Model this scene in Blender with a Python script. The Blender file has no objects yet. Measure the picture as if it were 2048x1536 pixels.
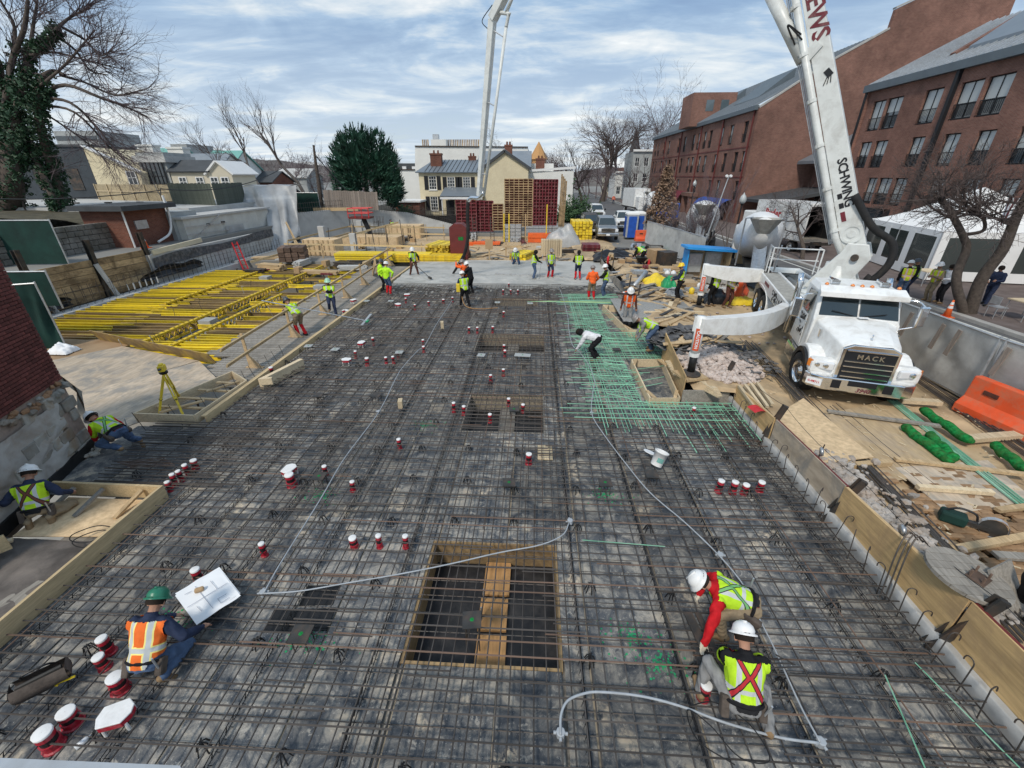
import bpy,bmesh,math,random
import numpy as np
from mathutils import Vector,Matrix,noise
random.seed(7); rng=random.Random(11)
D=bpy.data; SC=bpy.context.scene; COL=SC.collection
R=math.radians; PI=math.pi; V=Vector

# ------------------------------------------------------------------ camera
CAM_H,FPX,TILT,YAW=5.8,845.0,R(26.3),R(2.92)
cd=D.cameras.new('camera'); cam=D.objects.new('camera',cd); COL.objects.link(cam)
cam.location=(0,0,CAM_H); cam.rotation_euler=(R(90) - TILT,0,YAW)
cd.sensor_width=36; cd.lens=36 * FPX / 2048; cd.clip_start=.05; cd.clip_end=6000
SC.camera=cam
# ------------------------------------------------------------------ sky: broken overcast
W=D.worlds.new('World'); SC.world=W; W.use_nodes=True
SUN_EL,SUN_AZ=R(48),R(205) # azimuth clockwise from +y: behind the camera, a little left
def build_world():
 nt=W.node_tree; n=nt.nodes; l=nt.links; n.clear()
 def N(t,**k):
  o=n.new(t)
  for a,b in k.items(): setattr(o,a,b)
  return o
 def math_(op,a,b=None,c=None):
  m=N('ShaderNodeMath',operation=op)
  for i,x in enumerate((a,b,c)):
   if x is None: continue
   if isinstance(x,(int,float)): m.inputs[i].default_value=x
   else: l.new(x,m.inputs[i])
  return m.outputs[0]
 tc=N('ShaderNodeTexCoord'); sep=N('ShaderNodeSeparateXYZ'); l.new(tc.outputs['Generated'],sep.inputs[0])
 zz=math_('ADD',math_('MAXIMUM',sep.outputs[2],0.0),0.13)
 cx=math_('DIVIDE',sep.outputs[0],zz); cy=math_('DIVIDE',sep.outputs[1],zz)
 cmb=N('ShaderNodeCombineXYZ'); l.new(math_('MULTIPLY',cx,.75),cmb.inputs[0]); l.new(math_('MULTIPLY',cy,1.25),cmb.inputs[1])
 def nz(scale,det,rough,dist,off):
  mp=N('ShaderNodeMapping'); l.new(cmb.outputs[0],mp.inputs[0]); mp.inputs['Location'].default_value=off
  mp.inputs['Rotation'].default_value=(0,0,R(24))
  t=N('ShaderNodeTexNoise'); l.new(mp.outputs[0],t.inputs['Vector'])
  t.inputs['Scale'].default_value=scale; t.inputs['Detail'].default_value=det; t.inputs['Roughness'].default_value=rough; t.inputs['Distortion'].default_value=dist
  return t.outputs[0]
 a=nz(.85,7,.6,.5,(3.1,1.7,0)); b=nz(2.4,5,.6,.6,(1.2,7.3,2))
 f=math_('ADD',math_('MULTIPLY',a,.68),math_('MULTIPLY',b,.32))
 rp=N('ShaderNodeValToRGB'); l.new(f,rp.inputs[0]); e=rp.color_ramp.elements
 e[0].position=.36; e[0].color=(.115,.185,.31,1); e[1].position=.65; e[1].color=(.77,.775,.76,1)
 for p,c in ((.43,(.165,.265,.41,1)),(.49,(.24,.35,.49,1)),(.55,(.42,.49,.555,1)),(.60,(.57,.60,.62,1))):
  k=rp.color_ramp.elements.new(p); k.color=c
  # brighter, warmer veil of cloud low over the horizon
 hz=N('ShaderNodeMapRange'); l.new(sep.outputs[2],hz.inputs[0]); hz.inputs[1].default_value=0.0; hz.inputs[2].default_value=.30; hz.inputs[3].default_value=.55; hz.inputs[4].default_value=0
 mx=N('ShaderNodeMixRGB'); l.new(hz.outputs[0],mx.inputs[0]); l.new(rp.outputs[0],mx.inputs[1]); mx.inputs[2].default_value=(.61,.635,.635,1)
 sky=N('ShaderNodeTexSky'); sky.sky_type='NISHITA'; sky.sun_disc=False; sky.sun_elevation=SUN_EL; sky.sun_rotation=SUN_AZ
 bs=N('ShaderNodeBackground'); l.new(sky.outputs[0],bs.inputs[0]); bs.inputs[1].default_value=.1
 bc=N('ShaderNodeBackground'); l.new(mx.outputs[0],bc.inputs[0]); bc.inputs[1].default_value=.88
 cov=N('ShaderNodeMapRange'); l.new(f,cov.inputs[0]); cov.inputs[1].default_value=.30; cov.inputs[2].default_value=.46; cov.inputs[3].default_value=.55; cov.inputs[4].default_value=.97
 ms=N('ShaderNodeMixShader'); l.new(cov.outputs[0],ms.inputs[0]); l.new(bs.outputs[0],ms.inputs[1]); l.new(bc.outputs[0],ms.inputs[2])
 o=N('ShaderNodeOutputWorld'); l.new(ms.outputs[0],o.inputs[0])
build_world()
sl=D.lights.new('sun','SUN'); sl.energy=1.5; sl.angle=R(10); sl.color=(1,.92,.80)
so=D.objects.new('sun',sl); COL.objects.link(so)
sd=V((math.sin(SUN_AZ) * math.cos(SUN_EL),math.cos(SUN_AZ) * math.cos(SUN_EL),math.sin(SUN_EL)))
so.rotation_euler=sd.to_track_quat('Z','Y').to_euler(); so.location=sd * 60
vs=SC.view_settings; vs.view_transform='Standard'; vs.look='None'; vs.exposure=0.78; vs.gamma=1
SC.cycles.max_bounces=6; SC.cycles.diffuse_bounces=3; SC.cycles.glossy_bounces=3; SC.cycles.transmission_bounces=4; SC.cycles.transparent_max_bounces=8

# ------------------------------------------------------------------ survey: the bearing of a photographed point, cut with a known level or distance
def bearing(px,py):
 u=(px - 1024) / FPX; v=(768 - py) / FPX
 fy=math.cos(TILT) + v * math.sin(TILT); fz=-math.sin(TILT) + v * math.cos(TILT)
 c,s=math.cos(YAW),math.sin(YAW)
 return V((u * c - fy * s,u * s + fy * c,fz))
O=V((0,0,CAM_H))
def G(px,py,z=0.0): d=bearing(px,py); return O + d * ((z - CAM_H) / d.z) # on the level z
def AT(px,py,Y): d=bearing(px,py); return O + d * (Y / d.y) # on the plane y = Y
def AX(px,py,X): d=bearing(px,py); return O + d * (X / d.x) # on the plane x = X

# ------------------------------------------------------------------ mesh helpers
def rz(a): return Matrix.Rotation(a,3,'Z')
class MB:
 def __init__(s): s.v=[]; s.f=[]; s.m=[]
 def add(s,vs,fs,mi=0):
  o=len(s.v); s.v += [tuple(p) for p in vs]; s.f += [tuple(i + o for i in f) for f in fs]; s.m += [mi] * len(fs); return s
 def box(s,c,size,rot=None,mi=0):
  x,y,z=(k / 2 for k in size); P=[V((i,j,k)) for k in (-z,z) for j in (-y,y) for i in (-x,x)]
  if rot is not None:
   if not isinstance(rot,Matrix): rot=rz(rot)
   P=[rot @ p for p in P]
  c=V(c); return s.add([p + c for p in P],[(0,2,3,1),(4,5,7,6),(0,1,5,4),(2,6,7,3),(0,4,6,2),(1,3,7,5)],mi)
 def bar(s,p,q,w,h,mi=0,up=(0,0,1),w2=None,h2=None):
  p=V(p); q=V(q); d=(q - p).normalized(); u=V(up)
  if abs(d.dot(u)) > .98: u=V((1,0,0))
  a=d.cross(u).normalized(); b=a.cross(d).normalized(); w2=w if w2 is None else w2; h2=h if h2 is None else h2
  P=[p - a * w / 2 - b * h / 2,p + a * w / 2 - b * h / 2,p + a * w / 2 + b * h / 2,p - a * w / 2 + b * h / 2,
q - a * w2 / 2 - b * h2 / 2,q + a * w2 / 2 - b * h2 / 2,q + a * w2 / 2 + b * h2 / 2,q - a * w2 / 2 + b * h2 / 2]
  return s.add(P,[(0,1,2,3),(7,6,5,4),(1,0,4,5),(2,1,5,6),(3,2,6,7),(0,3,7,4)],mi)
 def tube(s,pts,r,n=6,caps=True,mi=0,closed=False):
  pts=[V(p) for p in pts]; m=len(pts); rr=r if isinstance(r,(list,tuple)) else [r] * m; vs=[]; u=None
  for i,p in enumerate(pts):
   d=(pts[min(i + 1,m - 1)] - pts[max(i - 1,0)])
   if closed: d=pts[(i + 1) % m] - pts[i - 1]
   if d.length < 1e-9: d=V((0,0,1))
   d.normalize()
   if u is None:
    u=d.orthogonal().normalized()
    if abs(d.z) < .9: u=d.cross(V((0,0,1))).normalized()
   else:
    u=u - d * u.dot(d)
    if u.length < 1e-6: u=d.orthogonal()
    u.normalize()
   w=d.cross(u)
   for k in range(n):
    a=2 * PI * k / n; vs.append(p + (u * math.cos(a) + w * math.sin(a)) * rr[i])
  fs=[(i * n + k,i * n + (k + 1) % n,((i + 1) % m) * n + (k + 1) % n,((i + 1) % m) * n + k) for i in range(m if closed else m - 1) for k in range(n)]
  if caps and not closed: fs += [tuple(range(n - 1,-1,-1)),tuple((m - 1) * n + k for k in range(n))]
  return s.add(vs,fs,mi)
 def lathe(s,prof,c=(0,0,0),n=16,rot=None,mi=0,caps=True):
  c=V(c); vs=[]
  for r,z in prof:
   for k in range(n):
    p=V((r * math.cos(2 * PI * k / n),r * math.sin(2 * PI * k / n),z))
    vs.append((rot @ p if rot is not None else p) + c)
  m=len(prof); fs=[(i * n + k,i * n + (k + 1) % n,(i + 1) * n + (k + 1) % n,(i + 1) * n + k) for i in range(m - 1) for k in range(n)]
  if caps: fs += [tuple(range(n - 1,-1,-1)),tuple((m - 1) * n + k for k in range(n))]
  return s.add(vs,fs,mi)
 def prism(s,poly,z0,z1,T=None,mi=0):
  n=len(poly); P=[V((a,b,z0)) for a,b in poly] + [V((a,b,z1)) for a,b in poly]
  if T is not None: P=[T @ p for p in P]
  return s.add(P,[tuple(range(n - 1,-1,-1)),tuple(range(n,2 * n))] + [(i,(i + 1) % n,n + (i + 1) % n,n + i) for i in range(n)],mi)
 def poly(s,pts,mi=0): return s.add(pts,[tuple(range(len(pts)))],mi)
 def slab(s,pts,t,mi=0): # thin plate under a polygon, thickness t along -normal
  pts=[V(p) for p in pts]; nrm=V((0,0,0)); n=len(pts)
  for i in range(n): nrm += pts[i].cross(pts[(i + 1) % n])
  nrm.normalize(); P=[p - nrm * t for p in pts] + pts
  return s.add(P,[tuple(range(n - 1,-1,-1)),tuple(range(n,2 * n))] + [(i,(i + 1) % n,n + (i + 1) % n,n + i) for i in range(n)],mi)
 def grid(s,fn,nu,nv,mi=0):
  vs=[fn(i / nu,j / nv) for j in range(nv + 1) for i in range(nu + 1)]; w=nu + 1
  return s.add(vs,[(j * w + i,j * w + i + 1,(j + 1) * w + i + 1,(j + 1) * w + i) for j in range(nv) for i in range(nu)],mi)
 def rock(s,c,r,rg,mi=0,flat=.7):
  t=(1 + 5 ** .5) / 2; P=[(-1,t,0),(1,t,0),(-1,-t,0),(1,-t,0),(0,-1,t),(0,1,t),(0,-1,-t),(0,1,-t),(t,0,-1),(t,0,1),(-t,0,-1),(-t,0,1)]
  F=[(0,11,5),(0,5,1),(0,1,7),(0,7,10),(0,10,11),(1,5,9),(5,11,4),(11,10,2),(10,7,6),(7,1,8),(3,9,4),(3,4,2),(3,2,6),(3,6,8),(3,8,9),(4,9,5),(2,4,11),(6,2,10),(8,6,7),(9,8,1)]
  m=Matrix.Rotation(rg.uniform(0,6.28),3,'Z') @ Matrix.Rotation(rg.uniform(-.6,.6),3,'X'); sx,sy=rg.uniform(.7,1.3),rg.uniform(.6,1)
  c=V(c); return s.add([c + m @ V((p[0] * sx,p[1] * sy,p[2] * flat)) * (r / 1.9 * rg.uniform(.8,1.2)) for p in P],F,mi)
 def mesh(s,name,mats,smooth=False):
  me=D.meshes.new(name); me.from_pydata(s.v,[],s.f); 
  for m in (mats if isinstance(mats,(list,tuple)) else [mats]): me.materials.append(M(m))
  if max(s.m,default=0): me.polygons.foreach_set('material_index',s.m)
  if smooth: me.polygons.foreach_set('use_smooth',[True] * len(s.f))
  me.update(); return me
 def build(s,name,mats,parent=None,smooth=False,bevel=0,world=True,kind=None,fixn=False):
  me=s.mesh(name,mats,smooth)
  if fixn:
   b=bmesh.new(); b.from_mesh(me); bmesh.ops.recalc_face_normals(b,faces=b.faces); b.to_mesh(me); b.free()
  o=D.objects.new(name,me); COL.objects.link(o)
  if parent is not None:
   o.parent=parent
   if world: o.matrix_parent_inverse=WM(parent).inverted()
  if bevel:
   bv=o.modifiers.new('bevel','BEVEL'); bv.width=bevel; bv.segments=2; bv.limit_method='ANGLE'; bv.angle_limit=R(40)
  if kind: o['kind']=kind
  return o
def WM(o):
 m=Matrix.LocRotScale(o.location,o.rotation_euler,o.scale)
 return WM(o.parent) @ o.matrix_parent_inverse @ m if o.parent else m
def inst(me,name,parent=None,loc=(0,0,0),rot=(0,0,0),scale=(1,1,1),world=True):
 o=D.objects.new(name,me); COL.objects.link(o); o.location=loc; o.rotation_euler=rot; o.scale=scale
 if parent is not None:
  o.parent=parent
  if world: o.matrix_parent_inverse=WM(parent).inverted()
 return o
def thing(name,label,cat,loc=(0,0,0),rotz=0,group=None):
 o=D.objects.new(name,None); COL.objects.link(o); o.location=loc; o.rotation_euler=(0,0,rotz); o.empty_display_size=.2
 return tag(o,label,cat,group)
def tag(o,label,cat,group=None):
 o['label']=label; o['category']=cat; o['kind']='thing'
 if group: o['group']=group
 return o
def struct(o): o['kind']='structure'; return o
def dup(root,loc,rotz=0,label=None,group=None,scale=None):
 r=root.copy(); COL.objects.link(r); r.location=loc; r.rotation_euler=(root.rotation_euler[0],root.rotation_euler[1],rotz)
 if scale: r.scale=scale
 if label: r['label']=label
 if group: r['group']=group
 for ch in list(root.children):
  c=ch.copy(); COL.objects.link(c); c.parent=r
  for g in list(ch.children):
   d=g.copy(); COL.objects.link(d); d.parent=c
 return r
def text_mesh(name,txt,size,mat,T,parent=None,ext=.004,cx=True,shear=0,world=True,space=1.0):
 cu=D.curves.new(name,'FONT'); cu.body=txt; cu.size=size; cu.extrude=ext; cu.shear=shear; cu.space_character=space
 if cx: cu.align_x='CENTER'
 cu.align_y='CENTER'; cu.resolution_u=2; cu.offset=size * .022
 t=D.objects.new(name,cu); COL.objects.link(t); dg=bpy.context.evaluated_depsgraph_get()
 me=D.meshes.new_from_object(t.evaluated_get(dg)); D.objects.remove(t); D.curves.remove(cu); me.name=name
 me.transform(T); me.materials.clear(); me.materials.append(M(mat))
 o=D.objects.new(name,me); COL.objects.link(o)
 if parent is not None:
  o.parent=parent
  if world: o.matrix_parent_inverse=WM(parent).inverted()
 return o
def frame(o,x,y): # 4x4 with axes x, y and origin o
 x=V(x).normalized(); y=V(y); y=(y - x * x.dot(y)).normalized(); z=x.cross(y); o=V(o)
 return Matrix(((x.x,y.x,z.x,o.x),(x.y,y.y,z.y,o.y),(x.z,y.z,z.z,o.z),(0,0,0,1)))
def lerp(a,b,t): return V(a) * (1 - t) + V(b) * t
def curve_pts(ctrl,k=6): # Catmull-Rom through the control points
 c=[V(p) for p in ctrl]; c=[c[0] * 2 - c[1]] + c + [c[-1] * 2 - c[-2]]; out=[]
 for i in range(1,len(c) - 2):
  p0,p1,p2,p3=c[i - 1:i + 3]
  for j in range(k):
   t=j / k; out.append(.5 * (2 * p1 + (p2 - p0) * t + (2 * p0 - 5 * p1 + 4 * p2 - p3) * t * t + (3 * p1 - p0 - 3 * p2 + p3) * t ** 3))
 return out + [c[-2]]
 # ------------------------------------------------------------------ materials
MATS={}
def M(n):
 return MATS[n]
class NT:
 def __init__(s,name):
  s.m=D.materials.new(name); s.m.use_nodes=True; s.n=s.m.node_tree.nodes; s.l=s.m.node_tree.links
  s.b=s.n['Principled BSDF']; s.tc=None; MATS[name]=s.m
 def N(s,t,**k):
  o=s.n.new(t)
  for a,b in k.items(): setattr(o,a,b)
  return o
 def co(s,kind='Object',scale=None):
  if s.tc is None: s.tc=s.N('ShaderNodeTexCoord')
  o=s.tc.outputs[kind]
  if scale is not None:
   mp=s.N('ShaderNodeMapping'); s.l.new(o,mp.inputs[0]); mp.inputs['Scale'].default_value=scale; o=mp.outputs[0]
  return o
 def noise(s,scale,detail=4,rough=.55,dist=0,vec=None):
  t=s.N('ShaderNodeTexNoise'); s.l.new(vec if vec is not None else s.co(),t.inputs['Vector'])
  t.inputs['Scale'].default_value=scale; t.inputs['Detail'].default_value=detail; t.inputs['Roughness'].default_value=rough; t.inputs['Distortion'].default_value=dist
  return t.outputs[0]
 def ramp(s,fac,stops,interp='LINEAR'):
  r=s.N('ShaderNodeValToRGB'); s.l.new(fac,r.inputs[0]); r.color_ramp.interpolation=interp; e=r.color_ramp.elements
  while len(e) < len(stops): e.new(.5)
  for k,(p,c) in zip(e,stops): k.position=p; k.color=(*c,1) if len(c) == 3 else c
  return r.outputs[0]
 def mix(s,fac,a,b,mode='MIX'):
  m=s.N('ShaderNodeMixRGB',blend_type=mode)
  for i,x in enumerate((fac,a,b)):
   if isinstance(x,(int,float)): m.inputs[i].default_value=x
   elif isinstance(x,tuple): m.inputs[i].default_value=(*x,1)
   else: s.l.new(x,m.inputs[i])
  return m.outputs[0]
 def mth(s,op,a,b=0.0,c=0.0):
  m=s.N('ShaderNodeMath',operation=op)
  for i,x in enumerate((a,b,c)):
   if isinstance(x,(int,float)): m.inputs[i].default_value=x
   else: s.l.new(x,m.inputs[i])
  return m.outputs[0]
 def rnd(s):
  return s.N('ShaderNodeObjectInfo').outputs['Random']
 def bump(s,h,strength=.3,dist=.02):
  b=s.N('ShaderNodeBump'); s.l.new(h,b.inputs['Height']); b.inputs['Strength'].default_value=strength; b.inputs['Distance'].default_value=dist
  s.l.new(b.outputs[0],s.b.inputs['Normal'])
 def done(s,col=None,rough=.7,metal=0,spec=.4):
  if col is not None:
   if isinstance(col,tuple): s.b.inputs['Base Color'].default_value=(*col,1)
   else: s.l.new(col,s.b.inputs['Base Color'])
  if isinstance(rough,(int,float)): s.b.inputs['Roughness'].default_value=rough
  else: s.l.new(rough,s.b.inputs['Roughness'])
  s.b.inputs['Metallic'].default_value=metal; s.b.inputs['Specular IOR Level'].default_value=spec
  return s.m
def sc_(c,k): return tuple(min(1,x * k) for x in c)
def mat(name,c,rough=.7,var=.25,scale=3,bump=0,bscale=30,metal=0,spec=.4,dirt=None,damt=.5,dscale=2,rv=0,stretch=None):
 t=NT(name); vec=t.co(scale=stretch) if stretch else None
 f=t.noise(scale,5,.6,vec=vec); col=t.ramp(f,[(.3,sc_(c,1 - var)),(.5,c),(.72,sc_(c,1 + var))])
 if dirt:
  g=t.noise(dscale,7,.68,.4); col=t.mix(t.ramp(g,[(.5 - damt * .22,(1,1,1)),(.62,(0,0,0))] if False else [(.46,(0,0,0)),(.68,(damt,damt,damt))]),col,dirt)
 if rv:
  h=t.N('ShaderNodeHueSaturation'); t.l.new(col,h.inputs['Color']); mr=t.N('ShaderNodeMapRange'); t.l.new(t.rnd(),mr.inputs[0]); mr.inputs[3].default_value=1 - rv; mr.inputs[4].default_value=1 + rv
  t.l.new(mr.outputs[0],h.inputs['Value']); col=h.outputs[0]
 if bump: t.bump(t.noise(bscale,6,.65),bump,.01)
 return t.done(col,rough,metal,spec)
def mat_brick(name,c1,c2,mortar,bw=.21,bh=.072,axis='xz',var=.42):
 t=NT(name); co=t.co(); sp=t.N('ShaderNodeSeparateXYZ'); t.l.new(co,sp.inputs[0]); cm=t.N('ShaderNodeCombineXYZ')
 h=t.mth('ADD',sp.outputs[0],sp.outputs[1]) if axis == 'xy' else sp.outputs[0 if axis == 'xz' else 1]
 t.l.new(h,cm.inputs[0]); t.l.new(sp.outputs[2],cm.inputs[1])
 b=t.N('ShaderNodeTexBrick'); t.l.new(cm.outputs[0],b.inputs['Vector']); b.inputs['Scale'].default_value=1
 b.inputs['Color1'].default_value=(*c1,1); b.inputs['Color2'].default_value=(*c2,1); b.inputs['Mortar'].default_value=(*mortar,1)
 b.inputs['Brick Width'].default_value=bw; b.inputs['Row Height'].default_value=bh; b.inputs['Mortar Size'].default_value=.008; b.inputs['Mortar Smooth'].default_value=.3; b.inputs['Bias'].default_value=-.1
 n1=t.noise(.35,6,.65); n2=t.noise(3.0,5,.7)
 col=t.mix(1,b.outputs[0],t.ramp(n1,[(.3,(1 - var,) * 3),(.7,(1.12,1.1,1.08))]),'MULTIPLY'); col=t.mix(.5,col,t.ramp(n2,[(.3,(.75,) * 3),(.7,(1.2,1.2,1.2))]),'MULTIPLY')
 t.bump(t.mth('SUBTRACT',1,b.outputs[1]),.4,.01); return t.done(col,.85,spec=.25)
def mat_wood(name,c,var=.3,ring=9,stretch=(12,1.2,12),rough=.75,rv=.15,dirt=None,damt=.6):
 t=NT(name); ve=t.co(scale=stretch); f=t.noise(1.1,6,.62,1.2,vec=ve); g=t.noise(4,4,.6,vec=ve)
 col=t.ramp(f,[(.28,sc_(c,1 - var)),(.5,c),(.7,sc_(c,1 + var * .8))]); col=t.mix(.35,col,t.ramp(g,[(.35,(.55,.5,.45)),(.6,(1.1,1.1,1.1))]),'MULTIPLY')
 if dirt: col=t.mix(t.ramp(t.noise(1.3,7,.7,.5),[(.47,(0,0,0)),(.62,(damt,) * 3)]),col,dirt)
 h=t.N('ShaderNodeHueSaturation'); t.l.new(col,h.inputs['Color']); mr=t.N('ShaderNodeMapRange'); t.l.new(t.rnd(),mr.inputs[0]); mr.inputs[3].default_value=1 - rv; mr.inputs[4].default_value=1 + rv; t.l.new(mr.outputs[0],h.inputs['Value'])
 t.bump(f,.15,.004); return t.done(h.outputs[0],rough,spec=.25)
def mat_glass(name,c,rough=.08,a=1.0):
 t=NT(name); t.done(c,rough,0,.8); t.b.inputs['Coat Weight'].default_value=.6
 if a < 1: t.b.inputs['Alpha'].default_value=a
 return t.m
 # deck panels: black film-faced plywood with chalky cement bloom
def mat_deck(name):
 t=NT(name); r=t.rnd(); off=t.N('ShaderNodeVectorMath',operation='ADD'); t.l.new(t.co(),off.inputs[0]); cm=t.N('ShaderNodeCombineXYZ'); t.l.new(t.mth('MULTIPLY',r,60),cm.inputs[0]); t.l.new(t.mth('MULTIPLY',r,31),cm.inputs[1]); t.l.new(cm.outputs[0],off.inputs[1]); v=off.outputs[0]
 f=t.noise(2.2,10,.74,.9,vec=v); base=t.ramp(f,[(.34,(.030,.036,.046)),(.43,(.075,.082,.092)),(.50,(.135,.135,.133)),(.56,(.23,.222,.205)),(.66,(.36,.325,.27))])
 h=t.noise(7,9,.76,.6,vec=v); col=t.mix(t.ramp(h,[(.56,(0,0,0)),(.62,(.75,.75,.75))]),base,(.38,.36,.32)); col=t.mix(t.ramp(h,[(.36,(.75,.75,.75)),(.42,(0,0,0))]),col,(.035,.04,.05))
 e_=t.noise(1.1,6,.65,.4,vec=v); col=t.mix(t.mth('MULTIPLY',t.ramp(e_,[(.58,(0,0,0)),(.66,(.9,.9,.9))]),t.ramp(h,[(.44,(0,0,0)),(.52,(.9,.9,.9))])),col,(.56,.47,.35))
 k=t.noise(55,3,.5,vec=v); col=t.mix(t.ramp(k,[(.68,(0,0,0)),(.73,(.8,.8,.8))]),col,(.62,.62,.60))
 hs=t.N('ShaderNodeHueSaturation'); t.l.new(col,hs.inputs['Color']); mr=t.N('ShaderNodeMapRange'); t.l.new(r,mr.inputs[0]); mr.inputs[3].default_value=.75; mr.inputs[4].default_value=1.35; t.l.new(mr.outputs[0],hs.inputs['Value'])
 t.bump(h,.12,.004); return t.done(hs.outputs[0],t.ramp(f,[(.3,(.42,) * 3),(.7,(.8,) * 3)]),0,.4)
mat_deck('deck')
mat('rebar',(.078,.072,.068),.6,.35,6,metal=.3,dirt=(.125,.085,.06),damt=.55,dscale=1.4,rv=.3)
mat('rebar_rust',(.15,.10,.075),.8,.35,6,metal=.2,rv=.3)
mat('rebar_green',(.20,.50,.33),.55,.3,3,dirt=(.40,.50,.42),damt=.7,dscale=3,rv=.25)
mat('rebar_lime',(.42,.46,.10),.5,.2,5)
mat('black_wire',(.012,.012,.013),.5,.2,8)
mat('blackplastic',(.014,.014,.015),.45,.3,4,bump=.2,bscale=14)
mat('tarpblack',(.012,.012,.014),.35,.3,3,bump=.6,bscale=6)
mat('rubber',(.016,.016,.017),.8,.25,9,dirt=(.10,.08,.06),damt=.25)
mat('steel',(.42,.43,.44),.38,.15,5,metal=.8)
mat('galv',(.50,.52,.54),.42,.18,8,metal=.55,dirt=(.3,.28,.25),damt=.4)
mat('chrome',(.80,.81,.82),.12,.05,3,metal=1)
mat('aluminium',(.62,.63,.64),.35,.15,8,metal=.7,dirt=(.35,.33,.30),damt=.5)
mat('darksteel',(.06,.058,.055),.55,.35,4,metal=.4,dirt=(.17,.10,.06),damt=.6)
mat('conduit',(.36,.39,.42),.5,.12,6,dirt=(.25,.25,.25),damt=.4,dscale=5); mat('darkfilm',(.018,.018,.02),.5,.3,3,dirt=(.10,.09,.08),damt=.4,dscale=3)
mat('truckwhite',(.80,.81,.80),.3,.05,2,spec=.5,dirt=(.46,.43,.38),damt=.5,dscale=2.6)
mat('boomwhite',(.68,.70,.68),.38,.08,1.5,spec=.5,dirt=(.40,.39,.36),damt=.55,dscale=2.2)
mat('greydeck',(.34,.33,.30),.8,.2,6,dirt=(.2,.19,.17),damt=.5)
mat('red',(.55,.02,.025),.45,.15,4)
mat('redsleeve',(.42,.012,.03),.42,.2,5,dirt=(.3,.25,.24),damt=.4,dscale=8)
mat('whitecap',(.78,.78,.77),.55,.06,6,dirt=(.5,.48,.46),damt=.35,dscale=9)
mat('orange',(.80,.14,.03),.5,.12,3,dirt=(.5,.2,.1),damt=.4)
mat('jersey',(.74,.095,.025),.6,.15,2,bump=.2,bscale=40,dirt=(.42,.20,.12),damt=.7,dscale=2.6)
mat('yellow',(.80,.58,.03),.5,.15,3,dirt=(.35,.27,.08),damt=.6,dscale=3,rv=.12)
mat('yellowbeam',(.78,.57,.02),.6,.25,2,dirt=(.22,.15,.06),damt=.95,dscale=2.6,rv=.42)
mat('brownbeam',(.22,.15,.07),.7,.3,3,dirt=(.6,.42,.05),damt=.5,dscale=2.2,rv=.3)
mat('girder',(.74,.50,.02),.55,.15,3,dirt=(.20,.15,.05),damt=.6,dscale=4)
mat('blue',(.02,.09,.42),.5,.2,3)
mat('tarpblue',(.03,.30,.72),.38,.12,2,bump=.3,bscale=8)
mat('awningblue',(.02,.08,.36),.7,.15,2)
mat('awningred',(.14,.015,.025),.7,.2,2)
mat('greenfence',(.006,.034,.027),.8,.4,1.2,bump=.5,bscale=2.5)
mat('greentarp',(.02,.30,.12),.5,.3,4,bump=.3,bscale=30)
mat('turf',(.015,.20,.05),.95,.6,14,bump=1,bscale=70,spec=.05,dirt=(.07,.09,.03),damt=.7,dscale=5)
mat('concrete',(.36,.36,.345),.85,.14,1.2,bump=.15,bscale=25,dirt=(.24,.235,.225),damt=.6,dscale=.7)
mat('concretelight',(.48,.48,.465),.85,.1,1.4,bump=.12,bscale=20,dirt=(.34,.33,.32),damt=.6,dscale=.8)
mat('concretecurb',(.40,.40,.39),.85,.18,2.4,bump=.25,bscale=25,dirt=(.27,.265,.255),damt=.7,dscale=1.5)
mat('dust',(.50,.48,.44),.9,.2,5)
mat('paperwhite',(.80,.81,.82),.8,.03,3)
mat('ink',(.28,.30,.36),.8,.1,3)
mat('cardboard',(.40,.27,.15),.8,.12,3)
mat('maroon',(.15,.018,.028),.55,.25,4,dirt=(.28,.20,.18),damt=.5,dscale=3)
mat('maroonplain',(.13,.022,.02),.6,.2,2)
mat('asphalt',(.105,.105,.108),.9,.14,1.5,bump=.2,bscale=120,dirt=(.16,.155,.15),damt=.5,dscale=.25)
mat('kerbstone',(.38,.37,.35),.85,.15,3)
mat('linewhite',(.62,.62,.58),.8,.15,8)
mat('roofmetal',(.20,.23,.26),.45,.08,.7,metal=.3)
mat('roofgrey',(.22,.25,.28),.5,.12,.6,metal=.2,dirt=(.30,.31,.32),damt=.4,dscale=.5)
mat('fasciagrey',(.10,.125,.145),.55,.1,1)
mat('roofdark',(.06,.065,.07),.7,.2,1)
mat('coppergreen',(.16,.37,.33),.7,.12,1.2)
mat('stucco',(.66,.58,.40),.9,.06,1.5,dirt=(.52,.44,.30),damt=.5,dscale=.5)
mat('stuccopale',(.66,.60,.45),.9,.08,1.2,dirt=(.5,.44,.33),damt=.6,dscale=.6)
mat('siding',(.58,.53,.42),.8,.05,1)
mat('whitewall',(.74,.74,.71),.9,.05,.8,dirt=(.6,.6,.58),damt=.4,dscale=.4)
mat('greywall',(.36,.38,.38),.9,.12,1.3,dirt=(.27,.27,.26),damt=.5)
mat('whiteblock',(.60,.60,.56),.9,.1,1.3,bump=.1,dirt=(.45,.43,.38),damt=.6,dscale=.9)
mat('darkpaint',(.045,.055,.065),.8,.25,.8,bump=.3,bscale=14)
mat('trimwhite',(.74,.74,.73),.6,.04,2)
mat('shutter',(.012,.013,.016),.6,.15,2)
mat_glass('glassdark',(.035,.045,.052)); mat_glass('glasspane',(.09,.12,.135)); mat_glass('curtain',(.40,.43,.43),.5); mat_glass('windscreen',(.02,.03,.033),.05); mat_glass('lamp',(.72,.74,.76),.12)
mat_glass('amber',(.75,.22,.02),.3); mat_glass('tentwindow',(.045,.055,.052),.18)
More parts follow.
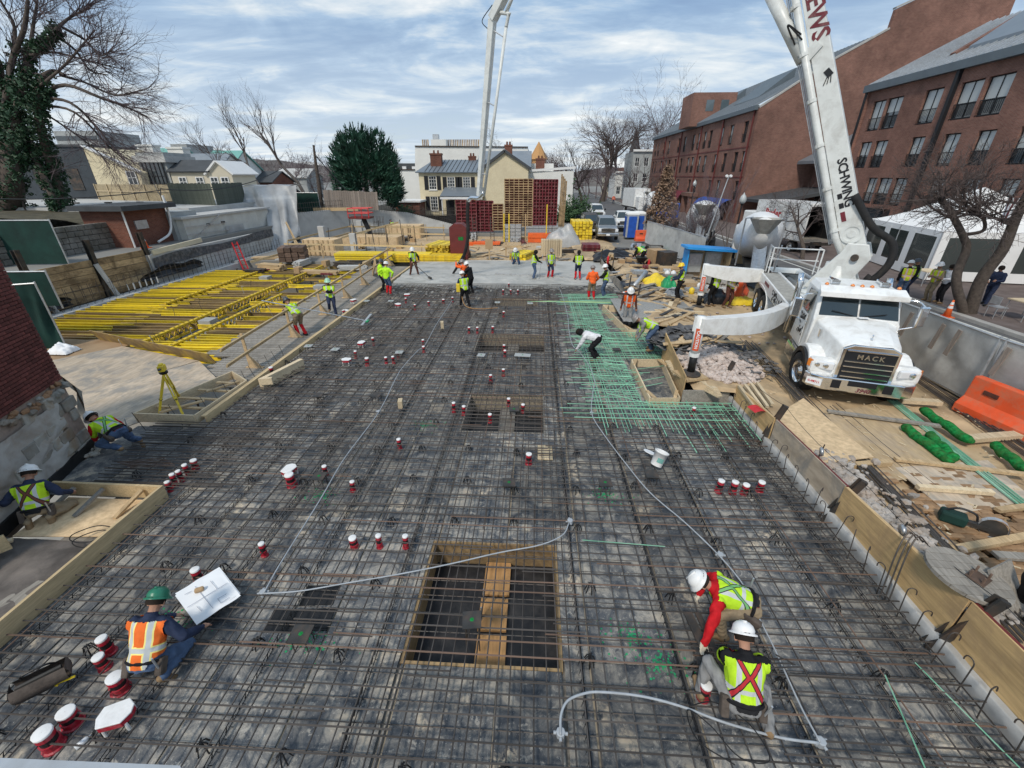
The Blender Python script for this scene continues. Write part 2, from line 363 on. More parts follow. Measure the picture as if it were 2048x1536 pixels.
mat('tentwhite',(.80,.80,.79),.6,.05,1.5,bump=.15,bscale=3)
mat('plasticsheet',(.44,.45,.455),.4,.18,1.2,bump=.6,bscale=2.5,spec=.5,dirt=(.30,.30,.29),damt=.5,dscale=.8); MATS['plasticsheet'].node_tree.nodes['Principled BSDF'].inputs['Alpha'].default_value=.82
mat('fabricgrey',(.52,.52,.50),.8,.14,.9,bump=.5,bscale=3,dirt=(.30,.29,.27),damt=.5)
mat('bark',(.088,.070,.058),.9,.4,9,bump=.8,bscale=22)
mat('barkgrey',(.13,.115,.105),.9,.4,7,bump=.8,bscale=22)
mat('twig',(.085,.065,.06),.9,.3,5)
mat('twigpurple',(.125,.095,.10),.9,.3,3)
mat('ivy',(.018,.055,.022),.6,.7,2.5,rv=.1); mat('pineneedle',(.014,.055,.032),.65,.75,.9); mat('shrubgreen',(.03,.07,.022),.7,.5,1.5)
mat('dryleaf',(.23,.15,.10),.85,.5,2.5)
mat('hill',(.12,.105,.095),.95,.45,.05,dirt=(.20,.19,.18),damt=.6,dscale=.03)
mat('grass',(.06,.07,.03),.95,.5,2,bump=.6,bscale=20)
mat('moss',(.075,.065,.040),.95,.5,1.5,bump=.8,bscale=12)
mat('stonewall',(.20,.19,.17),.9,.35,2.2,bump=.6,bscale=9,dirt=(.07,.065,.045),damt=.8,dscale=.8)
mat('stoneblock',(.30,.29,.26),.9,.28,3,bump=.8,bscale=9,dirt=(.27,.17,.09),damt=.75,dscale=1.7,rv=.25)
mat('render',(.40,.385,.36),.9,.2,2,bump=.9,bscale=6,dirt=(.27,.20,.14),damt=.6,dscale=1.1)
mat('claydirt',(.27,.155,.085),.95,.35,3,bump=.8,bscale=12)
mat('slate',(.085,.088,.095),.75,.4,5,bump=.3,bscale=15,dirt=(.30,.27,.24),damt=.4,dscale=5,rv=.35)
mat('rubble',(.40,.33,.29),.9,.35,9,bump=.6,bscale=30,dirt=(.52,.48,.45),damt=.7,dscale=6,rv=.2)
mat('rubblegrey',(.36,.33,.30),.9,.4,5,bump=.6,bscale=30,dirt=(.30,.21,.14),damt=.8,dscale=1.5)
mat('paver',(.30,.185,.10),.9,.3,6,rv=.3); mat('sidewalk',(.135,.105,.095),.9,.2,2,dirt=(.19,.16,.15),damt=.4)
mat_brick('brickhotel',(.265,.128,.096),(.20,.09,.068),(.27,.215,.185),.22,.075,'xy')
mat_brick('brickfar',(.24,.09,.06),(.17,.06,.042),(.2,.15,.12),.22,.075,'xy')
mat('brickred',(.135,.04,.034),.9,.3,8,bump=.3,bscale=50,rv=.3); mat('mortar',(.30,.24,.20),.95,.2,8)
mat_wood('wood',(.52,.38,.22)); mat_wood('woodlong',(.56,.43,.25),.2,rv=.12); mat_wood('woodgrey',(.27,.25,.22),.35); mat_wood('woodpale',(.60,.49,.33),.2); mat_wood('batten',(.30,.26,.20),.35)
mat_wood('ply',(.50,.37,.22),.22,stretch=(4,.8,4),dirt=(.36,.30,.24),damt=.4); mat_wood('plyworn',(.50,.41,.31),.22,stretch=(3,.7,3),dirt=(.22,.22,.21),damt=.75)
mat_wood('osb',(.62,.46,.28),.2,stretch=(3,3,3)); mat_wood('plyorange',(.46,.26,.11),.25,stretch=(6,.8,6)); mat_wood('lagging',(.42,.30,.17),.4,stretch=(1.5,1.5,14),dirt=(.12,.08,.045),damt=.8,rv=.3)
mat_wood('fencegreen',(.10,.115,.095),.35,stretch=(12,12,1.2)); mat_wood('fencebrown',(.26,.22,.19),.3,stretch=(12,12,1.2),rv=.25); mat_wood('plywall',(.42,.35,.23),.15,stretch=(2,2,2)); mat_wood('plyform',(.54,.37,.18),.32,stretch=(3,.5,6),dirt=(.34,.23,.13),damt=.6); mat_wood('plyedge',(.33,.23,.12),.3,stretch=(3,.5,6),dirt=(.2,.14,.09),damt=.6)
mat('sand',(.48,.355,.215),.95,.3,1.1,bump=.8,bscale=22,dirt=(.22,.155,.095),damt=.85,dscale=.8)
mat('dirt',(.30,.20,.115),.95,.3,.8,bump=.6,bscale=16,dirt=(.40,.30,.19),damt=.6,dscale=.7)
mat('mud',(.12,.105,.095),.9,.4,2,bump=.7,bscale=14,dirt=(.22,.19,.165),damt=.6,dscale=2)
mat('gravel',(.27,.27,.26),.95,.3,20,bump=.9,bscale=60)
mat('cityground',(.22,.215,.20),.95,.25,.08)
def mat_wet():
 t=NT('wetconcrete'); f=t.noise(.9,7,.65,.6,vec=t.co(scale=(1,1.6,1))); col=t.ramp(f,[(.3,(.27,.27,.25)),(.5,(.39,.385,.36)),(.7,(.47,.465,.44))]); t.bump(t.noise(14,6,.7),.25,.02)
 t.done(col,t.ramp(f,[(.3,(.45,) * 3),(.6,(.75,) * 3)]),0,.4)
mat_wet()
# ------------------------------------------------------------------ ground, road, pit
def build_ground():
 m=MB(); X=[-900,-160,-60,-23.4,-10.6,6.3,11.6,30,60,300,1200]; Y=[-300,-20,0,12,31.8,46,75,120,300,1800]
 def z(x,y):
  if -23.4 < x < 6.3 and 0 < y < 31.8: return None
  if -23.4 < x < 6.3 and 31.8 < y < 46: return -.02
  if x < -23.4: return 1.75 if y < 120 else 1.0
  if x < -10.6 and y < 12: return -.1
  return (.42 if y > 46 else .2) if (y > 46 or x > 6.3) else .30
 for i in range(len(X) - 1):
  for j in range(len(Y) - 1):
   x0,x1,y0,y1=X[i],X[i + 1],Y[j],Y[j + 1]; zz=z((x0 + x1) / 2,(y0 + y1) / 2)
   if zz is None: continue
   m.poly([(x0,y0,zz),(x1,y0,zz),(x1,y1,zz),(x0,y1,zz)])
   for (a,b,nx,ny) in (((x0,y0),(x1,y0),(x0 + x1) / 2,y0 - .5),((x1,y1),(x0,y1),(x0 + x1) / 2,y1 + .5),((x0,y1),(x0,y0),x0 - .5,(y0 + y1) / 2),((x1,y0),(x1,y1),x1 + .5,(y0 + y1) / 2)):
    zn=z(nx,ny); zn=-3.2 if zn is None else zn
    if zn < zz - .01: m.poly([(a[0],a[1],zn),(b[0],b[1],zn),(b[0],b[1],zz),(a[0],a[1],zz)])
 struct(m.build('ground','cityground'))
 m=MB(); m.poly([(-23.4,0,-3.2),(6.3,0,-3.2),(6.3,31.8,-3.2),(-23.4,31.8,-3.2)]); struct(m.build('pit_floor','concrete'))
 # sandy yard of the site, uneven
 m=MB()
 def xl_(y): return 5.98 if y < 10.68 else (4.5 if y < 13.5 else (5.35 if y < 16.1 else (4.75 if y < 19.7 else (5.08 if y < 31.6 else 3.2))))
 def yard(u,v):
  y=1.0 + v * 56; xl=xl_(y); x=xl + u * (11.9 - xl); e=max(0,1 - (x - xl) / .5)
  dz=.60 - .24 * max(0,min(1,(x - 6.2) / .9)); dz=dz if y < 30 else dz - .2
  return (x,y,dz + .05 * noise.noise(V((x * .8,y * .8,0))) + .04 * noise.noise(V((x * 3,y * 3,4))) - .12 * e)
 m.grid(yard,44,260); struct(m.build('yard','sand',smooth=True))
 m=MB()
 m.grid(lambda u,v: (-12 + u * 17.2,31.85 + v * 14,.10 + .015 * noise.noise(V((u * 20,v * 20,1)))),40,40); struct(m.build('staging_floor','ply',smooth=True))
 m=MB(); m.poly([(11.6,-20,.46),(17.7,-20,.46),(17.7,160,.46),(11.6,160,.46)]); m.poly([(5,52,.464),(11.6,52,.464),(11.6,160,.464),(5,160,.464)]); struct(m.build('road','asphalt'))
 m=MB(); m.box((17.28,60,.468),(.12,160,.004)); struct(m.build('gutter_line','linewhite'))
 m=MB(); m.box((17.85,60,.5),(.3,160,.2)); struct(m.build('kerb','kerbstone',bevel=.02))
 m=MB(); m.poly([(18.0,-20,.595),(32,-20,.595),(32,160,.595),(18.0,160,.595)]); struct(m.build('pavement','sidewalk'))
 # hills on the skyline
 for nm,y0,h,x0,x1,s in (('hill',420,20,-520,60,1),('hill',330,14,-60,240,5)):
  m=MB()
  def hf(u,v):
   x=x0 + u * (x1 - x0); e=math.sin(PI * min(max(u,0),1)) ** .4; hh=h * e * (.65 + .5 * noise.noise(V((u * 5,s,.3))) + .08 * noise.noise(V((u * 60,s,.3))))
   return (x,y0 + (v - .5) * 160,.3 + max(hh,0) * math.sin(PI * v))
  m.grid(hf,160,8); struct(m.build(nm,'hill',smooth=True))
build_ground()

# ------------------------------------------------------------------ slab formwork deck
RECESS=[(-1.66,.50,3.30,5.40),(-1.80,.38,8.95,10.98),(-2.15,.51,14.3,16.3),(-2.13,.26,20.4,21.85)]
def rect_sub(rs,h):
 out=[]
 for (a,b,c,d) in rs:
  e,f,g_,k=h
  if e >= b or f <= a or g_ >= d or k <= c: out.append((a,b,c,d)); continue
  if a < e: out.append((a,e,c,d))
  if f < b: out.append((f,b,c,d))
  l,r_=max(a,e),min(b,f)
  if c < g_: out.append((l,r_,c,g_))
  if k < d: out.append((l,r_,k,d))
 return out
def build_deck():
 m=MB(); m.box((-1.35,13,-.11),(14.0,25,.02)); 
 base=MB()
 rs=[(-8.35,5.74,1.0,26)]
 for h in RECESS: rs=rect_sub(rs,h)
 for a,b,c,d in rs: base.box(((a + b) / 2,(c + d) / 2,-.075),(b - a,d - c,.05))
 deck=struct(base.build('formwork_deck','woodgrey'))
 g=.011; y=1.0; k=0
 regs=[(-7.2,5.74,1.0,6.2),(-10.4,5.74,6.2,8.8),(-8.35,5.74,8.8,26.0)]
 while y < 26:
  for i in range(-8,5):
   x0=-.36 + i * 1.22; cell=(x0,x0 + 1.22,y,y + 2.44); rr=[]
   for q in regs:
    a,b,c,d=max(cell[0],q[0]),min(cell[1],q[1]),max(cell[2],q[2]),min(cell[3],q[3])
    if b - a > .05 and d - c > .05: rr.append((a,b,c,d))
   for h in RECESS: rr=rect_sub(rr,h)
   if not rr: continue
   mb=MB()
   gx=.045 if (i + k) % 2 == 0 else .012
   for a,b,c,d in rr: mb.box(((a + b) / 2,(c + d) / 2,-.009 + rng.uniform(-.002,.002)),(b - a - gx,d - c - g,.018))
   mb.build('panel','deck',deck)
  y += 2.44; k += 1
  # seam battens showing pale between the panels
 for i in range(-7,5):
  b=MB(); x=-.36 + i * 1.22; rr=[(x - .035,x + .035,1.0 if x > -7.2 else 8.8,25)]
  for h in RECESS: rr=rect_sub(rr,h)
  for a,bb,c,d in rr: b.box(((a + bb) / 2,(c + d) / 2,-.036),(bb - a,d - c,.03))
  b.build('batten','batten',deck)
  # recesses for the dropped beams
 for n_,(a,b,c,d) in enumerate(RECESS):
  t=thing('slab_recess',['deep open rectangular recess nearest the camera with an orange plank down its middle','second timber-edged recess in the deck, beyond the nearest one','third recess in the deck, just past the pair of green steel plates','farthest small recess in the deck, in front of the wet concrete'][n_],'recess',((a + b) / 2,(c + d) / 2,0))
  e=MB(); e.box(((a + b) / 2,(c + d) / 2,-.5),(b - a + .1,d - c + .1,.02)); e.build('bottom_panel','darkfilm',t)
  for (cx,cy,sx,sy) in ((a + .02,(c + d) / 2,.04,d - c),(b - .02,(c + d) / 2,.04,d - c),((a + b) / 2,c + .02,b - a - .08,.04),((a + b) / 2,d - .02,b - a - .08,.04)):
   e=MB(); e.box((cx,cy,-.245),(sx,sy,.5)); e.build('side_board','plyedge' if not n_ else ('batten' if cy > (c + d) / 2 + .1 else 'woodgrey'),t)
  mx=(a + b) / 2 + .05
  for q in range(3):
   e=MB(); l=(d - c - .1) / 3; e.box((mx + rng.uniform(-.03,.03),c + .05 + l * (q + .5),-.44 + rng.uniform(0,.02)),(.44,l - (.12 if q == 1 else .02),.04)); e.build('plank','plyorange' if not n_ else 'woodgrey',t)
  if n_ == 0:
   for q in (0.45,.6):
    e=MB(); yy=c + (d - c) * q
    for s in (-.16,0,.16): e.tube([(mx + s,yy,-.5),(mx + s,yy,-.12)],.012,6)
    e.build('steel_strap','galv',t)
build_deck()

# ------------------------------------------------------------------ fresh concrete at the far end
def build_pour():
 m=MB()
 def edge(x): return 23.9 + .5 * noise.noise(V((x * .5,3,0))) + .25 * noise.noise(V((x * 2,3,0))) + (.9 if x > 1.2 else 0) * min(1,max(0,(x - 1.2)))
 def f(u,v):
  x=-8.32 + u * (4.75 + 8.32); e=edge(x); y=e + (31.6 - e) * v ** 1.4; k=min(1,(y - e) / 2.4)
  z=.015 + .165 * k ** .8 + (.05 * noise.noise(V((x * 2.2,y * 2.2,0))) + .03 * noise.noise(V((x * 7,y * 7,2)))) * (1.25 if y < e + 2.9 else .16)
  return (x,y,z)
 m.grid(f,150,90); struct(m.build('poured_slab','wetconcrete',smooth=True))
 m=MB(); m.box((-1.8,31.7,.08),(13.2,.18,.22)); struct(m.build('slab_edge','dust'))
 t=MB(); p=G(990,548,.22); q=G(1128,552,.22); t.bar(p,q,.06,.1); tag(t.build('screed_bar','aluminium'),'long grey screed bar lying across the fresh concrete','screed')
 # splattered patches of concrete on the first bars
 m=MB(); rg=random.Random(4)
 for k in range(240):
  x=rg.uniform(-8,4.6); y=edge(x) - abs(rg.gauss(0,.8)); m.rock((x,y,.02 + rg.uniform(0,.1)),rg.uniform(.03,.13),rg,flat=.3)
 o=m.build('concrete_splatter','wetconcrete'); o['kind']='stuff'; o['label']='splashed lumps of wet concrete along the front of the pour'; o['category']='concrete'
build_pour()

# ------------------------------------------------------------------ reinforcement
def in_box(x,y): return (3.2 < x and 10.5 < y < 13.5) or (3.2 < x and 16.4 < y < 20.2)
def build_rebar():
 rg=random.Random(21); unit={}
 def bar_mesh(mt,r,n=5):
  if (mt,r) not in unit:
   b=MB(); b.tube([(0,0,-.5),(0,0,.5)],1.0,n); unit[(mt,r)]=b.mesh('rebar',mt)
  return unit[(mt,r)]
 def bar(p,q,r,mt,par):
  p=V(p); q=V(q); d=q - p; rot=d.to_track_quat('Z','Y').to_euler()
  return inst(bar_mesh(mt,r),'rebar',par,(p + q) / 2,rot,(r,r,d.length))
 def xl(y): return -7.1 if y < 6.1 else (-9.6 + (8.8 - y) * .25 if y < 8.8 else -8.2)
 def xr(y): return 5.55 if y < 10.6 else (3.15 if in_box(4,y) else (5.0 if y < 20 else 4.4))
 # transverse top bars
 T=thing('rebar_mat','dark steel bars laid side to side across the deck, top layer','rebar mat',(0,8,.15))
 jobs=[]; y=1.25
 while y < 24.4:
  a=xl(y); b=xr(y)
  cuts=[a]; x=a + rg.uniform(2.2,5.5)
  while x < b - 1.5: cuts.append(x); x += rg.uniform(3.2,6.0)
  cuts.append(b)
  for i in range(len(cuts) - 1):
   lap=.55
   p=cuts[i] - (lap if i else 0); q=cuts[i + 1]; s=rg.uniform(-.012,.012); dy=.05 * (i % 2)
   if 2.2 < p and 9.6 < y < 22: continue # green mat takes over here
   if 9.6 < y < 22 and q > 1.9: q=rg.uniform(1.0,2.6)
   if q - p < .5: continue
   jobs.append(((p,y + dy + s,.155 + .012 * (i % 2)),(q,y + dy - s + rg.uniform(-.02,.02),.155 + .012 * (i % 2)),'rebar_rust' if rg.random() < .16 else 'rebar'))
  y += rg.choice((.17,.2,.22,.25))
 jobs.sort(key=lambda j: j[0][1])
 for j in jobs[:299]: bar(j[0],j[1],.0108,j[2],T)
 if len(jobs) > 299:
  m=MB()
  for j in jobs[299:]: m.tube([j[0],j[1]],.0108,4)
  o=m.build('far_rebar','rebar',T); o['kind']='stuff'
  # longitudinal bars, just under them
 L=thing('rebar_mat','dark steel bars running away from the camera, under the cross bars','rebar mat',(-1,8,.13)); jobs=[]
 x=-8.15
 while x < 5.55:
  strip=-2.2 < x < .9
  y0=1.05 if x > -7.1 else 6.3; yend=24.2 if x < 1.6 else 10.4
  y=y0
  while y < yend:
   ln=rg.uniform(4.5,9); q=min(y + ln,yend); s=rg.uniform(-.03,.03)
   jobs.append(((x + s,max(y - .5,y0),.132),(x - s + rg.uniform(-.02,.02),q,.132),'rebar_rust' if rg.random() < .1 else 'rebar')); y=q
  x += rg.choice((.14,.15,.17)) if strip else rg.choice((.18,.22,.24,.28))
 for j in jobs[:299]: bar(j[0],j[1],.0100,j[2],L)
 # bottom mat: fine grid close to the deck
 m=MB(); y=1.1
 while y < 24:
  m.tube([(xl(y),y,.040),(xr(y),y + rg.uniform(-.03,.03),.040)],.007,4); y += .29 + rg.uniform(-.03,.03)
 x=99
 while x < 5.5:
  m.tube([(x,1.0 if x > -7.1 else 6.3,.027),(x + rg.uniform(-.04,.04),24 if x < 3 else 10.4,.027)],.007,4); x += .3 + rg.uniform(-.03,.03)
 o=m.build('bottom_mat','rebar',L); o['kind']='stuff'
 # extra dense bars on the left strip beside the brick wall
 D_=thing('rebar_mat','closely spaced dark bars beside the brick wall at the left edge','rebar mat',(-8.5,7.5,.17))
 for k in range(26):
  y=6.35 + k * .105; xx=xl(y) + .1
  bar((xx,y,.18),(xx + rg.uniform(2.3,4.4),y + rg.uniform(-.02,.02),.18),.0108,'rebar',D_)
 for k in range(26):
  y=8.95 + k * .3 + rg.uniform(-.05,.05); bar((-8.2,y,.18),(-8.2 + rg.uniform(2.4,5),y + rg.uniform(-.05,.05),.18),.0108,'rebar',D_)
  # epoxy-coated green mat on the right
 E=thing('rebar_mat','bright green coated bars laid as a thick crossing mat at the right','rebar mat',(3.2,15,.17))
 y=9.5
 while y < 22.3:
  a=1.4 + rg.uniform(-.35,.5) - (.35 if y < 10.3 else 0); b=5.5 if y < 10.4 else (xr(y) - .05)
  if y < 10.5 or not in_box(4,y) or True:
   bar((a,y,.175 + rg.uniform(0,.02)),(b,y + rg.uniform(-.12,.12),.175 + rg.uniform(0,.03)),.0105,'rebar_green',E)
   if rg.random() < .55: c=rg.uniform(1.2,3); bar((c,y + .06,.20),(min(b,c + 2.4),y + rg.uniform(-.25,.25),.20),.0105,'rebar_green',E)
  y += rg.choice((.14,.18,.22,.26))
 for k in range(34):
  x=1.75 + k * .112 + rg.uniform(-.03,.03); y0=9.2 + rg.uniform(-.5,.2) - (.7 if x > 3.5 and k % 3 == 0 else 0); y1=22.2 if x < 3.1 else rg.uniform(10.4,10.6)
  bar((x,y0,.16),(x + rg.uniform(-.1,.1),y1,.16),.0105,'rebar_green',E)
  if x > 3.1:
   bar((x,13.5,.16),(x + rg.uniform(-.08,.08),16.3,.16),.0105,'rebar_green',E)
 for k in range(26):
  x=rg.uniform(1.6,3.0); y=rg.uniform(10,20); bar((x,y,.2),(x + rg.uniform(.3,1.6),y + rg.uniform(-1.8,1.8),.2),.0105,'rebar_green',E)
 for k in range(6): bar((-.3 + k * .2,20.6 + k * .03,.19),(4.4,20.5 + k * .05 + rg.uniform(-.1,.1),.19),.0095,'rebar_lime' if k % 2 else 'rebar_green',E)
 # slab bolsters: runs of bent wire along the seams
 for i,x in enumerate((-6.9,-5.72,-4.6,-3.42,-2.0,.72,1.98,3.2,4.42,5.1)):
  b=MB(); y0,y1=(1.1 if x > -7 else 6.4),(23.5 if x < 1 else (9.2 if x > 1.5 else 14)); n=int((y1 - y0) / .12)
  b.tube([(x,y0,.10),(x + rng.uniform(-.15,.15),y1,.10)],.007,4); b.tube([(x + .025,y0,.075),(x + .025,y1,.075)],.006,4)
  for k in range(n):
   y=y0 + k * .12; b.add([(x - .03,y,.002),(x - .02,y + .012,.002),(x + .006,y + .03,.105),(x - .006,y + .03,.105)],[(0,1,2,3)]); b.add([(x + .03,y + .06,.002),(x + .02,y + .072,.002),(x - .006,y + .03,.105),(x + .006,y + .03,.105)],[(3,2,1,0)])
  tag(b.build('slab_bolster','black_wire'),'long black wire support strip under the bars along a deck seam','rebar support','wire support strips along the deck seams')
build_rebar()
# ------------------------------------------------------------------ right-hand edge of the slab
def build_right_edge():
 m=MB()
 def f(u,v): # rough concrete kerb: face and top
  y=.8 + u * 10.0; s=v * 3
  x,z=(5.50,-.1 + .36 * s) if s <= 1 else (5.50 + (s - 1) * .05,.27)
  return (x + .012 * noise.noise(V((y * 4,s * 3,0))),y,z + (.03 * noise.noise(V((y * 1.6,2,0))) if s > .9 else 0))
 m.grid(f,90,9); tag(m.build('concrete_kerb','concretecurb',smooth=True),'low grey concrete kerb along the right edge of the deck','kerb')
 # plywood edge form: sheets end to end
 t=thing('edge_form','plywood edge form standing on the concrete kerb along the right side','formwork',(5.57,6,.3))
 ys=[.8,2.45,3.85,6.2,8.6,10.6]; top=[1.0,1.0,.98,.86,.80,.68]
 for i in range(5):
  b=MB(); a,c=ys[i] + .01,ys[i + 1] - .01; x=5.58 + (.025 if i % 2 else 0)
  z0=.22; b.add([(x,a,z0),(x,c,z0),(x,c,top[i + 1]),(x,a,top[i]),(x + .02,a,z0),(x + .02,c,z0),(x + .02,c,top[i + 1]),(x + .02,a,top[i])],[(3,2,1,0),(4,5,6,7),(0,1,5,4),(1,2,6,5),(2,3,7,6),(3,0,4,7)])
  b.build('plywood_sheet','plyform' if i != 3 else 'plyworn',t)
  b=MB(); b.bar((x + .05,a,top[i] - .06),(x + .05,c,top[i + 1] - .06),.045,.1); b.build('waler','maroonplain' if i % 2 else 'wood',t)
  # steel soldier stakes
 for i,(y,h,sx) in enumerate(((3.89,1.2,.1),(6.26,1.08,.1),(8.76,1.16,.06),(11.46,1.08,.04),(13.7,1.1,.04))):
  b=MB(); d=.14
  b.bar((5.50,y - .03,.0),(5.66 + sx,y - .2,h),.05,.10); b.bar((5.52,y + .05,.0),(5.69 + sx,y - .12,h - .02),.018,.13)
  tag(b.build('steel_stake','darksteel'),['dark steel stake against the edge form beside the round cable spool top','dark steel stake leaning on the edge form near the hanging pulley','dark steel stake by the leaning sheet of oriented strand board','dark steel stake at the corner of the timber box by the rubble heap','dark steel stake by the pump truck outrigger leg'][i],'stake','steel stakes along the right edge')
  # upright hooked dowels and the U-bent bar ends
 hk=MB(); hk.tube([(0,0,0),(0,0,.5)] + [(0.055 - .055 * math.cos(a),0,.5 + .055 * math.sin(a)) for a in [PI * k / 6 for k in range(1,7)]] + [(.11,0,.46)],.008,5)
 me=hk.mesh('hooked_dowel','rebar')
 for k in range(26):
  y=1.6 + k * .345 + rng.uniform(-.05,.05)
  tag(inst(me,'hooked_dowel',None,(5.40 + rng.uniform(-.02,.02),y,-.02),(rng.uniform(-.16,.02),rng.uniform(-.05,.12),rng.uniform(-.4,2.0)),(1,1,rng.uniform(.9,1.12))),'upright steel dowel with a hooked top beside the concrete kerb','rebar','hooked dowels along the concrete kerb')
 ub=MB(); ub.tube([(-1.7,0,0),(-.06,0,0)] + [(-.06 + .06 * math.sin(a),0.0 + .06 - .06 * math.cos(a),.006) for a in [PI * k / 6 for k in range(1,6)]] + [(-.06,.12,.012),(-.3,.12,.012)],.009,5)
 me=ub.mesh('hooked_bar','rebar')
 for k in range(32):
  y=1.4 + k * .275 + rng.uniform(-.04,.04)
  tag(inst(me,'hooked_bar',None,(5.32 + rng.uniform(-.1,.08),y,.19),(0,rng.uniform(-.01,.01),rng.uniform(-.05,.05))),'flat bar of the top mat ending in a U-shaped hook at the kerb','rebar','U-hooked bar ends along the kerb')
  # timber kicker boxes cut into the green mat
 def kicker(lab,pts,h,open_side=None):
  c=sum((V((p[0],p[1],0)) for p in pts),V()) / len(pts); t=thing('kicker_box',lab,'formwork',(c.x,c.y,0))
  n=len(pts)
  for i in range(n):
   if open_side == i: continue
   p,q=V((*pts[i],h / 2)),V((*pts[(i + 1) % n],h / 2)); d=(q - p).normalized()
   b=MB(); b.bar(p + d * .02,q - d * .02,.04,h); b.build('side_board','woodpale',t)
  for i in range(n):
   p,q=V((*pts[i],h)),V((*pts[(i + 1) % n],h)); e=lerp(p,q,.16); r_=lerp(p,V((*pts[i - 1],h)),.16)
   b=MB(); b.bar(e,r_,.09,.035); b.build('corner_brace','wood',t)
  return t
 kicker('nearer timber box form in the green mat, beside the rubble heap',[(3.30,10.50),(4.12,10.55),(4.38,13.3),(3.34,13.25)],.27)
 kicker('farther timber box form around the worker in the orange vest',[(3.80,16.2),(4.7,16.25),(4.65,19.5),(3.30,19.8)],.3)
 b=MB(); b.bar((5.28,13.6,.35),(5.28,16.1,.35),.03,.62); tag(b.build('plywood_upright','plyform'),'upright plywood panel between the two timber boxes','formwork')
 b=MB(); b.slab([(4.22,10.7,.85),(4.42,13.6,1.1),(4.42,13.6,.1),(4.22,10.7,.1)],.03); tag(b.build('plywood_upright','plyform'),'curved plywood sheet behind the nearer timber box','formwork')
 b=MB(); b.bar((4.2,10.62,.22),(5.5,10.7,.22),.04,.5); tag(b.build('edge_board','woodgrey'),'short grey board closing the ground beside the nearer timber box','formwork')
 b=MB(); b.bar((5.0,20.1,.3),(4.65,27,.3),.04,.42); b.bar((4.65,27,.3),(4.75,31.4,.3),.04,.42); tag(b.build('edge_board','woodgrey'),'long plank edge form beside the standing orange-hooded worker','formwork')
 for k,y in enumerate((20.3,22.2,26.8,30.8)):
  b=MB(); b.tube([(5.0 - (y - 20.3) * .03,y,0),(5.05 - (y - 20.3) * .03,y,1.2)],.035,8); tag(b.build('pipe_post','darksteel'),['rusty pipe post at the corner of the farther timber box','rusty pipe post behind the worker in the lime vest and jeans','rusty pipe post by the far plank edge form','rusty pipe post where the fresh concrete ends at the right'][k],'post')
  # sagging lifeline cable between the stakes
 b=MB(); pts=[]
 P=[V((5.76,3.7,1.16)),V((5.76,6.06,1.06)),V((5.72,8.6,1.14)),V((5.7,11.3,1.05)),V((5.7,13.5,1.1))]
 P=[V((5.8,1.4,1.2))] + P
 for i in range(len(P) - 1):
  for k in range(6): t_=k / 6; pts.append(lerp(P[i],P[i + 1],t_) - V((0,0,.10 * 4 * t_ * (1 - t_))))
 b.tube(pts + [P[-1]],.006,4); tag(b.build('lifeline_cable','black_wire'),'thin dark cable strung between the steel stakes','cable')
 for k,(y,lab) in enumerate(((5.1,'round pulley hanging on the cable above the broken paving'),(7.15,'round pulley hanging on the cable by the leaning board'))):
  t=thing('pulley',lab,'pulley',(5.72,y,1.0)); b=MB(); b.lathe([(.02,-.03),(.085,-.028),(.095,0),(.085,.028),(.02,.03)],(5.72,y,.93),16,Matrix.Rotation(R(80),3,'Y') @ Matrix.Rotation(.4,3,'X')); b.build('wheel','steel',t,smooth=True)
  b=MB(); b.tube([(5.72,y,.96),(5.73,y,1.1)],.012,6); b.build('hook','darksteel',t); b=MB(); b.tube(curve_pts([(5.7,y,.86),(5.66,y - .1,.74),(5.62,y - .12,.66)]),.014,5); b.build('chain','darksteel',t)
 b=MB()
 for s in (0,.04,.075): b.tube(curve_pts([(5.36 + s,4.6 - s,.05),(5.45 + s,4.78 - s,.8),(5.60 + s,4.9 - s,1.08),(5.74 + s,4.86 - s,.98)]),.011,5)
 tag(b.build('bent_rebar','rebar'),'three bent bars hooked over the edge form beside the spool top','rebar')
build_right_edge()

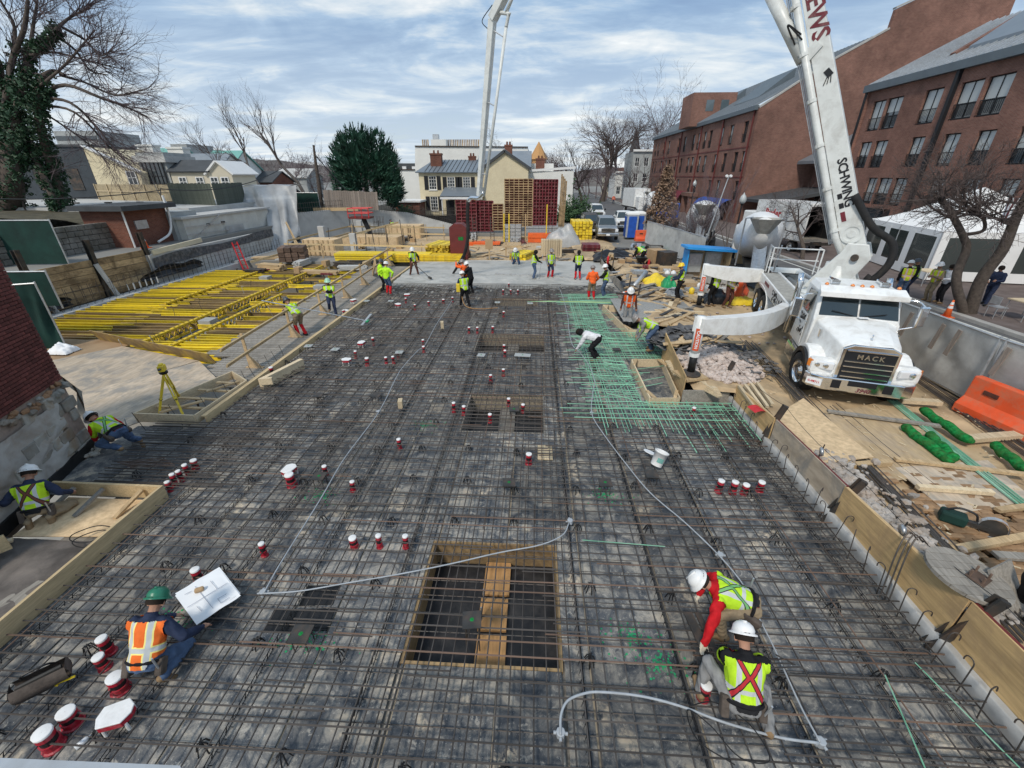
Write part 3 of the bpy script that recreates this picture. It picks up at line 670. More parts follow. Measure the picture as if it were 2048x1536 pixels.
# ------------------------------------------------------------------ left-hand edge: edge board, plank walkway, guardrail
def build_left_edge():
 t=thing('edge_form','long pale edge board with struts along the left side of the slab','formwork',(-8.4,16,0))
 y=9.0
 while y < 31:
  b=MB(); b.box((-8.41,y + 1.5,.12),(.045,2.98,.22)); b.build('board','woodlong',t); y += 3.0
 b=MB(); b.box((-8.475,20,.205),(.08,22,.04)); b.build('cap_rail','woodlong',t)
 # grey plank walkway
 w=thing('plank_walkway','worn grey plank walkway beside the slab edge under the guardrail','walkway',(-10,19,-.05))
 unit=MB(); unit.box((0,0,0),(1,.155,.05)); me=unit.mesh('plank','woodgrey')
 for k in range(104):
  y=11.2 + k * .185; x0=-11.7 + (.9 if y < 13.5 else 0) + rng.uniform(-.25,.25); x1=-8.55
  inst(me,'plank',w,((x0 + x1) / 2,y,-.06 + rng.uniform(-.004,.004)),(0,0,rng.uniform(-.006,.006)),(x1 - x0,1,1))
  # guardrail
 g_=thing('guardrail','sloping timber guardrail with two rails above the plank walkway','guardrail',(-10,20,0))
 def gx(y): return -9.42 - (y - 12.3) * .054
 for z,x0 in ((1.07,0),(.55,.03)):
  for (a,c) in ((11.4,17.2),(17.0,23.6),(23.4,31.5)):
   b=MB(); b.bar((gx(a) + x0,a,z),(gx(c) + x0,c,z),.045,.12,up=(.45,0,1)); b.build('rail','woodlong',g_)
 for y in (12.6,15.6,18.6,21.6,24.6,27.6,30.6):
  b=MB(); b.box((gx(y) - .05,y,.55),(.09,.045,1.25),.1); b.build('post','wood',g_)
  b=MB(); T=frame((gx(y) - .02,y - .05,-.03),(1,0,0),(0,0,1)); b.prism([(0,0),(.42,0),(.36,.1),(.04,.5),(0,.5)],-.01,.01,T); b.build('gusset','ply',g_)
  b=MB(); b.box((gx(y) + .1,y,-.015),(.6,.1,.035)); b.build('foot','wood',g_)
  # far return rails
 g2=thing('guardrail','level timber guardrail along the far edge of the left bay','guardrail',(-14,33,0))
 for z in (.5,1.0):
  b=MB(); b.bar((-19.5,33.4,z),(-8,32.6,z),.045,.12); b.build('rail','woodlong',g2)
 for x in (-19,-16.4,-13.8,-11.2,-8.6):
  b=MB(); b.box((x,33.1,.6),(.045,.09,1.2)); b.build('post','wood',g2)
 g3=thing('guardrail','timber guardrail around the far stack of boxed forms','guardrail',(-13,42,0))
 for z in (.75,1.35):
  b=MB(); b.bar((-18,42.5,z),(-8.5,42,z),.045,.13); b.build('rail','woodlong',g3)
  b=MB(); b.bar((-19.5,34,z - .2),(-18,42.5,z),.045,.13); b.build('rail','woodlong',g3)
 for x in (-17.6,-15.8,-14,-12.2,-10.4,-8.7):
  b=MB(); b.box((x,42.3,.85),(.05,.09,1.5)); b.build('post','wood',g3)
  # sloped long plank rails in mid distance
 for k,(p,q,lab) in enumerate((((-20,29.6,.3),(-12.6,41,1.9),'long timber rail rising past the lattice columns'),)):
  b=MB(); b.bar(p,q,.05,.14); tag(b.build('timber_rail','woodlong'),lab,'timber')
  # leaning form board beside the walkway
 b=MB(); b.bar(G(745,548,-.03),G(757,520,1.35) + V((0,-.6,0)),.45,.05,up=(1,.2,0)); tag(b.build('leaning_board','wood'),'brown board leaning on the guardrail behind the two lime-shirted workers','board')
 # timber box under the survey tripod
 t=thing('timber_box','stepped timber box form beneath the yellow survey tripod','formwork',(-9.3,9.6,0))
 for p,q in (((-10.25,8.95),(-8.62,8.93)),((-8.62,8.93),(-8.55,11.0)),((-10.25,8.95),(-9.4,11.6)),((-9.4,11.6),(-8.55,11.0))):
  b=MB(); b.bar((*p,.16),(*q,.16),.04,.25); b.build('side_board','woodpale',t)
 for k in range(4):
  y=9.4 + k * .5; b=MB(); b.bar((-10.0 + k * .2,y,.24),(-8.6,y - .05,.24),.09,.04); b.build('brace','wood',t)
 for (p,q) in (((-9.6,9.0),(-8.9,9.7)),((-9.2,10.2),(-8.7,10.9))):
  b=MB(); b.bar((*p,.29),(*q,.29),.09,.04); b.build('diagonal_brace','wood',t)
 b=MB(); b.bar((-8.05,10.9,.2),(-7.6,12.5,.2),.14,.34); b.bar((-8.05,10.9,.3),(-7.72,10.98,.3),.1,.2); tag(b.build('timber_block','woodpale'),'pale laminated timber block on the bars by the walkway corner','timber')
 # hooked dowels along that edge
 hk=MB(); hk.tube([(0,0,-.1),(0,0,.55)],.008,5); me=hk.mesh('straight_dowel','rebar')
 for k in range(12):
  y=8.6 + k * .42; tag(inst(me,'straight_dowel',None,(-8.62 - max(0,9.4 - y) * 1.4,y,0),(rng.uniform(-.1,.1),-.22,0)),'thin dowel leaning over the timber box and left edge board','rebar','dowels along the left edge board')
  # open timber box bottom left, plywood floor and muddy ground in it
 t=thing('timber_box','large timber box form in the bottom left corner with bare plywood floor','formwork',(-8.3,5,0))
 for p,q,h in (((-7.16,1.2),(-7.18,6.18),.34),((-7.2,6.2),(-9.5,6.22),.3),((-9.7,3.9),(-8.9,4.85),.3)):
  b=MB(); b.bar((*p,h / 2 + .02),(*q,h / 2 + .02),.05,h); b.build('side_board','woodlong',t)
 for x in (-9.0,-8.4,-7.6):
  b=MB(); b.bar((x,6.15,.25),(x - .15,5.6,.03),.09,.04); b.build('strut','woodgrey' if x < -8 else 'wood',t)
 b=MB(); b.slab([(-9.2,5.1,.02),(-7.24,5.2,.02),(-7.24,6.12,.02),(-9.2,6.12,.02)],.02); b.build('plywood_floor','osb',t)
 for p,q in (((-9.9,4.1),(-9.05,5.0)),((-9.35,4.6),(-8.75,4.35))):
  b=MB(); b.bar((*p,.16),(*q,.05),.1,.04); b.build('loose_board','woodpale',t)
 m=MB(); m.grid(lambda u,v: (-11 + u * 3.83,.6 + v * 4.5,-.03 + .08 * noise.noise(V((u * 6,v * 6,5))) + .03 * noise.noise(V((u * 25,v * 25,5)))),50,50); struct(m.build('mud_floor','mud',smooth=True))
 b=MB(); b.tube(curve_pts([(-7.55 + .33 * math.cos(a) + .03 * math.sin(3 * a),5.05 + .22 * math.sin(a),.05 + .01 * k_) for k_,a in enumerate([i * .6 for i in range(22)])],3),.009,5); tag(b.build('coiled_cable','black_wire'),'thin black cable coiled on the plywood floor of the corner box','cable')
 # sheets of muddy plywood behind the brick wall
 P=[[(-16.9,12.6),(-13.3,10.5),(-11.6,13.0),(-15.5,14.2)],[(-13.3,10.45),(-10.7,8.1),(-10.0,9.3),(-9.5,11.2),(-11.5,12.9)],[(-16.95,12.5),(-15.2,8.8),(-10.9,8.0),(-13.4,10.4)]]
 for i,pl in enumerate(P):
  b=MB(); b.slab([(x,y,.0 + .025 * i) for x,y in pl],.02); tag(b.build('plywood_sheet','plyworn'),['mud-stained plywood sheet nearest the yellow beams','mud-stained plywood sheet beside the survey tripod','mud-stained plywood sheet against the brick wall corner'][i],'plywood')
 b=MB(); b.bar((-17.2,14.9,.16),(-11.0,12.9,.12),.03,.5,up=(.1,-.5,1)); tag(b.build('edge_plywood','brownbeam'),'dark tilted plywood strip between the yellow beams and the muddy sheets','plywood')
 m=MB(); m.grid(lambda u,v: (-24 + u * 8.5,11.8 + v * 3.2,-.06 + .06 * noise.noise(V((u * 9,v * 5,2)))),30,14); struct(m.build('dirt_patch','dirt',smooth=True))
build_left_edge()

# ------------------------------------------------------------------ foundation bay on the left with yellow beams
def ibeam(mt):
 b=MB(); b.box((0,0,.085),(1,.08,.03)); b.box((0,0,-.085),(1,.08,.03)); b.box((0,0,0),(1,.028,.14)); return b.mesh('formwork_beam',mt)
def build_left_bay():
 ye,br=ibeam('yellowbeam'),ibeam('brownbeam'); rg=random.Random(5)
 def beam(x0,x1,y,z,me,lab,grp,a=0):
  tag(inst(me,'formwork_beam',None,((x0 + x1) / 2,y,z),(rg.uniform(-.05,.05),rg.uniform(-.006,.006),a + rg.uniform(-.008,.008)),(x1 - x0,1,1)),lab,'beam',grp)
 for k in range(38):
  y=15.3 + k * .36 + rg.uniform(-.05,.05); x0=-22.1 + rg.uniform(-.1,.25); dirty=(k < 3 or rg.random() < .14)
  beam(x0,x0 + 3.9 + rg.uniform(-.15,.5),y,-.2,br if dirty else ye,'yellow formwork beam in the long row beside the dowelled wall','yellow beams beside the dowelled wall')
 for k in range(44):
  y=15.0 + k * .38 + rg.uniform(-.06,.06); x0=-18.9 + rg.uniform(-.3,.5)
  beam(x0,x0 + 3.5 + rg.uniform(-.3,.3),y,-.24,br if rg.random() < .62 else ye,'weathered formwork beam in the middle of the open bay','weathered beams mid bay')
 for k in range(13):
  y=13.35 + k * .27 + rg.uniform(-.05,.05); x1=-11.4 + (y - 13.4) * .16 + rg.uniform(-.2,.2)
  beam(-15.0 + (.0 if y < 15 else 1.4),x1,y,-.16,ye if k < 10 else br,'bright yellow formwork beam in front of the plank walkway','yellow beams in front of the walkway')
 for k in range(22):
  y=17.3 + k * .64; beam(-13.6 - (1.3 if k % 3 == 0 else 0),-11.5,y,-.26,br if k % 2 else ye,'short formwork beam beside the plank walkway','short beams beside the walkway')
  # lattice girders
 for i,(x,y0,y1,lab) in enumerate(((-15.2,14.3,31,'long yellow lattice girder across the bay, left of the pair'),(-13.75,14.3,22.2,'shorter yellow lattice girder across the bay, right of the pair'),(-18.6,20,31,'dusty yellow lattice girder farthest left in the bay'))):
  t=thing('lattice_girder',lab,'girder',(x,y0,-.1))
  for nm,z in (('top_chord',-.03),('bottom_chord',-.42)):
   b=MB(); b.box((x,(y0 + y1) / 2,z),(.16,y1 - y0,.07)); b.build(nm,'girder',t)
  b=MB(); n=int((y1 - y0) / .28)
  for k in range(n):
   y=y0 + .14 + k * .28; b.bar((x + .05,y - .12,-.07),(x + .05,y + .12,-.385),.025,.04); b.bar((x - .05,y + .12,-.07),(x - .05,y - .12,-.385),.025,.04)
  b.build('lacing','girder',t)
  b=MB(); 
  for k in range(n): b.box((x,y0 + .14 + k * .28,.009),(.09,.05,.006),rg.uniform(-.5,.5))
  b.build('slots','blackplastic',t)
  # shoring posts
 pm=MB(); pm.tube([(0,0,-3.2),(0,0,-.3)],.035,8); pm.box((0,0,-.3),(.2,.2,.02)); me=pm.mesh('shoring_post','darksteel')
 for x in (-21.6,-18.8,-15.2,-13.75,-11.9):
  for k in range(9): tag(inst(me,'shoring_post',None,(x,14.6 + k * 1.95,0)),'steel shoring post standing under the formwork beams','prop','shoring posts under the beams')
 for k in range(16):
  x=rg.uniform(-17.5,-12); y=rg.uniform(14,27); b=MB(); b.tube([(0,0,-.3),(0,0,.22)] + [(.05 - .05 * math.cos(a),0,.22 + .05 * math.sin(a)) for a in (1,2,3.1)],.01,5)
  o=b.build('hooked_dowel','galv' if k % 3 == 0 else 'rebar'); o.location=(x,y,0); o.rotation_euler=(rg.uniform(-.2,.2),rg.uniform(-.2,.2),rg.uniform(0,6)); tag(o,'hooked dowel poking up between the formwork beams','rebar','hooked dowels in the open bay')
 for k,(x,y) in enumerate(((-14.6,17.6),(-12.6,24.3),(-17.2,26.5))):
  b=MB(); b.box((x,y,-.35),(.55,.55,.7)); tag(b.build('concrete_column','concrete',bevel=.01),['grey concrete column head between the two lattice girders','grey concrete column head behind the folded-arms worker','grey concrete column head in the far part of the bay'][k],'column')
  # dowelled foundation wall and the concrete beyond it
 b=MB(); b.box((-22.55,20,-1.66),(.7,23,3.1)); tag(b.build('foundation_wall','concretelight',bevel=.02),'low pale concrete foundation wall with dowels along the left','wall')
 b=MB(); b.add([(-22.3,31.5,-3.2),(-22.3,41.5,-3.2),(-22.3,41.5,.0),(-22.3,31.5,.0),(-22.7,31.5,-3.2),(-22.7,41.5,-3.2),(-22.7,41.5,.0),(-22.7,31.5,.0)],[(0,1,2,3),(7,6,5,4),(3,2,6,7),(0,3,7,4),(1,5,6,2)]); tag(b.build('foundation_wall','concretelight'),'pale concrete foundation wall beyond the red ladder','wall')
 dw=MB(); dw.tube([(0,0,-.1),(0,0,1.0)],.009,4); me=dw.mesh('straight_dowel','rebar'); mew=MB(); mew.tube([(0,0,0),(0,0,.34)],.022,5); mw=mew.mesh('dowel_cap','whitecap')
 for k in range(120):
  y=13.6 + k * .205; x=-22.45 - .16 * (k % 2); o=inst(me,'straight_dowel',None,(x,y,-.1),(rg.uniform(-.04,.04),rg.uniform(-.03,.03),0),(1,1,rg.uniform(.92,1.1)))
  tag(o,'upright dowel rising from the low foundation wall','rebar','dowels along the foundation wall')
  if 2 < k < 12 or 42 < k < 54: inst(mw,'plastic_sleeve',o,(x,y,.02))
 for z in (.35,.7):
  b=MB(); b.tube([(-22.5,13.6,z),(-22.5,38,z)],.008,4); tag(b.build('tie_bar','rebar'),'long tie bar along the foundation wall dowels, %s' % ('lower one' if z < .5 else 'upper one'),'rebar')
  # black sheeting draped through the dowels
 for k,(y0,y1,z0,lab) in enumerate(((16.6,19.4,.05,'black plastic sheet bunched behind the dowels, nearer one'),(23.6,28.6,.2,'black plastic sheet bunched behind the dowels, farther one'),(13.6,14.6,.1,'small black plastic bundle at the near end of the dowelled wall'))):
  b=MB(); b.grid(lambda u,v: (-22.68 - .3 * math.sin(PI * v) * (.7 + .5 * noise.noise(V((u * 6,v * 3,k)))),y0 + u * (y1 - y0),z0 + v * (.62 + .25 * noise.noise(V((u * 4,1,k)))) * (.4 + .6 * math.sin(PI * min(1,u * 1.02)) ** .5)),24,8); tag(b.build('black_sheet','tarpblack',smooth=True),lab,'plastic sheet')
  # timber lagging between steel piles
 t=thing('lagging_wall','weathered timber lagging between steel piles behind the dowels','retaining wall',(-23.2,20,0))
 ys=[12.0,15.2,18.4,21.7,25.0]
 for i in range(4):
  for j in range(6):
   b=MB(); z=-.15 + j * .33; b.box((-23.25 + rg.uniform(-.03,.03),(ys[i] + ys[i + 1]) / 2,z + .16),(.08,ys[i + 1] - ys[i] - .24,.31),Matrix.Rotation(rg.uniform(-.01,.01),3,'X')); b.build('lagging_board','lagging',t)
 for y in ys:
  b=MB(); b.box((-23.1,y,.2),(.02,.22,5.2)); b.box((-23.3,y,.2),(.02,.22,5.2)); b.box((-23.2,y,.2),(.18,.02,5.2)); b.build('steel_pile','darksteel',t)
 for y in (18.6,21.9): 
  b=MB(); b.bar((-22.75,y - .1,-.1),(-23.05,y - .3,1.6),.12,.2); b.build('concrete_strut','concretelight',t)
  # dark dimpled membrane above the rest of the wall
 b=MB(); b.grid(lambda u,v: (-22.95 + .06 * noise.noise(V((u * 20,v * 4,0))),25.0 + u * 13,.75 + u * .25 + v * (.55 + .1 * math.sin(u * 9))),60,6); tag(b.build('drainage_membrane','slate',smooth=True),'dark grey drainage membrane hung above the foundation wall','membrane')
 b=MB(); b.box((-23.15,31.5,.2),(.3,13.2,2.6)); tag(b.build('backing_wall','concretelight'),'pale concrete wall face behind the dark membrane','wall')
 b=MB(); b.bar((-23.0,25.2,1.62),(-23.05,29.5,1.78),.12,.28); tag(b.build('wall_beam','stuccopale'),'pale timber ledge above the membrane by the brick shed','beam')
 # far basement walls
 b=MB(); pts=[(-22.5,41.5),(-19.5,47),(-14.0,49.5),(-9.0,49.5)]
 hs=[2.6,2.7,2.1,.9]
 for i in range(3):
  p,q=pts[i],pts[i + 1]; o=MB(); o.add([(*p,-3.2),(*q,-3.2),(*q,hs[i + 1]),(*p,hs[i]),(p[0] - .2,p[1] + .4,-3.2),(q[0] - .2,q[1] + .4,-3.2),(q[0] - .2,q[1] + .4,hs[i + 1]),(p[0] - .2,p[1] + .4,hs[i])],[(0,1,2,3),(7,6,5,4),(3,2,6,7)])
  tag(o.build('basement_wall','concretelight'),['pale concrete basement wall under the translucent sheeting','pale concrete basement wall beside the red hoist platform','low concrete basement wall beneath the yellow house fence'][i],'wall')
  o=MB(); n=int((V(q) - V(p)).length / .25)
  for k in range(n):
   c=lerp((*p,hs[i]),(*q,hs[i + 1]),k / n); o.tube([c - V((0,0,.1)),c + V((rg.uniform(-.05,.05),0,1.1 if i else .9))],.014,4)
  for z in (.4,.8): o.tube([(*p,hs[i] + z),(*q,hs[i + 1] + z)],.012,4)
  tag(o.build('wall_dowels','rebar'),['rank of dowels on the basement wall beside the sheeting','rank of dowels on the basement wall above the hoist','rank of dowels on the far low basement wall'][i],'rebar mat')
 for k,(px,y) in enumerate(((705,36),(722,44),(645,36.5))):
  c=AT(px,470,y); b=MB(); b.box((c.x,y,-.2),(.5,.4,3.4 + k * .5)); tag(b.build('concrete_pier','concretelight',bevel=.02),['slim pale pier beside the crated forms','slim pale pier by the red hoist platform','slim pale pier behind the leaning timber'][k],'column')
build_left_bay()
# ------------------------------------------------------------------ buildings
def facade(parent,o,u,w,h,holes,t,mt,name='wall',n=None):
 """brick/plaster wall with real openings: o = lower corner, u = unit direction along it, holes = (u0,u1,z0,z1); t = thickness away from viewer side n"""
 o=V(o); u=V(u).normalized(); n=V(n).normalized(); rs=[(0,w,0,h)]
 for q in holes: rs=rect_sub(rs,q)
 b=MB()
 for a,c,d,e in rs:
  P=[o + u * a + V((0,0,d)),o + u * c + V((0,0,d)),o + u * c + V((0,0,e)),o + u * a + V((0,0,e))]
  b.add(P + [p - n * t for p in P],[(0,1,2,3),(7,6,5,4),(0,4,5,1),(1,5,6,2),(2,6,7,3),(3,7,4,0)])
 return b.build(name,mt,parent,fixn=False)
def window(parent,o,u,n,q,deep=.14,glass='glassdark',fr='shutter',sash=(2,2),fw=.06,rail=False,cur=0,sill=None,name='window'):
 o=V(o); u=V(u).normalized(); n=V(n).normalized(); a,c,d,e=q; p0=o + u * a + V((0,0,d)) - n * deep; w,h=c - a,e - d
 b=MB(); b.add([p0,p0 + u * w,p0 + u * w + V((0,0,h)),p0 + V((0,0,h))],[(0,1,2,3)]); win=b.build(name,glass,parent)
 f=MB(); rot=frame((0,0,0),u,n).to_3x3(); pf=p0 + n * .03
 def bx(uu,zz,sw,sh): f.box(pf + u * uu + V((0,0,zz)),(sw,.05,sh),rot)
 bx(w / 2,fw / 2,w,fw); bx(w / 2,h - fw / 2,w,fw); bx(fw / 2,h / 2,fw,h - 2 * fw); bx(w - fw / 2,h / 2,fw,h - 2 * fw)
 for k in range(1,sash[0]): bx(w * k / sash[0],h / 2,fw * .6,h - 2 * fw)
 for k in range(1,sash[1]): bx(w / 2,h * k / sash[1],w - 2 * fw,fw * .6)
 f.build('frame',fr,win)
 if cur:
  k=MB(); z0=h * (1 - cur); pc=p0 + n * .012; k.add([pc + u * fw + V((0,0,z0)),pc + u * (w - fw) + V((0,0,z0)),pc + u * (w - fw) + V((0,0,h - fw)),pc + u * fw + V((0,0,h - fw))],[(0,1,2,3)]); k.build('blind','curtain',win)
 if rail:
  k=MB(); pr=p0 + n * (deep - .02)
  for z in (.08,h * .42): k.box(pr + u * (w / 2) + V((0,0,z)),(w,.04,.05),rot)
  m_=max(3,int(w / .13))
  for i in range(m_ + 1): k.box(pr + u * (w * i / m_) + V((0,0,h * .25)),(.02,.02,h * .34),rot)
  k.build('railing','shutter',win)
 if sill:
  k=MB(); k.box(p0 + n * (deep + .02) + u * (w / 2) + V((0,0,-.05)),(w + .16,.14,.09),rot); k.build('sill',sill,win)
 return win
def hotel():
 rg=random.Random(3); X=24.0; N_=(-1,0,0); U=(0,1,0); y0,y1=56.0,101.0; z0=.5
 t=thing('brick_hotel','long four-storey red brick block with grey metal roof down the street','building',(24,78,.5))
 zx=lambda q: 1230 + q / 6.98
 def row(lst,py,sill,hgt):
  out=[]
  for q in lst:
   y=AX(zx(q),py,X).y; w=1.15; 
   out.append((y - w / 2 - y0,y + w / 2 - y0,sill - z0,sill + hgt - z0))
  return out
 h1=row((565,605,680,745,880,960,1075,1140,1225,1300,1450,1575,1760,1865),300,9.2,2.15)
 h2=row((530,565,640,705,750,835,915,1010,1070,1165,1240,1380,1510,1660,1770),330,6.15,2.15)
 h3=row((500,605,670,790,865,1025,1110,1310,1430,1690),375,3.1,2.1)
 def fix(hs):
  hs=sorted(hs); o=[]
  for a,c,d,e in hs:
   if a < .3: continue
   if o and a < o[-1][1] + .18: a=o[-1][1] + .18; c=max(c,a + .8)
   if c > 44.6: continue
   o.append((a,c,d,e))
  return o
 H=[fix(h1),fix(h2),fix(h3)]
 door=[(3.2,7.5,0.05,2.3),(10,14.5,.05,2.3),(17.5,20,.05,2.3),(26,30,.05,2.2),(33,36,.05,2.2)]
 facade(t,(X,y0,z0),U,45,11.9,[q for r_ in H for q in r_] + door,.4,'brickhotel',n=N_)
 for r_ in H:
  for q in r_: window(t,(X,y0,z0),U,N_,q,.22,'glassdark','shutter',(2,2),.07,True,rg.choice((0,0,.5,.55,.9)))
 for q in door:
  b=MB(); b.add([(X + .38,y0 + q[0],z0 + q[2]),(X + .38,y0 + q[1],z0 + q[2]),(X + .38,y0 + q[1],z0 + q[3]),(X + .38,y0 + q[0],z0 + q[3])],[(0,1,2,3)]); b.build('shopfront','glassdark',t)
 for q,py in ((690,310),(900,310),(1160,310),(1440,310),(1850,310)):
  y=AX(zx(q),py,X).y
  if y < 57: y=56.3
  b=MB(); b.tube([(X - .1,y,.6),(X - .1,y,12.2)],.08,6); b.build('downpipe','maroonplain',t)
 b=MB(); b.box((X - .15,(y0 + y1) / 2,12.42),(.4,y1 - y0 + .4,.45)); b.build('fascia','fasciagrey',t)
 for z in (5.6,8.7):
  b=MB(); b.box((X - .02,(y0 + y1) / 2,z),(.06,y1 - y0,.1)); b.build('string_course','maroonplain',t)
 rf=MB(); P=[(X - .3,y0 + .3,12.66),(X - .3,y1,12.66),(35.5,y1,19.0),(35.5,y0 + .3,19.0)]; rf.slab([P[0],P[3],P[2],P[1]],.15); ro=rf.build('roof','roofgrey',t)
 s=MB(); n_=70
 for k in range(n_): 
  y=y0 + .6 + k * .64; s.bar((X - .28,y,12.70),(35.4,y,19.03),.05,.07)
 s.build('standing_seams','roofmetal',ro)
 for k in range(3): # recessed roof-light bands
  b=MB(); y=62 + k * 13; T=lambda x,yy,dz: (x,yy,12.66 + (x - X + .3) * .5377 + dz)
  b.add([T(26.4,y,.12),T(26.4,y + 7,.12),T(30,y + 7,1.0),T(30,y,1.0),T(26.4,y,.0),T(26.4,y + 7,0),T(30,y + 7,0),T(30,y,0)],[(0,1,2,3),(0,3,7,4),(2,1,5,6),(3,2,6,7),(1,0,4,5)]); b.build('roof_light','fasciagrey',ro,fixn=True)
  # end gable, stepping up to the tall block behind
 g_=MB(); g_.prism([(24.0,.5),(46,.5),(46,25.5),(37.2,21.4),(35.1,20.5),(35.05,18.9),(30,16.2),(28.7,15.35),(24.0,12.3)],-.2,.2,Matrix(((1,0,0,0),(0,0,-1,55.78),(0,1,0,0),(0,0,0,1)))); g_.build('gable_wall','brickhotel',t,fixn=True)
 c=MB(); pr=[(24.0,12.4),(28.7,15.45),(30,16.3),(35.05,19.0)]; pr2=[(35.05,20.6),(37.2,21.5),(46,25.6)]
 for L in (pr,pr2):
  for a,b_ in zip(L,L[1:]): c.bar((a[0],55.78,a[1]),(b_[0],55.78,b_[1]),.5,.16)
 c.build('coping','kerbstone',t)
 tw=MB(); tw.box((25.6,77,14.4),(6.2,5,4.2)); tw.build('stair_tower','brickhotel',t)
 for x in (24.5,26.6):
  b=MB(); b.add([(x,74.47,14.2),(x + 1.1,74.47,14.2),(x + 1.1,74.47,15.6),(x,74.47,15.6)],[(0,1,2,3)]); b.build('window','glasspane',t)
  # vaulted awnings
 for k,(ya,yb,z,mt,nm) in enumerate(((83.5,90.5,3.0,'awningred','a'),(74.5,81.5,2.9,'awningred','b'),(57.5,66.8,2.5,'awningblue','c'))):
  b=MB(); b.grid(lambda u,v: (X - 1.5 * math.cos(v * PI / 2) - .02,ya + (yb - ya) * u,z - .75 + 1.35 * math.sin(v * PI / 2)),8,8)
  b.grid(lambda u,v: (X - 1.52,ya + (yb - ya) * u,z - 1.05 + .3 * v),8,1); b.build('awning',mt,t,smooth=True)
  # porch brick piers
 for y in (70.3,73.3):
  b=MB(); b.box((X - .6,y,1.6),(1.0,.7,2.8)); b.build('pier','brickhotel',t)
 b=MB(); b.box((X - .6,71.8,3.2),(1.2,4.2,.5)); b.build('lintel','brickhotel',t)

 # near wing, set back
 X2=29.9; t=thing('brick_hotel','near red brick wing behind the white tent, with juliet balconies','building',(29.9,34,.5)); y0,y1=14.0,47.6
 zz=lambda q: 1400 + q * .3164
 def row2(lst,zs):
  return [(AX(zz(a),py,X2).y,AX(zz(b_),py,X2).y) + zs for a,b_,py in lst]
 r1=row2([(1075,1150,230),(1165,1255,225),(1395,1500,215),(1610,1745,205),(1775,1930,198)],(9.35,11.65))
 r2=row2([(995,1060,312),(1085,1160,310),(1310,1390,305),(1515,1610,300),(1720,1830,296),(1990,2130,285)],(6.4,8.5))
 r3=row2([(1035,1095,385),(1110,1190,382),(1210,1290,380),(1440,1530,378),(1650,1760,372),(1900,2020,366)],(3.5,5.6))
 hs=[]
 for r_ in (r1,r2,r3):
  for a,b_,d,e in r_:
   a,b_=min(a,b_),max(a,b_); hs.append((max(a - y0,.3),min(b_ - y0,y1 - y0 - .3),d - .5,e - .5))
 for y in (22.5,19.3,16.2):
  for d in (9.35,6.4,3.5): hs.append((y - y0,y - y0 + 1.6,d - .5,d + 1.7))
 door=[(1,5,.05,2.9),(7,9.3,.05,2.6),(11,16,.05,2.6),(18,24,.05,2.7),(26,32,.05,2.7)]
 facade(t,(X2,y0,.5),U,y1 - y0,12.0,hs + door,.4,'brickhotel',n=N_)
 for q in hs: window(t,(X2,y0,.5),U,N_,q,.22,'glassdark','shutter',(2,1),.07,True,rg.choice((.5,.58,.58,.9,.45)))
 for i,q in enumerate(door):
  b=MB(); b.add([(X2 + .36,y0 + q[0],.5 + q[2]),(X2 + .36,y0 + q[1],.5 + q[2]),(X2 + .36,y0 + q[1],.5 + q[3]),(X2 + .36,y0 + q[0],.5 + q[3])],[(0,1,2,3)]); b.build('shopfront','glassdark',t)
  if i == 1:
   for k in (0,1):
    b=MB(); b.box((X2 + .2,y0 + 7.6 + k * 1.15,1.75),(.08,1.05,2.4)); d_=b.build('door','plyorange',t)
    for z in (1.2,2.3): b=MB(); b.box((X2 + .15,y0 + 7.6 + k * 1.15,z),(.04,.7,.8)); b.build('pane','glassdark',d_)
 b=MB(); b.box((X2 + 3,y1 - .2,6.5),(6.4,.4,12)); b.build('side_wall','brickhotel',t)
 b=MB(); b.box((X2 - .15,(y0 + y1) / 2,12.75),(.5,y1 - y0 + .3,.55)); b.build('fascia','fasciagrey',t)
 rf=MB(); rf.slab([(X2 - .3,y0,13.03),(38,y0,17.4),(38,y1,17.4),(X2 - .3,y1,13.03)],.15); ro=rf.build('roof','roofgrey',t)
 s=MB()
 for k in range(56): y=y0 + .3 + k * .6; s.bar((X2 - .28,y,13.07),(37.9,y,17.43),.05,.07)
 s.build('standing_seams','galv',ro)
 b=MB(); 
 b.add([(31.6,24,14.3),(31.6,40.5,14.3),(37.5,40.5,18.6),(37.5,24,18.6),(31.6,24,13.3),(31.6,40.5,13.3),(37.5,40.5,17),(37.5,24,17)],[(0,3,2,1),(0,1,5,4),(1,2,6,5),(3,0,4,7),(2,3,7,6)]); b.build('roof_light','roofmetal',ro,fixn=True)
 b=MB(); b.bar((31.5,41.5,13.9),(37.5,41.5,17.6),.5,.5); b.build('parapet','brickhotel',ro)
 for py,pxx in ((200,1905),(330,1722)):
  pass
 for y in (47.45,AX(1871,280,X2).y,22.0):
  b=MB(); b.box((X2 - .12,y,6.6),(.25,.28,12)); b.build('downpipe','shutter',t)
 b=MB(); b.grid(lambda u,v: (X2 - 1.8 + v * 1.8,14 + u * 13,3.0 + v * .75),6,2); b.grid(lambda u,v: (X2 - 1.82,14 + u * 13,2.65 + v * .36),6,1); b.build('awning','awningblue',t)
 # link building between the two, in the recess
 t=thing('link_block','low brick link with a glazed canopy between the two hotel blocks','building',(33,52,.5))
 b=MB(); b.box((34,51.7,3.5),(5,7.6,6.4)); b.build('wall','brickhotel',t)
 b=MB(); b.add([(29.5,47.9,7.2),(29.5,55.5,7.2),(36,55.5,10.6),(36,47.9,10.6),(29.5,47.9,6.9),(29.5,55.5,6.9),(36,55.5,10.2),(36,47.9,10.2)],[(0,3,2,1),(0,1,5,4),(4,5,6,7),(0,4,7,3)]); b.build('canopy','roofmetal',t)
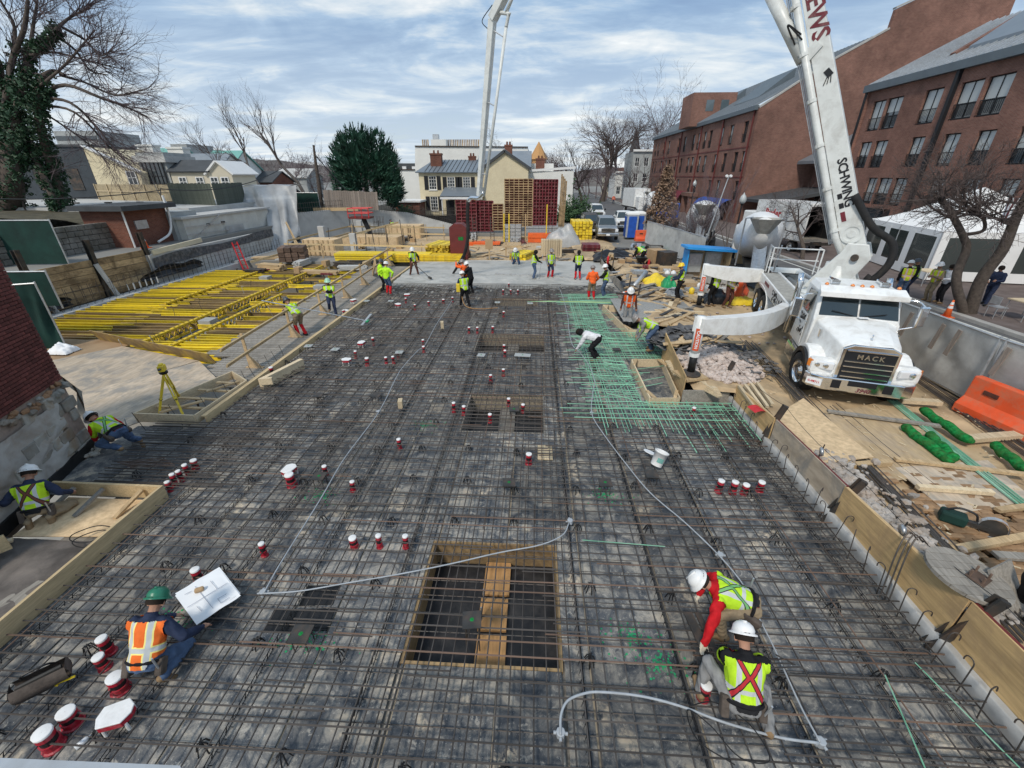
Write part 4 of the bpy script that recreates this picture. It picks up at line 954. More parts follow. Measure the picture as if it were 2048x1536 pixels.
 for y in (49.5,52.5):
  b=MB(); b.box((31.45,y,3.2),(.1,2.2,4.6)); b.build('window','glassdark',t)
 b=MB(); b.slab([(24.2,48.5,3.4),(31,48.5,4.6),(31,55.4,4.6),(24.2,55.4,3.4)],.3); b.build('porch_roof','roofdark',t)
 for x in (24.6,28): 
  b=MB(); b.box((x,48.8,1.9),(.5,.5,2.9)); b.build('pier','brickhotel',t)
hotel()

def gable_house(t,x0,x1,y0,y1,z0,ze,zr,axis,wall,roof,ov=.3,fn=True):
 b=MB(); b.box(((x0 + x1) / 2,(y0 + y1) / 2,(z0 + ze) / 2),(x1 - x0,y1 - y0,ze - z0)); b.build('wall',wall,t)
 r_=MB()
 if axis == 'x': # ridge along x
  ym=(y0 + y1) / 2
  for x in (x0 + .01,x1 - .01): MB().poly([(x,y0,ze),(x,y1,ze),(x,ym,zr)]).build('gable',wall,t)
  k=(zr - ze) / (ym - y0)
  r_.slab([(x0 - ov,y0 - ov,ze - ov * k),(x1 + ov,y0 - ov,ze - ov * k),(x1 + ov,ym,zr + .02),(x0 - ov,ym,zr + .02)],-.14); r_.slab([(x1 + ov,y1 + ov,ze - ov * k),(x0 - ov,y1 + ov,ze - ov * k),(x0 - ov,ym,zr + .02),(x1 + ov,ym,zr + .02)],-.14)
 else:
  xm=(x0 + x1) / 2
  for y in (y0 + .01,y1 - .01): MB().poly([(x0,y,ze),(x1,y,ze),(xm,y,zr)]).build('gable',wall,t)
  k=(zr - ze) / (xm - x0)
  r_.slab([(x0 - ov,y1 + ov,ze - ov * k),(x0 - ov,y0 - ov,ze - ov * k),(xm,y0 - ov,zr + .02),(xm,y1 + ov,zr + .02)],-.16); r_.slab([(x1 + ov,y0 - ov,ze - ov * k),(x1 + ov,y1 + ov,ze - ov * k),(xm,y1 + ov,zr + .02),(xm,y0 - ov,zr + .02)],-.16)
 return r_.build('roof',roof,t)
def chimney(t,x,y,z0,z1,w=.9,mt='brickfar'):
 b=MB(); b.box((x,y,(z0 + z1) / 2),(w * 1.6,w,z1 - z0)); b.box((x,y,z1 - .1),(w * 1.75,w * 1.15,.2))
 for s in (-.3,.3): b.lathe([(.13,0),(.11,.35)],(x + s * w,y,z1),8)
 return b.build('chimney',mt,t)
def center_houses():
 Y=60.0; N_=(0,-1,0); U=(1,0,0)
 t=thing('yellow_house','cream stucco house with black shutters and grey metal roof beyond the site','house',(-8,62,.4))
 x0,x1=-15.1,-6.6
 wins=[(AT(c,py,Y).x,zs) for c,py,zs in ((865,362,(4.1,5.7)),(902,365,(4.1,5.6)),(933,362,(4.2,5.6)),(868,400,(1.6,3.3)))]
 hs=[(x - .5 - x0,x + .5 - x0,z[0] - .3,z[1] - .3) for x,z in wins]
 facade(t,(x0,Y,.3),U,x1 - x0,5.9,hs,.3,'stucco',n=N_)
 for q in hs:
  w=window(t,(x0,Y,.3),U,N_,q,.1,'glassdark','trimwhite',(3,4),.07,sill='trimwhite')
  for s in (-1,1):
   b=MB(); xx=x0 + (q[0] + q[1]) / 2 + s * .82; b.box((xx,Y - .04,.3 + (q[2] + q[3]) / 2),(.5,.06,q[3] - q[2])); b.build('shutter','shutter',w)
 b=MB(); b.box((x0 + .15,Y + 4,3.2),(.3,7.4,5.8)); b.build('wall','stucco',t)
 rf=MB(); rf.slab([(x0 - .3,Y - .35,6.05),(x1 + .5,Y - .35,6.05),(x1 + .5,Y + 4,7.55),(x0 + 1.3,Y + 4,7.55)],-.12); rf.slab([(x0 - .3,Y + 8.3,6.05),(x0 - .3,Y - .35,6.05),(x0 + 1.3,Y + 4,7.55)],-.12); ro=rf.build('roof','roofmetal',t)
 s=MB()
 for k in range(15): x=x0 + .9 + k * .55; s.bar((x,Y - .33,6.2),(x + .3,Y + 3.9,7.67),.05,.07)
 s.build('standing_seams','roofdark',ro)
 chimney(t,AT(873,320,62).x,62,6.5,8.35,.9); chimney(t,AT(945,330,64).x,64,6.5,8.1,.6)
 # gabled cross wing
 b=MB(); xa,xb,xm=-6.6,-1.0,-3.95; T=Matrix(((1,0,0,0),(0,0,-1,Y - .6),(0,1,0,0),(0,0,0,1)))
 b.prism([(xa,.3),(xb,.3),(xb,6.6),(xm,8.3),(xa,6.5)],-8,0,T); b.build('gable_wing','stucco',t,fixn=True)
 c=MB(); c.bar((xa - .35,Y - .65,6.45),(xm,Y - .65,8.5),.5,.3); c.bar((xm,Y - .65,8.5),(xb + .35,Y - .65,6.5),.5,.3); c.build('barge_board','roofdark',t)
 rf=MB(); rf.slab([(xa - .3,Y + 8,6.4),(xa - .3,Y - .8,6.4),(xm,Y - .8,8.6),(xm,Y + 8,8.6)],-.1); rf.slab([(xb + .3,Y - .8,6.5),(xb + .3,Y + 8,6.5),(xm,Y + 8,8.6),(xm,Y - .8,8.6)],-.1); rf.build('roof','roofmetal',t)
 chimney(t,AT(1017,300,62).x,62,7.3,9.3,.6)
 # porch
 xa=AT(880,380,58.2).x; rf=MB(); rf.slab([(xa,57.8,3.35),(-6.7,57.8,3.35),(-6.7,59.95,4.3),(xa + .3,59.95,4.3)],-.1); ro=rf.build('porch_roof','roofmetal',t)
 b=MB(); b.box(((xa - 6.7) / 2,57.9,3.2),(-6.7 - xa,.15,.28)); b.build('porch_beam','trimwhite',t)
 for x in (xa + .2,-9.2): b=MB(); b.tube([(x,58,.3),(x,58,3.2)],.07,8); b.build('porch_post','trimwhite',t)
 b=MB(); b.box((AT(900,400,60).x,Y - .02,1.6),(1.1,.08,2.5)); b.build('door','shutter',t)
 b=MB(); b.box((AT(955,397,60).x,Y - .02,2.6),(1.0,.06,.5)); b.build('window','glassdark',t)
 # white modern building behind
 t=thing('white_building','tall white flat-roofed building with a wood slat screen behind the yellow house','building',(-8,78,.4)); Y2=74
 P=[(800,340),(830,340),(830,293),(1056,295),(1056,440),(800,440)]
 pts=[(AT(a,b_,Y2).x,max(AT(a,b_,Y2).z,.3)) for a,b_ in P]; T=Matrix(((1,0,0,0),(0,0,-1,Y2),(0,1,0,0),(0,0,0,1)))
 b=MB(); b.prism(pts,-14,0,T); b.build('wall','whitewall',t,fixn=True)
 c=MB()
 for a,b_ in zip(pts[:-2],pts[1:-1]):
  if abs(a[1] - b_[1]) < .3: c.bar((a[0],Y2 + .1,a[1] + .05),(b_[0],Y2 + .1,b_[1] + .05),.5,.16)
 c.build('coping','darksteel',t)
 for xa,xb in ((845,862),(893,975)):
  a,b_=AT(xa,279,Y2 + 2),AT(xb,293,Y2 + 2); n_=int((b_.x - a.x) / .28)
  for k in range(n_):
   m_=MB(); m_.box((a.x + k * .28,Y2 + 2,(a.z + b_.z) / 2),(.2,.06,a.z - b_.z)); m_.build('screen_slat','fencebrown' if k % 3 else 'lagging',t)
 m_=MB(); a,b_=AT(862,279,Y2 + .5),AT(893,297,Y2 + .5); m_.box(((a.x + b_.x) / 2,Y2 + 1.35,(a.z + b_.z) / 2 - 1),(b_.x - a.x,2,a.z - b_.z + 2)); m_.build('stair_head','whitewall',t)
 m_=MB(); m_.box((AT(872,276,Y2 + 3).x,Y2 + 3,AT(872,276,Y2 + 3).z),(.9,.9,1.0)); m_.build('roof_vent','galv',t)
 t=thing('cream_house','pale cream gabled house half hidden behind the yellow house','house',(-1,70,.4))
 gable_house(t,AT(958,340,68).x,AT(1058,340,68).x,68,76,.3,6.9,8.9,'x','stuccopale','roofgrey')
 t=thing('white_house','white rendered building with parapet right of the yellow house','building',(2,66,.4))
 a,b_=AT(1058,338,66),AT(1148,338,66); m_=MB(); m_.box(((a.x + b_.x) / 2,69,3.3),(b_.x - a.x,6,6.0)); m_.build('wall','whitewall',t)
 m_=MB(); m_.bar((a.x,66,6.35),(b_.x + .2,66,6.75),.3,.3); m_.build('cornice','trimwhite',t)
 a2,b2=AT(1058,327,72),AT(1107,340,72); m_=MB(); m_.box(((a2.x + b2.x) / 2,74,4),(b2.x - a2.x,4,2 * (a2.z - 4))); m_.build('upper_wall','whitewall',t); chimney(t,AT(1080,340,70).x,70,6,8.0,.8)
 t=thing('brick_shed','low brick shed with a white flat roof by the evergreen','shed',(-18,58,.4)); a,b_=AT(790,403,57),AT(838,405,57)
 m_=MB(); m_.box(((a.x + b_.x) / 2,59,1.5),(b_.x - a.x,4,2.6)); m_.build('wall','brickfar',t); m_=MB(); m_.box(((a.x + b_.x) / 2,58.9,2.85),(b_.x - a.x + .5,4.4,.2)); m_.build('roof','trimwhite',t)
 t=thing('brick_terrace','distant dark brick terrace with dormers left of the white building','house',AT(790,380,110).to_3d())
 a,b_=AT(780,345,110),AT(832,372,110); m_=MB(); m_.box(((a.x + b_.x) / 2,114,3),(b_.x - a.x,8,5.5)); m_.build('wall','brickfar',t); m_=MB(); m_.box(((a.x + b_.x) / 2,114,7),(b_.x - a.x,7,2.6)); ro=m_.build('roof','roofdark',t)
 for k in range(3): m_=MB(); m_.box((a.x + 1.2 + k * 2.3,110.3,7),(.9,.6,1.3)); m_.build('dormer','trimwhite',ro)
 # row houses down the street
 for k,(xa,xb,yt,Y3,mt,lab) in enumerate(((1268,1306,302,104,'greywall','grey rendered terrace house beyond the brick hotel'),(1232,1270,345,118,'whitewall','pale painted terrace house farther down the street'),(1215,1240,352,132,'stuccopale','small shopfront house with green awning far down the street'))):
  a,b_=AT(xa,yt,Y3),AT(xb,425,Y3); t=thing('terrace_house',lab,'house',(a.x,Y3,.4)); w=b_.x - a.x
  hs=[(w * (i + .5) / 3 - .5,w * (i + .5) / 3 + .5,z,z + 1.7) for i in range(3) for z in (1.2,4.2,7.2) if z + 2 < a.z - .3]
  facade(t,(a.x,Y3,.3),U,w,a.z - .3,hs,.3,mt,n=N_)
  for q in hs: window(t,(a.x,Y3,.3),U,N_,q,.12,'glassdark','trimwhite',(2,2),.09)
  m_=MB(); m_.box((a.x + w / 2,Y3 + 5,a.z / 2),(w,9,a.z - .2)); m_.build('wall',mt,t); m_=MB(); m_.box((a.x + w / 2,Y3 - .15,a.z + .1),(w + .3,.5,.4)); m_.build('cornice','trimwhite',t)
  if k == 2: m_=MB(); m_.grid(lambda u,v: (a.x + u * w,Y3 - 1.5 + 1.4 * v,3.0 + v * 1.0),2,2); m_.build('awning','greenfence',t)
 t=thing('turret_house','distant house with a pointed orange turret above the trees','house',AT(1077,320,180)); c=AT(1077,320,180)
 m_=MB(); m_.lathe([(3,-6),(3,0),(3.6,.2),(.1,6)],c,8); m_.build('turret','plyorange',t); m_=MB(); m_.box((c.x,186,3),(16,8,10)); m_.build('wall','brickfar',t)  # turret coloured orange all over, brick house below
 t=thing('church','slim dark church spire among the bare trees down the street','church',AT(1274,330,190)); c=AT(1274,255,190); m_=MB(); m_.lathe([(2.4,-18),(2.2,-9),(.1,0)],c,6); m_.build('spire','roofdark',t); m_=MB(); m_.box((c.x,195,4),(9,14,9)); m_.build('nave','brickfar',t)
center_houses()
# ------------------------------------------------------------------ left-hand neighbours
def plank_fence(name,lab,p,q,h,mt,w=.15,cat='fence',lean=0):
 p=V(p); q=V(q); n=max(2,int((q - p).length / w)); t=thing(name,lab,cat,(p + q) / 2); d=(q - p).normalized(); rot=frame((0,0,0),d,(0,0,1)).to_3x3()
 bm_=MB(); bm_.box((0,0,0),(w * .93,h,.022)); me=bm_.mesh('fence_board',mt)
 for k in range(n):
  c=lerp(p,q,(k + .5) / n); inst(me,'fence_board',t,c + V((0,0,h / 2 + rng.uniform(-.03,.03))),(rot @ Matrix.Rotation(rng.uniform(-.01,.01),3,'Z')).to_euler())
 for z in (.3,h - .3):
  b=MB(); nn=d.cross(V((0,0,1))); b.bar(p + V((0,0,z)) - nn * .05,q + V((0,0,z)) - nn * .05,.05,.09); b.build('fence_rail',mt,t)
 return t
def left_side():
# raised bank with mossy stone wall
 m=MB(); m.grid(lambda u,v: (-60 + u * 34.8,27 + v * 30,3.35 + .15 * noise.noise(V((u * 8,v * 8,1))) - (1.2 * (u - .86) / .14 if u > .86 else 0)),40,24); struct(m.build('bank','moss',smooth=True))
 a,b_=AX(130,515,-26),AX(262,480,-26)
 t=thing('stone_wall','old mossy stone retaining wall behind the timber lagging','wall',(-26,27,1.7)); rg=random.Random(8); y=19.5
 m=MB(); m.box((-26.4,25,2.45),(.5,12,1.5)); m.build('core','stonewall',t)
 for j in range(5):
  y=19.2 + rg.uniform(0,.4)
  while y < 31:
   w=rg.uniform(.35,.7); m=MB(); m.box((-26.14,y + w / 2,1.9 + j * .3),(.16,w - .03,.27),Matrix.Rotation(rg.uniform(-.02,.02),3,'X')); m.build('stone','stonewall',t,bevel=.02); y += w
   # brick shed with black roof
 t=thing('brick_shed','small red brick shed with dark flat roof behind the lagging wall','shed',(-25.6,27.5,1.7))
 m=MB(); m.box((-26.2,27.8,2.7),(2.6,3.4,2.4)); m.build('wall','brickfar',t); m=MB(); m.box((-26.0,27.7,4.02),(3.4,4.2,.28)); m.build('roof','roofdark',t)
 m=MB(); m.box((-24.86,27.2,3.0),(.08,.9,.5)); m.build('wall_cabinet','galv',t)
 m=MB(); m.tube([(-24.8,26.1,1.7),(-24.8,26.1,3.9)],.05,6); m.build('downpipe','trimwhite',t)
 m=MB(); m.tube(curve_pts([(-24.6,29.3,4.6),(-24.6,29.3,3.2),(-24.55,28.8,2.3),(-24.5,27.6,1.9)]),.07,8); m.build('vent_pipe','trimwhite',t)
 # white parapet building
 t=thing('white_flat_building','long low white rendered building with flat grey roof left of the site','building',(-27,34,1.7))
 m=MB(); m.box((-26.1,34.8,2.0),(4.0,10.2,2.2)); m.build('wall','whiteblock',t); m=MB(); m.box((-26.1,34.8,3.16),(4.3,10.6,.14)); m.build('parapet','concretelight',t)
 m=MB(); m.box((-24.05,36.4,1.35),(.12,6,.7)); m.build('plinth','stonewall',t)
 for y in (32.0,33.6): m=MB(); m.box((-24.06,y,2.55),(.1,.35,.14)); m.build('vent','darksteel',t)
 m=MB(); m.box((-26.3,30.6,2.1),(3.4,2.4,2.9)); m.build('lower_wall','greywall',t)
 m=MB(); m.bar((-23.9,29.6,1.6),(-23.9,33.2,3.1),.05,.05); m.bar((-23.9,29.4,2.6),(-23.9,33.8,2.5),.05,.05); m.bar((-23.9,29.4,2.1),(-23.9,33.8,2.0),.05,.05); m.build('pipe_brace','galv',t)
 m=MB(); m.grid(lambda u,v: (-23.95 + .1 * noise.noise(V((u * 4,v * 4,0))),33.6 + u * 2.2,1.15 + v * 1.1),8,6); tag(m.build('hanging_sheet','plasticsheet',smooth=True),'small translucent sheet pinned on the white wall','plastic sheet')
 m=MB(); m.box((-41,44,3.4),(30,22,.35)); tag(m.build('flat_roof','concretelight'),'broad pale flat roof deck behind the ivy tree','roof')
 for k in range(6): m=MB(); m.box((-40 + k * 2.3,38 + k * .7,3.63),(.5,.25,.1)); tag(m.build('roof_vent','darksteel'),'small dark vent on the pale flat roof','vent','vents on the flat roof')
 # green board fence on that roof
 c=AT(437,427,36.5); l_=AT(352,424,38.0); r_=AT(497,420,41.5)
 plank_fence('board_fence','green-grey upright board fence on the roof, side facing the camera',(l_.x,l_.y,3.2),(c.x,c.y,3.2),2.0,'fencegreen',.17); plank_fence('board_fence','green-grey upright board fence on the roof, side facing the site',(c.x + .1,c.y,3.2),(r_.x,r_.y,3.2),2.0,'fencegreen',.17)
 # plywood hoarding
 a,b_=AT(203,405,44),AT(352,408,42); t=thing('plywood_hoarding','tan plywood hoarding with vertical battens below the cream house','hoarding',(a.x,44,3.5)); n=6
 for k in range(n):
  p,q=lerp(a,b_,k / n),lerp(a,b_,(k + 1) / n); m=MB(); m.slab([(p.x,p.y,3.5),(q.x - .04,q.y,3.5),(q.x - .04,q.y,5.0),(p.x,p.y,5.0)],.03); m.build('plywood_panel','plywall',t); m=MB(); m.bar((p.x,p.y - .06,3.5),(p.x,p.y - .06,5.05),.09,.06); m.build('batten','woodpale',t)
 m=MB(); m.bar((a.x,a.y - .06,4.4),(b_.x,b_.y - .06,4.4),.04,.08); m.build('rail','woodpale',t)
 # dark painted brick house and its cream neighbour
 t=thing('dark_house','dark blue-grey painted brick house behind the ivy tree','house',(-47,48,3.5))
 c=AT(165,293,46); e=AT(207,402,46); x1=(c.x + e.x) / 2
 m=MB(); m.box((x1 - 6,49,5.8),(12,6,5.2)); m.build('wall','darkpaint',t); m=MB(); m.box((x1 - 6,49,8.45),(12.3,6.3,.2)); m.build('roof','roofdark',t)
 for k in (1.6,5.2): m=MB(); m.box((x1 - k - .5,45.98,5.4),(1.3,.08,2.0)); m.build('window','darksteel',t)
 t=thing('cream_house','cream stucco house with sloping parapet beside the dark house','house',(-42,48,3.5)); a,b_,cc=AT(165,292,46),AT(280,345,46),AT(285,378,46)
 T=Matrix(((1,0,0,0),(0,0,-1,46),(0,1,0,0),(0,0,0,1))); m=MB(); m.prism([(x1 + .03,3.4),(cc.x,3.4),(b_.x,b_.z),(x1 + .03,a.z)],-7,0,T); m.build('wall','stucco',t,fixn=True)
 m=MB(); m.bar((x1,46,a.z + .06),(b_.x,46,b_.z + .06),.5,.12); m.build('coping','trimwhite',t)
 q=AT(268,362,45.9); window(t,(q.x - .6,45.95,4.3),(1,0,0),(0,-1,0),(0,1.0,0,1.9),.0,'glassdark','trimwhite',(2,3),.09)
 t=thing('glazed_pavilion','grey flat-roofed extension with tall black framed windows','building',(-36,48,3.5)); a,b_=AT(272,318,47),AT(345,372,47)
 m=MB(); m.box(((a.x + b_.x) / 2,49,5.8),(b_.x - a.x,3.8,4.2)); m.build('wall','greywall',t); m=MB(); m.box(((a.x + b_.x) / 2,49,a.z),(b_.x - a.x + .5,4.4,.6)); m.build('roof','concretelight',t)
 window(t,(a.x + .4,47.0,4.2),(1,0,0),(0,-1,0),(0,b_.x - a.x - .7,0,3.0),-.05,'glassdark','shutter',(5,2),.12)
 t=thing('siding_cottage','cream clapboard cottage with white gable trim','house',(-31,48,3.5)); a,b_=AT(340,345,47),AT(462,345,47); xm=a.x + (b_.x - a.x) * .62
 gable_house(t,a.x,xm,47,51,3.4,6.15,7.1,'x','siding','roofdark',.25); gable_house(t,xm,b_.x,47,51,3.4,6.0,7.0,'y','siding','trimwhite',.25)
 for px in (368,402,431,452):
  q=AT(px,366,46.95); window(t,(q.x - .45,46.97,4.7),(1,0,0),(0,-1,0),(0,.85,0,.95),.0,'glassdark','trimwhite',(2,2),.09)
 for k,(px,py,px2,Y,mt,lab) in enumerate(((235,300,330,66,'coppergreen','green copper roofed hall behind the cream house'),(395,305,452,70,'coppergreen','green copper gabled roof behind the clapboard cottage'),(190,302,240,62,'brickfar','brick house roof peeking over the cream house'),(335,312,420,60,'roofgrey','pale ribbed metal roof behind the white chimneys'))):
  a,b_=AT(px,py,Y),AT(px2,py,Y); t=thing('far_house',lab,'house',((a.x + b_.x) / 2,Y,2)); gable_house(t,a.x,b_.x,Y,Y + 8,1.8,a.z - 2.2,a.z + .3,'x','whitewall' if k % 2 else 'brickfar',mt,.3)
 for k,(px,py) in enumerate(((298,298),(358,303))):
  c=AT(px,py,56); m=MB(); m.box((c.x,56,c.z - 1.5),(1.9,1.2,3.6)); m.box((c.x,56,c.z + .35),(2.1,1.4,.2)); tag(m.build('white_chimney','whitewall'),['broad white chimney, left of the pair on the skyline','broad white chimney, right of the pair on the skyline'][k],'chimney')
 for k,(px,px2,py,Y) in enumerate(((105,190,262,90),(340,372,288,120),(395,425,300,140))):
  a,b_=AT(px,py,Y),AT(px2,py,Y); t=thing('office_block',['grey office block behind the dark house','small pale tower block on the skyline','grey rooftop block behind the green gable'][k],'building',(a.x,Y,2)); m=MB(); m.box(((a.x + b_.x) / 2,Y + 5,a.z / 2),(b_.x - a.x,10,a.z)); m.build('wall','greywall',t)
  for j in range(4 if k == 0 else 2): m=MB(); m.box(((a.x + b_.x) / 2,Y - .05,a.z - 1.2 - j * 1.6),((b_.x - a.x) * .96,.1,.7)); m.build('window_band','glassdark',t)
 for k,(px,py,px2,Y) in enumerate(((470,352,540,75),(545,345,610,90),(490,385,560,66))):
  a,b_=AT(px,py,Y),AT(px2,py,Y); t=thing('far_house',['brick house with a dark roof behind the clapboard cottage','low house with pale roof among the thin trees','low brick house behind the translucent sheeting'][k],'house',(a.x,Y,1)); gable_house(t,a.x,b_.x,Y,Y + 7,.5,a.z - .9,a.z + .6,'x','brickfar' if k != 1 else 'greywall','roofdark' if k != 1 else 'concretelight',.3)
  # green fabric screens
 def screen(name,lab,pts,z0,z1,mt='greenfence',posts=True,cat='fence',sag=.06):
  c=V((*pts[0],z0)); t=thing(name,lab,cat,c)
  for i in range(len(pts) - 1):
   p,q=V((*pts[i],0)),V((*pts[i + 1],0)); nn=(q - p).cross(V((0,0,1))).normalized(); m=MB(); k=i * 3.3
   m.grid(lambda u,v: lerp(p,q,u) + nn * sag * (noise.noise(V((u * 5,v * 2 + u * 3,k))) * math.sin(PI * v)) + V((0,0,z0 + v * (z1 - z0))),20,8); m.build('fabric',mt,t,smooth=True)
   m=MB(); m.tube([p + V((0,0,z1)),q + V((0,0,z1))],.03,6); m.build('top_rail','galv',t)
   for e in (p,q): m=MB(); m.tube([e + V((0,0,z0 - .1)),e + V((0,0,z1 + .06))],.03,6); m.build('post','galv',t)
  return t
 screen('screen_fence','dark green fabric fence nearest the brick wall, sagging to the ground',[(-17.75,14.2),(-18.9,13.6),(-23,12.2)],-.05,2.35,sag=.25)
 screen('screen_fence','dark green fabric fence panel turned away behind the near one',[(-18.1,15.0),(-23.0,14.4)],1.3,2.6,sag=.05)
 screen('screen_fence','dark green fabric fence farther back above the lagging wall',[(-23.4,20.6),(-30,20.0),(-36,19.6)],1.8,3.85)
 screen('screen_fence','dark green fabric fence beside the grey board fence near the evergreen',[(AT(590,400,46).x,46),(AT(637,395,46).x,46)],2.4,4.2)
 a,b_=AT(650,410,46),AT(757,412,47); plank_fence('board_fence','weathered brown board fence in front of the evergreen',(a.x,46,2.7),(b_.x,47,2.5),1.75,'fencebrown',.22)
 m=MB(); a,b_=AT(625,412,45),AT(715,410,45); m.bar((a.x,45,2.7),(b_.x,45,2.75),.1,.3); tag(m.build('timber_beam','wood'),'timber beam along the top of the basement wall below the board fence','timber')
 # translucent plastic sheeting over the corner
 t=thing('plastic_sheeting','large translucent plastic sheet draped over the concrete corner','plastic sheet',(-22.5,39,0))
 P0,P1,Q0,Q1=AT(440,372,42),AT(592,370,42),AT(548,512,36.5),AT(600,512,39)
 m=MB(); 
 def sh(u,v):
  top=lerp(P0,P1,u); bot=lerp(AT(470,430,40),Q1,u) if u < .45 else lerp(Q0,AT(603,470,40.5),(u - .45) / .55)
  p=lerp(top,bot,v); k=math.sin(PI * v); return p + V((.25 * math.sin(u * 40 + v * 3) * k * .5,-.25 * math.sin(u * 26) * k,.2 * noise.noise(V((u * 5,v * 5,0)))))
 m.grid(sh,60,20); m.build('sheet','plasticsheet',t,smooth=True); m=MB(); m.grid(lambda u,v: lerp(P0,P1,u) + V((-.4 * v,3 * v,.1 * math.sin(u * 20) * (1 - v))),30,4); m.build('top_fold','plasticsheet',t,smooth=True)
 # overhead cables
 for k,(p,q,s) in enumerate((((-60,30,7.5),(-24.6,29.3,4.9),1.6),((-24.6,29.3,5.0),(-23.0,42,6.4),.7),((-39,45.8,6.4),(-24.6,29.3,5.0),1.2))):
  m=MB(); m.tube([lerp(p,q,i / 14) - V((0,0,s * 4 * (i / 14) * (1 - i / 14))) for i in range(15)],.03,4); tag(m.build('overhead_cable','black_wire'),['black cable sagging from the ivy tree to the brick shed','black cable rising from the brick shed toward the sheeting','black cable from the cream house wall to the brick shed'][k],'cable')
  # old brick house corner nearest the camera, bricks laid one by one
 A=V((-10.42,7.95,0)); Bp=V((-9.0,3.9,0)); d=(Bp - A).normalized(); n=V((-d.y,d.x,0)); n=n if n.x > 0 else -n
 t=thing('brick_wall','old brick house corner with crumbling stone base at the left edge','wall',A); L=4.2
 m=MB(); P=[A - n * .03,A + d * L - n * .03,A + d * L - n * 3,A - n * 3 - d * .0]
 m.prism([(p.x,p.y) for p in P],-.2,4.4); m.build('core','mortar',t,fixn=True)
 rot=frame((0,0,0),d,n).to_3x3(); bm_=MB(); bm_.box((0,0,0),(.203,.1,.058)); me=bm_.mesh('brick','brickred')
 bm2=MB(); bm2.box((0,0,0),(.098,.1,.058)); me2=bm2.mesh('brick','brickred')
 for j in range(36):
  z=1.78 + j * .072; u=.0 if j % 2 else -.05; k=0
  while u < 2.3:
   if j % 2 == 0 and k == 0: inst(me2,'brick',t,A + d * (u + .1) - n * .04 + V((0,0,z)),rot.to_euler()); u += .16
   else:
    inst(me,'brick',t,A + d * (u + .105) - n * (.04 + rng.uniform(0,.006)) + V((0,0,z)),rot.to_euler()); u += .213
   k += 1
   if len([1 for _ in ()]) : pass
   # bricks on the return end of the house
 rg=random.Random(77)
 for j in range(6): # stone and block courses under them
  z=.12 + j * .27; u=-.02 + rg.uniform(-.05,.05)
  while u < 2.6 - j * .05:
   w=rg.uniform(.22,.45); 
   if rg.random() < (.85 if u < 1.3 else .25):
    m=MB(); m.box(A + d * (u + w / 2) - n * (.03 + rg.uniform(-.02,.04)) + V((0,0,z + rg.uniform(-.015,.015))),(w - .025,.14,.25),rot @ Matrix.Rotation(rg.uniform(-.03,.03),3,'Y')); m.build('stone','stoneblock',t,bevel=.018)
   u += w
 m=MB(); m.grid(lambda u,v: A + d * (1.0 + u * 3.2 - .5 * v * (1 - u) + .25 * noise.noise(V((u * 3,v * 5,3)))) + n * (.035 + .05 * noise.noise(V((u * 7,v * 4,0))) + .02 * noise.noise(V((u * 25,v * 14,0)))) + V((0,0,-.05 + v * 1.45)),60,30); m.build('render_coat','render',t,smooth=True)
 for k in range(26): 
  m=MB(); u=rg.uniform(0,1.9); m.rock(A + d * u + n * rg.uniform(-.02,.03) + V((0,0,1.62 + rg.uniform(-.12,.10))),rg.uniform(.05,.13),rg); m.build('loose_stone','claydirt' if k % 2 else 'stoneblock',t)
 m=MB(); m.bar(A + n * .05 - d * .3 + V((0,0,.1)),A + d * 4.4 + n * .05 + V((0,0,.1)),.04,.24); tag(m.build('flashing','blackplastic'),'black flashing strip at the foot of the brick house wall','flashing')
 # rubble strip at foot of wall
 m=MB(); 
 for k in range(90): u=rg.uniform(-.6,.6); m.rock(A + d * u + n * rg.uniform(0,.25) + V((0,0,.03)),rg.uniform(.03,.1),rg)
 o=m.build('stone_rubble','stoneblock'); o['kind']='stuff'; o['label']='small stones fallen at the brick wall corner'; o['category']='rubble'
left_side()

# ------------------------------------------------------------------ trees
MINR=[.006]
def grow(T,C,p,d,L,r,dep,rg,kids=(4,4,4,3),wob=.18,up=.06,spread=.75,split=1,shrink=.58):
 n=4 if dep < 2 else 3; pts=[p.copy()]; rad=[r]; q=p.copy(); dd=d.copy(); seg=L / n
 for i in range(n):
  dd=(dd + V((rg.gauss(0,wob),rg.gauss(0,wob),rg.gauss(0,wob * .7) + up))).normalized(); q=q + dd * seg; pts.append(q.copy()); rad.append(r * (1 - .72 * (i + 1) / n))
 (T if dep < split else C).tube(pts,rad,7 if dep == 0 else (5 if dep == 1 else 3),caps=False)
 if dep >= len(kids): return
 for k in range(kids[dep]):
  f=.25 + .75 * (k + rg.random()) / kids[dep] if dep else .4 + .6 * (k + rg.random()) / kids[dep]; j=min(int(f * n),n - 1); u=f * n - j; o=lerp(pts[j],pts[j + 1],u); base=(pts[j + 1] - pts[j]).normalized()
  a=rg.uniform(0,6.28); s=base.orthogonal().normalized(); s=Matrix.Rotation(a,3,base) @ s
  nd=(base * math.cos(spread) + s * math.sin(spread) * rg.uniform(.7,1.2)).normalized(); grow(T,C,o,nd,L * shrink * rg.uniform(.75,1.2),max(rad[j] * .62,MINR[0]),dep + 1,rg,kids,wob,up,spread,split,shrink)
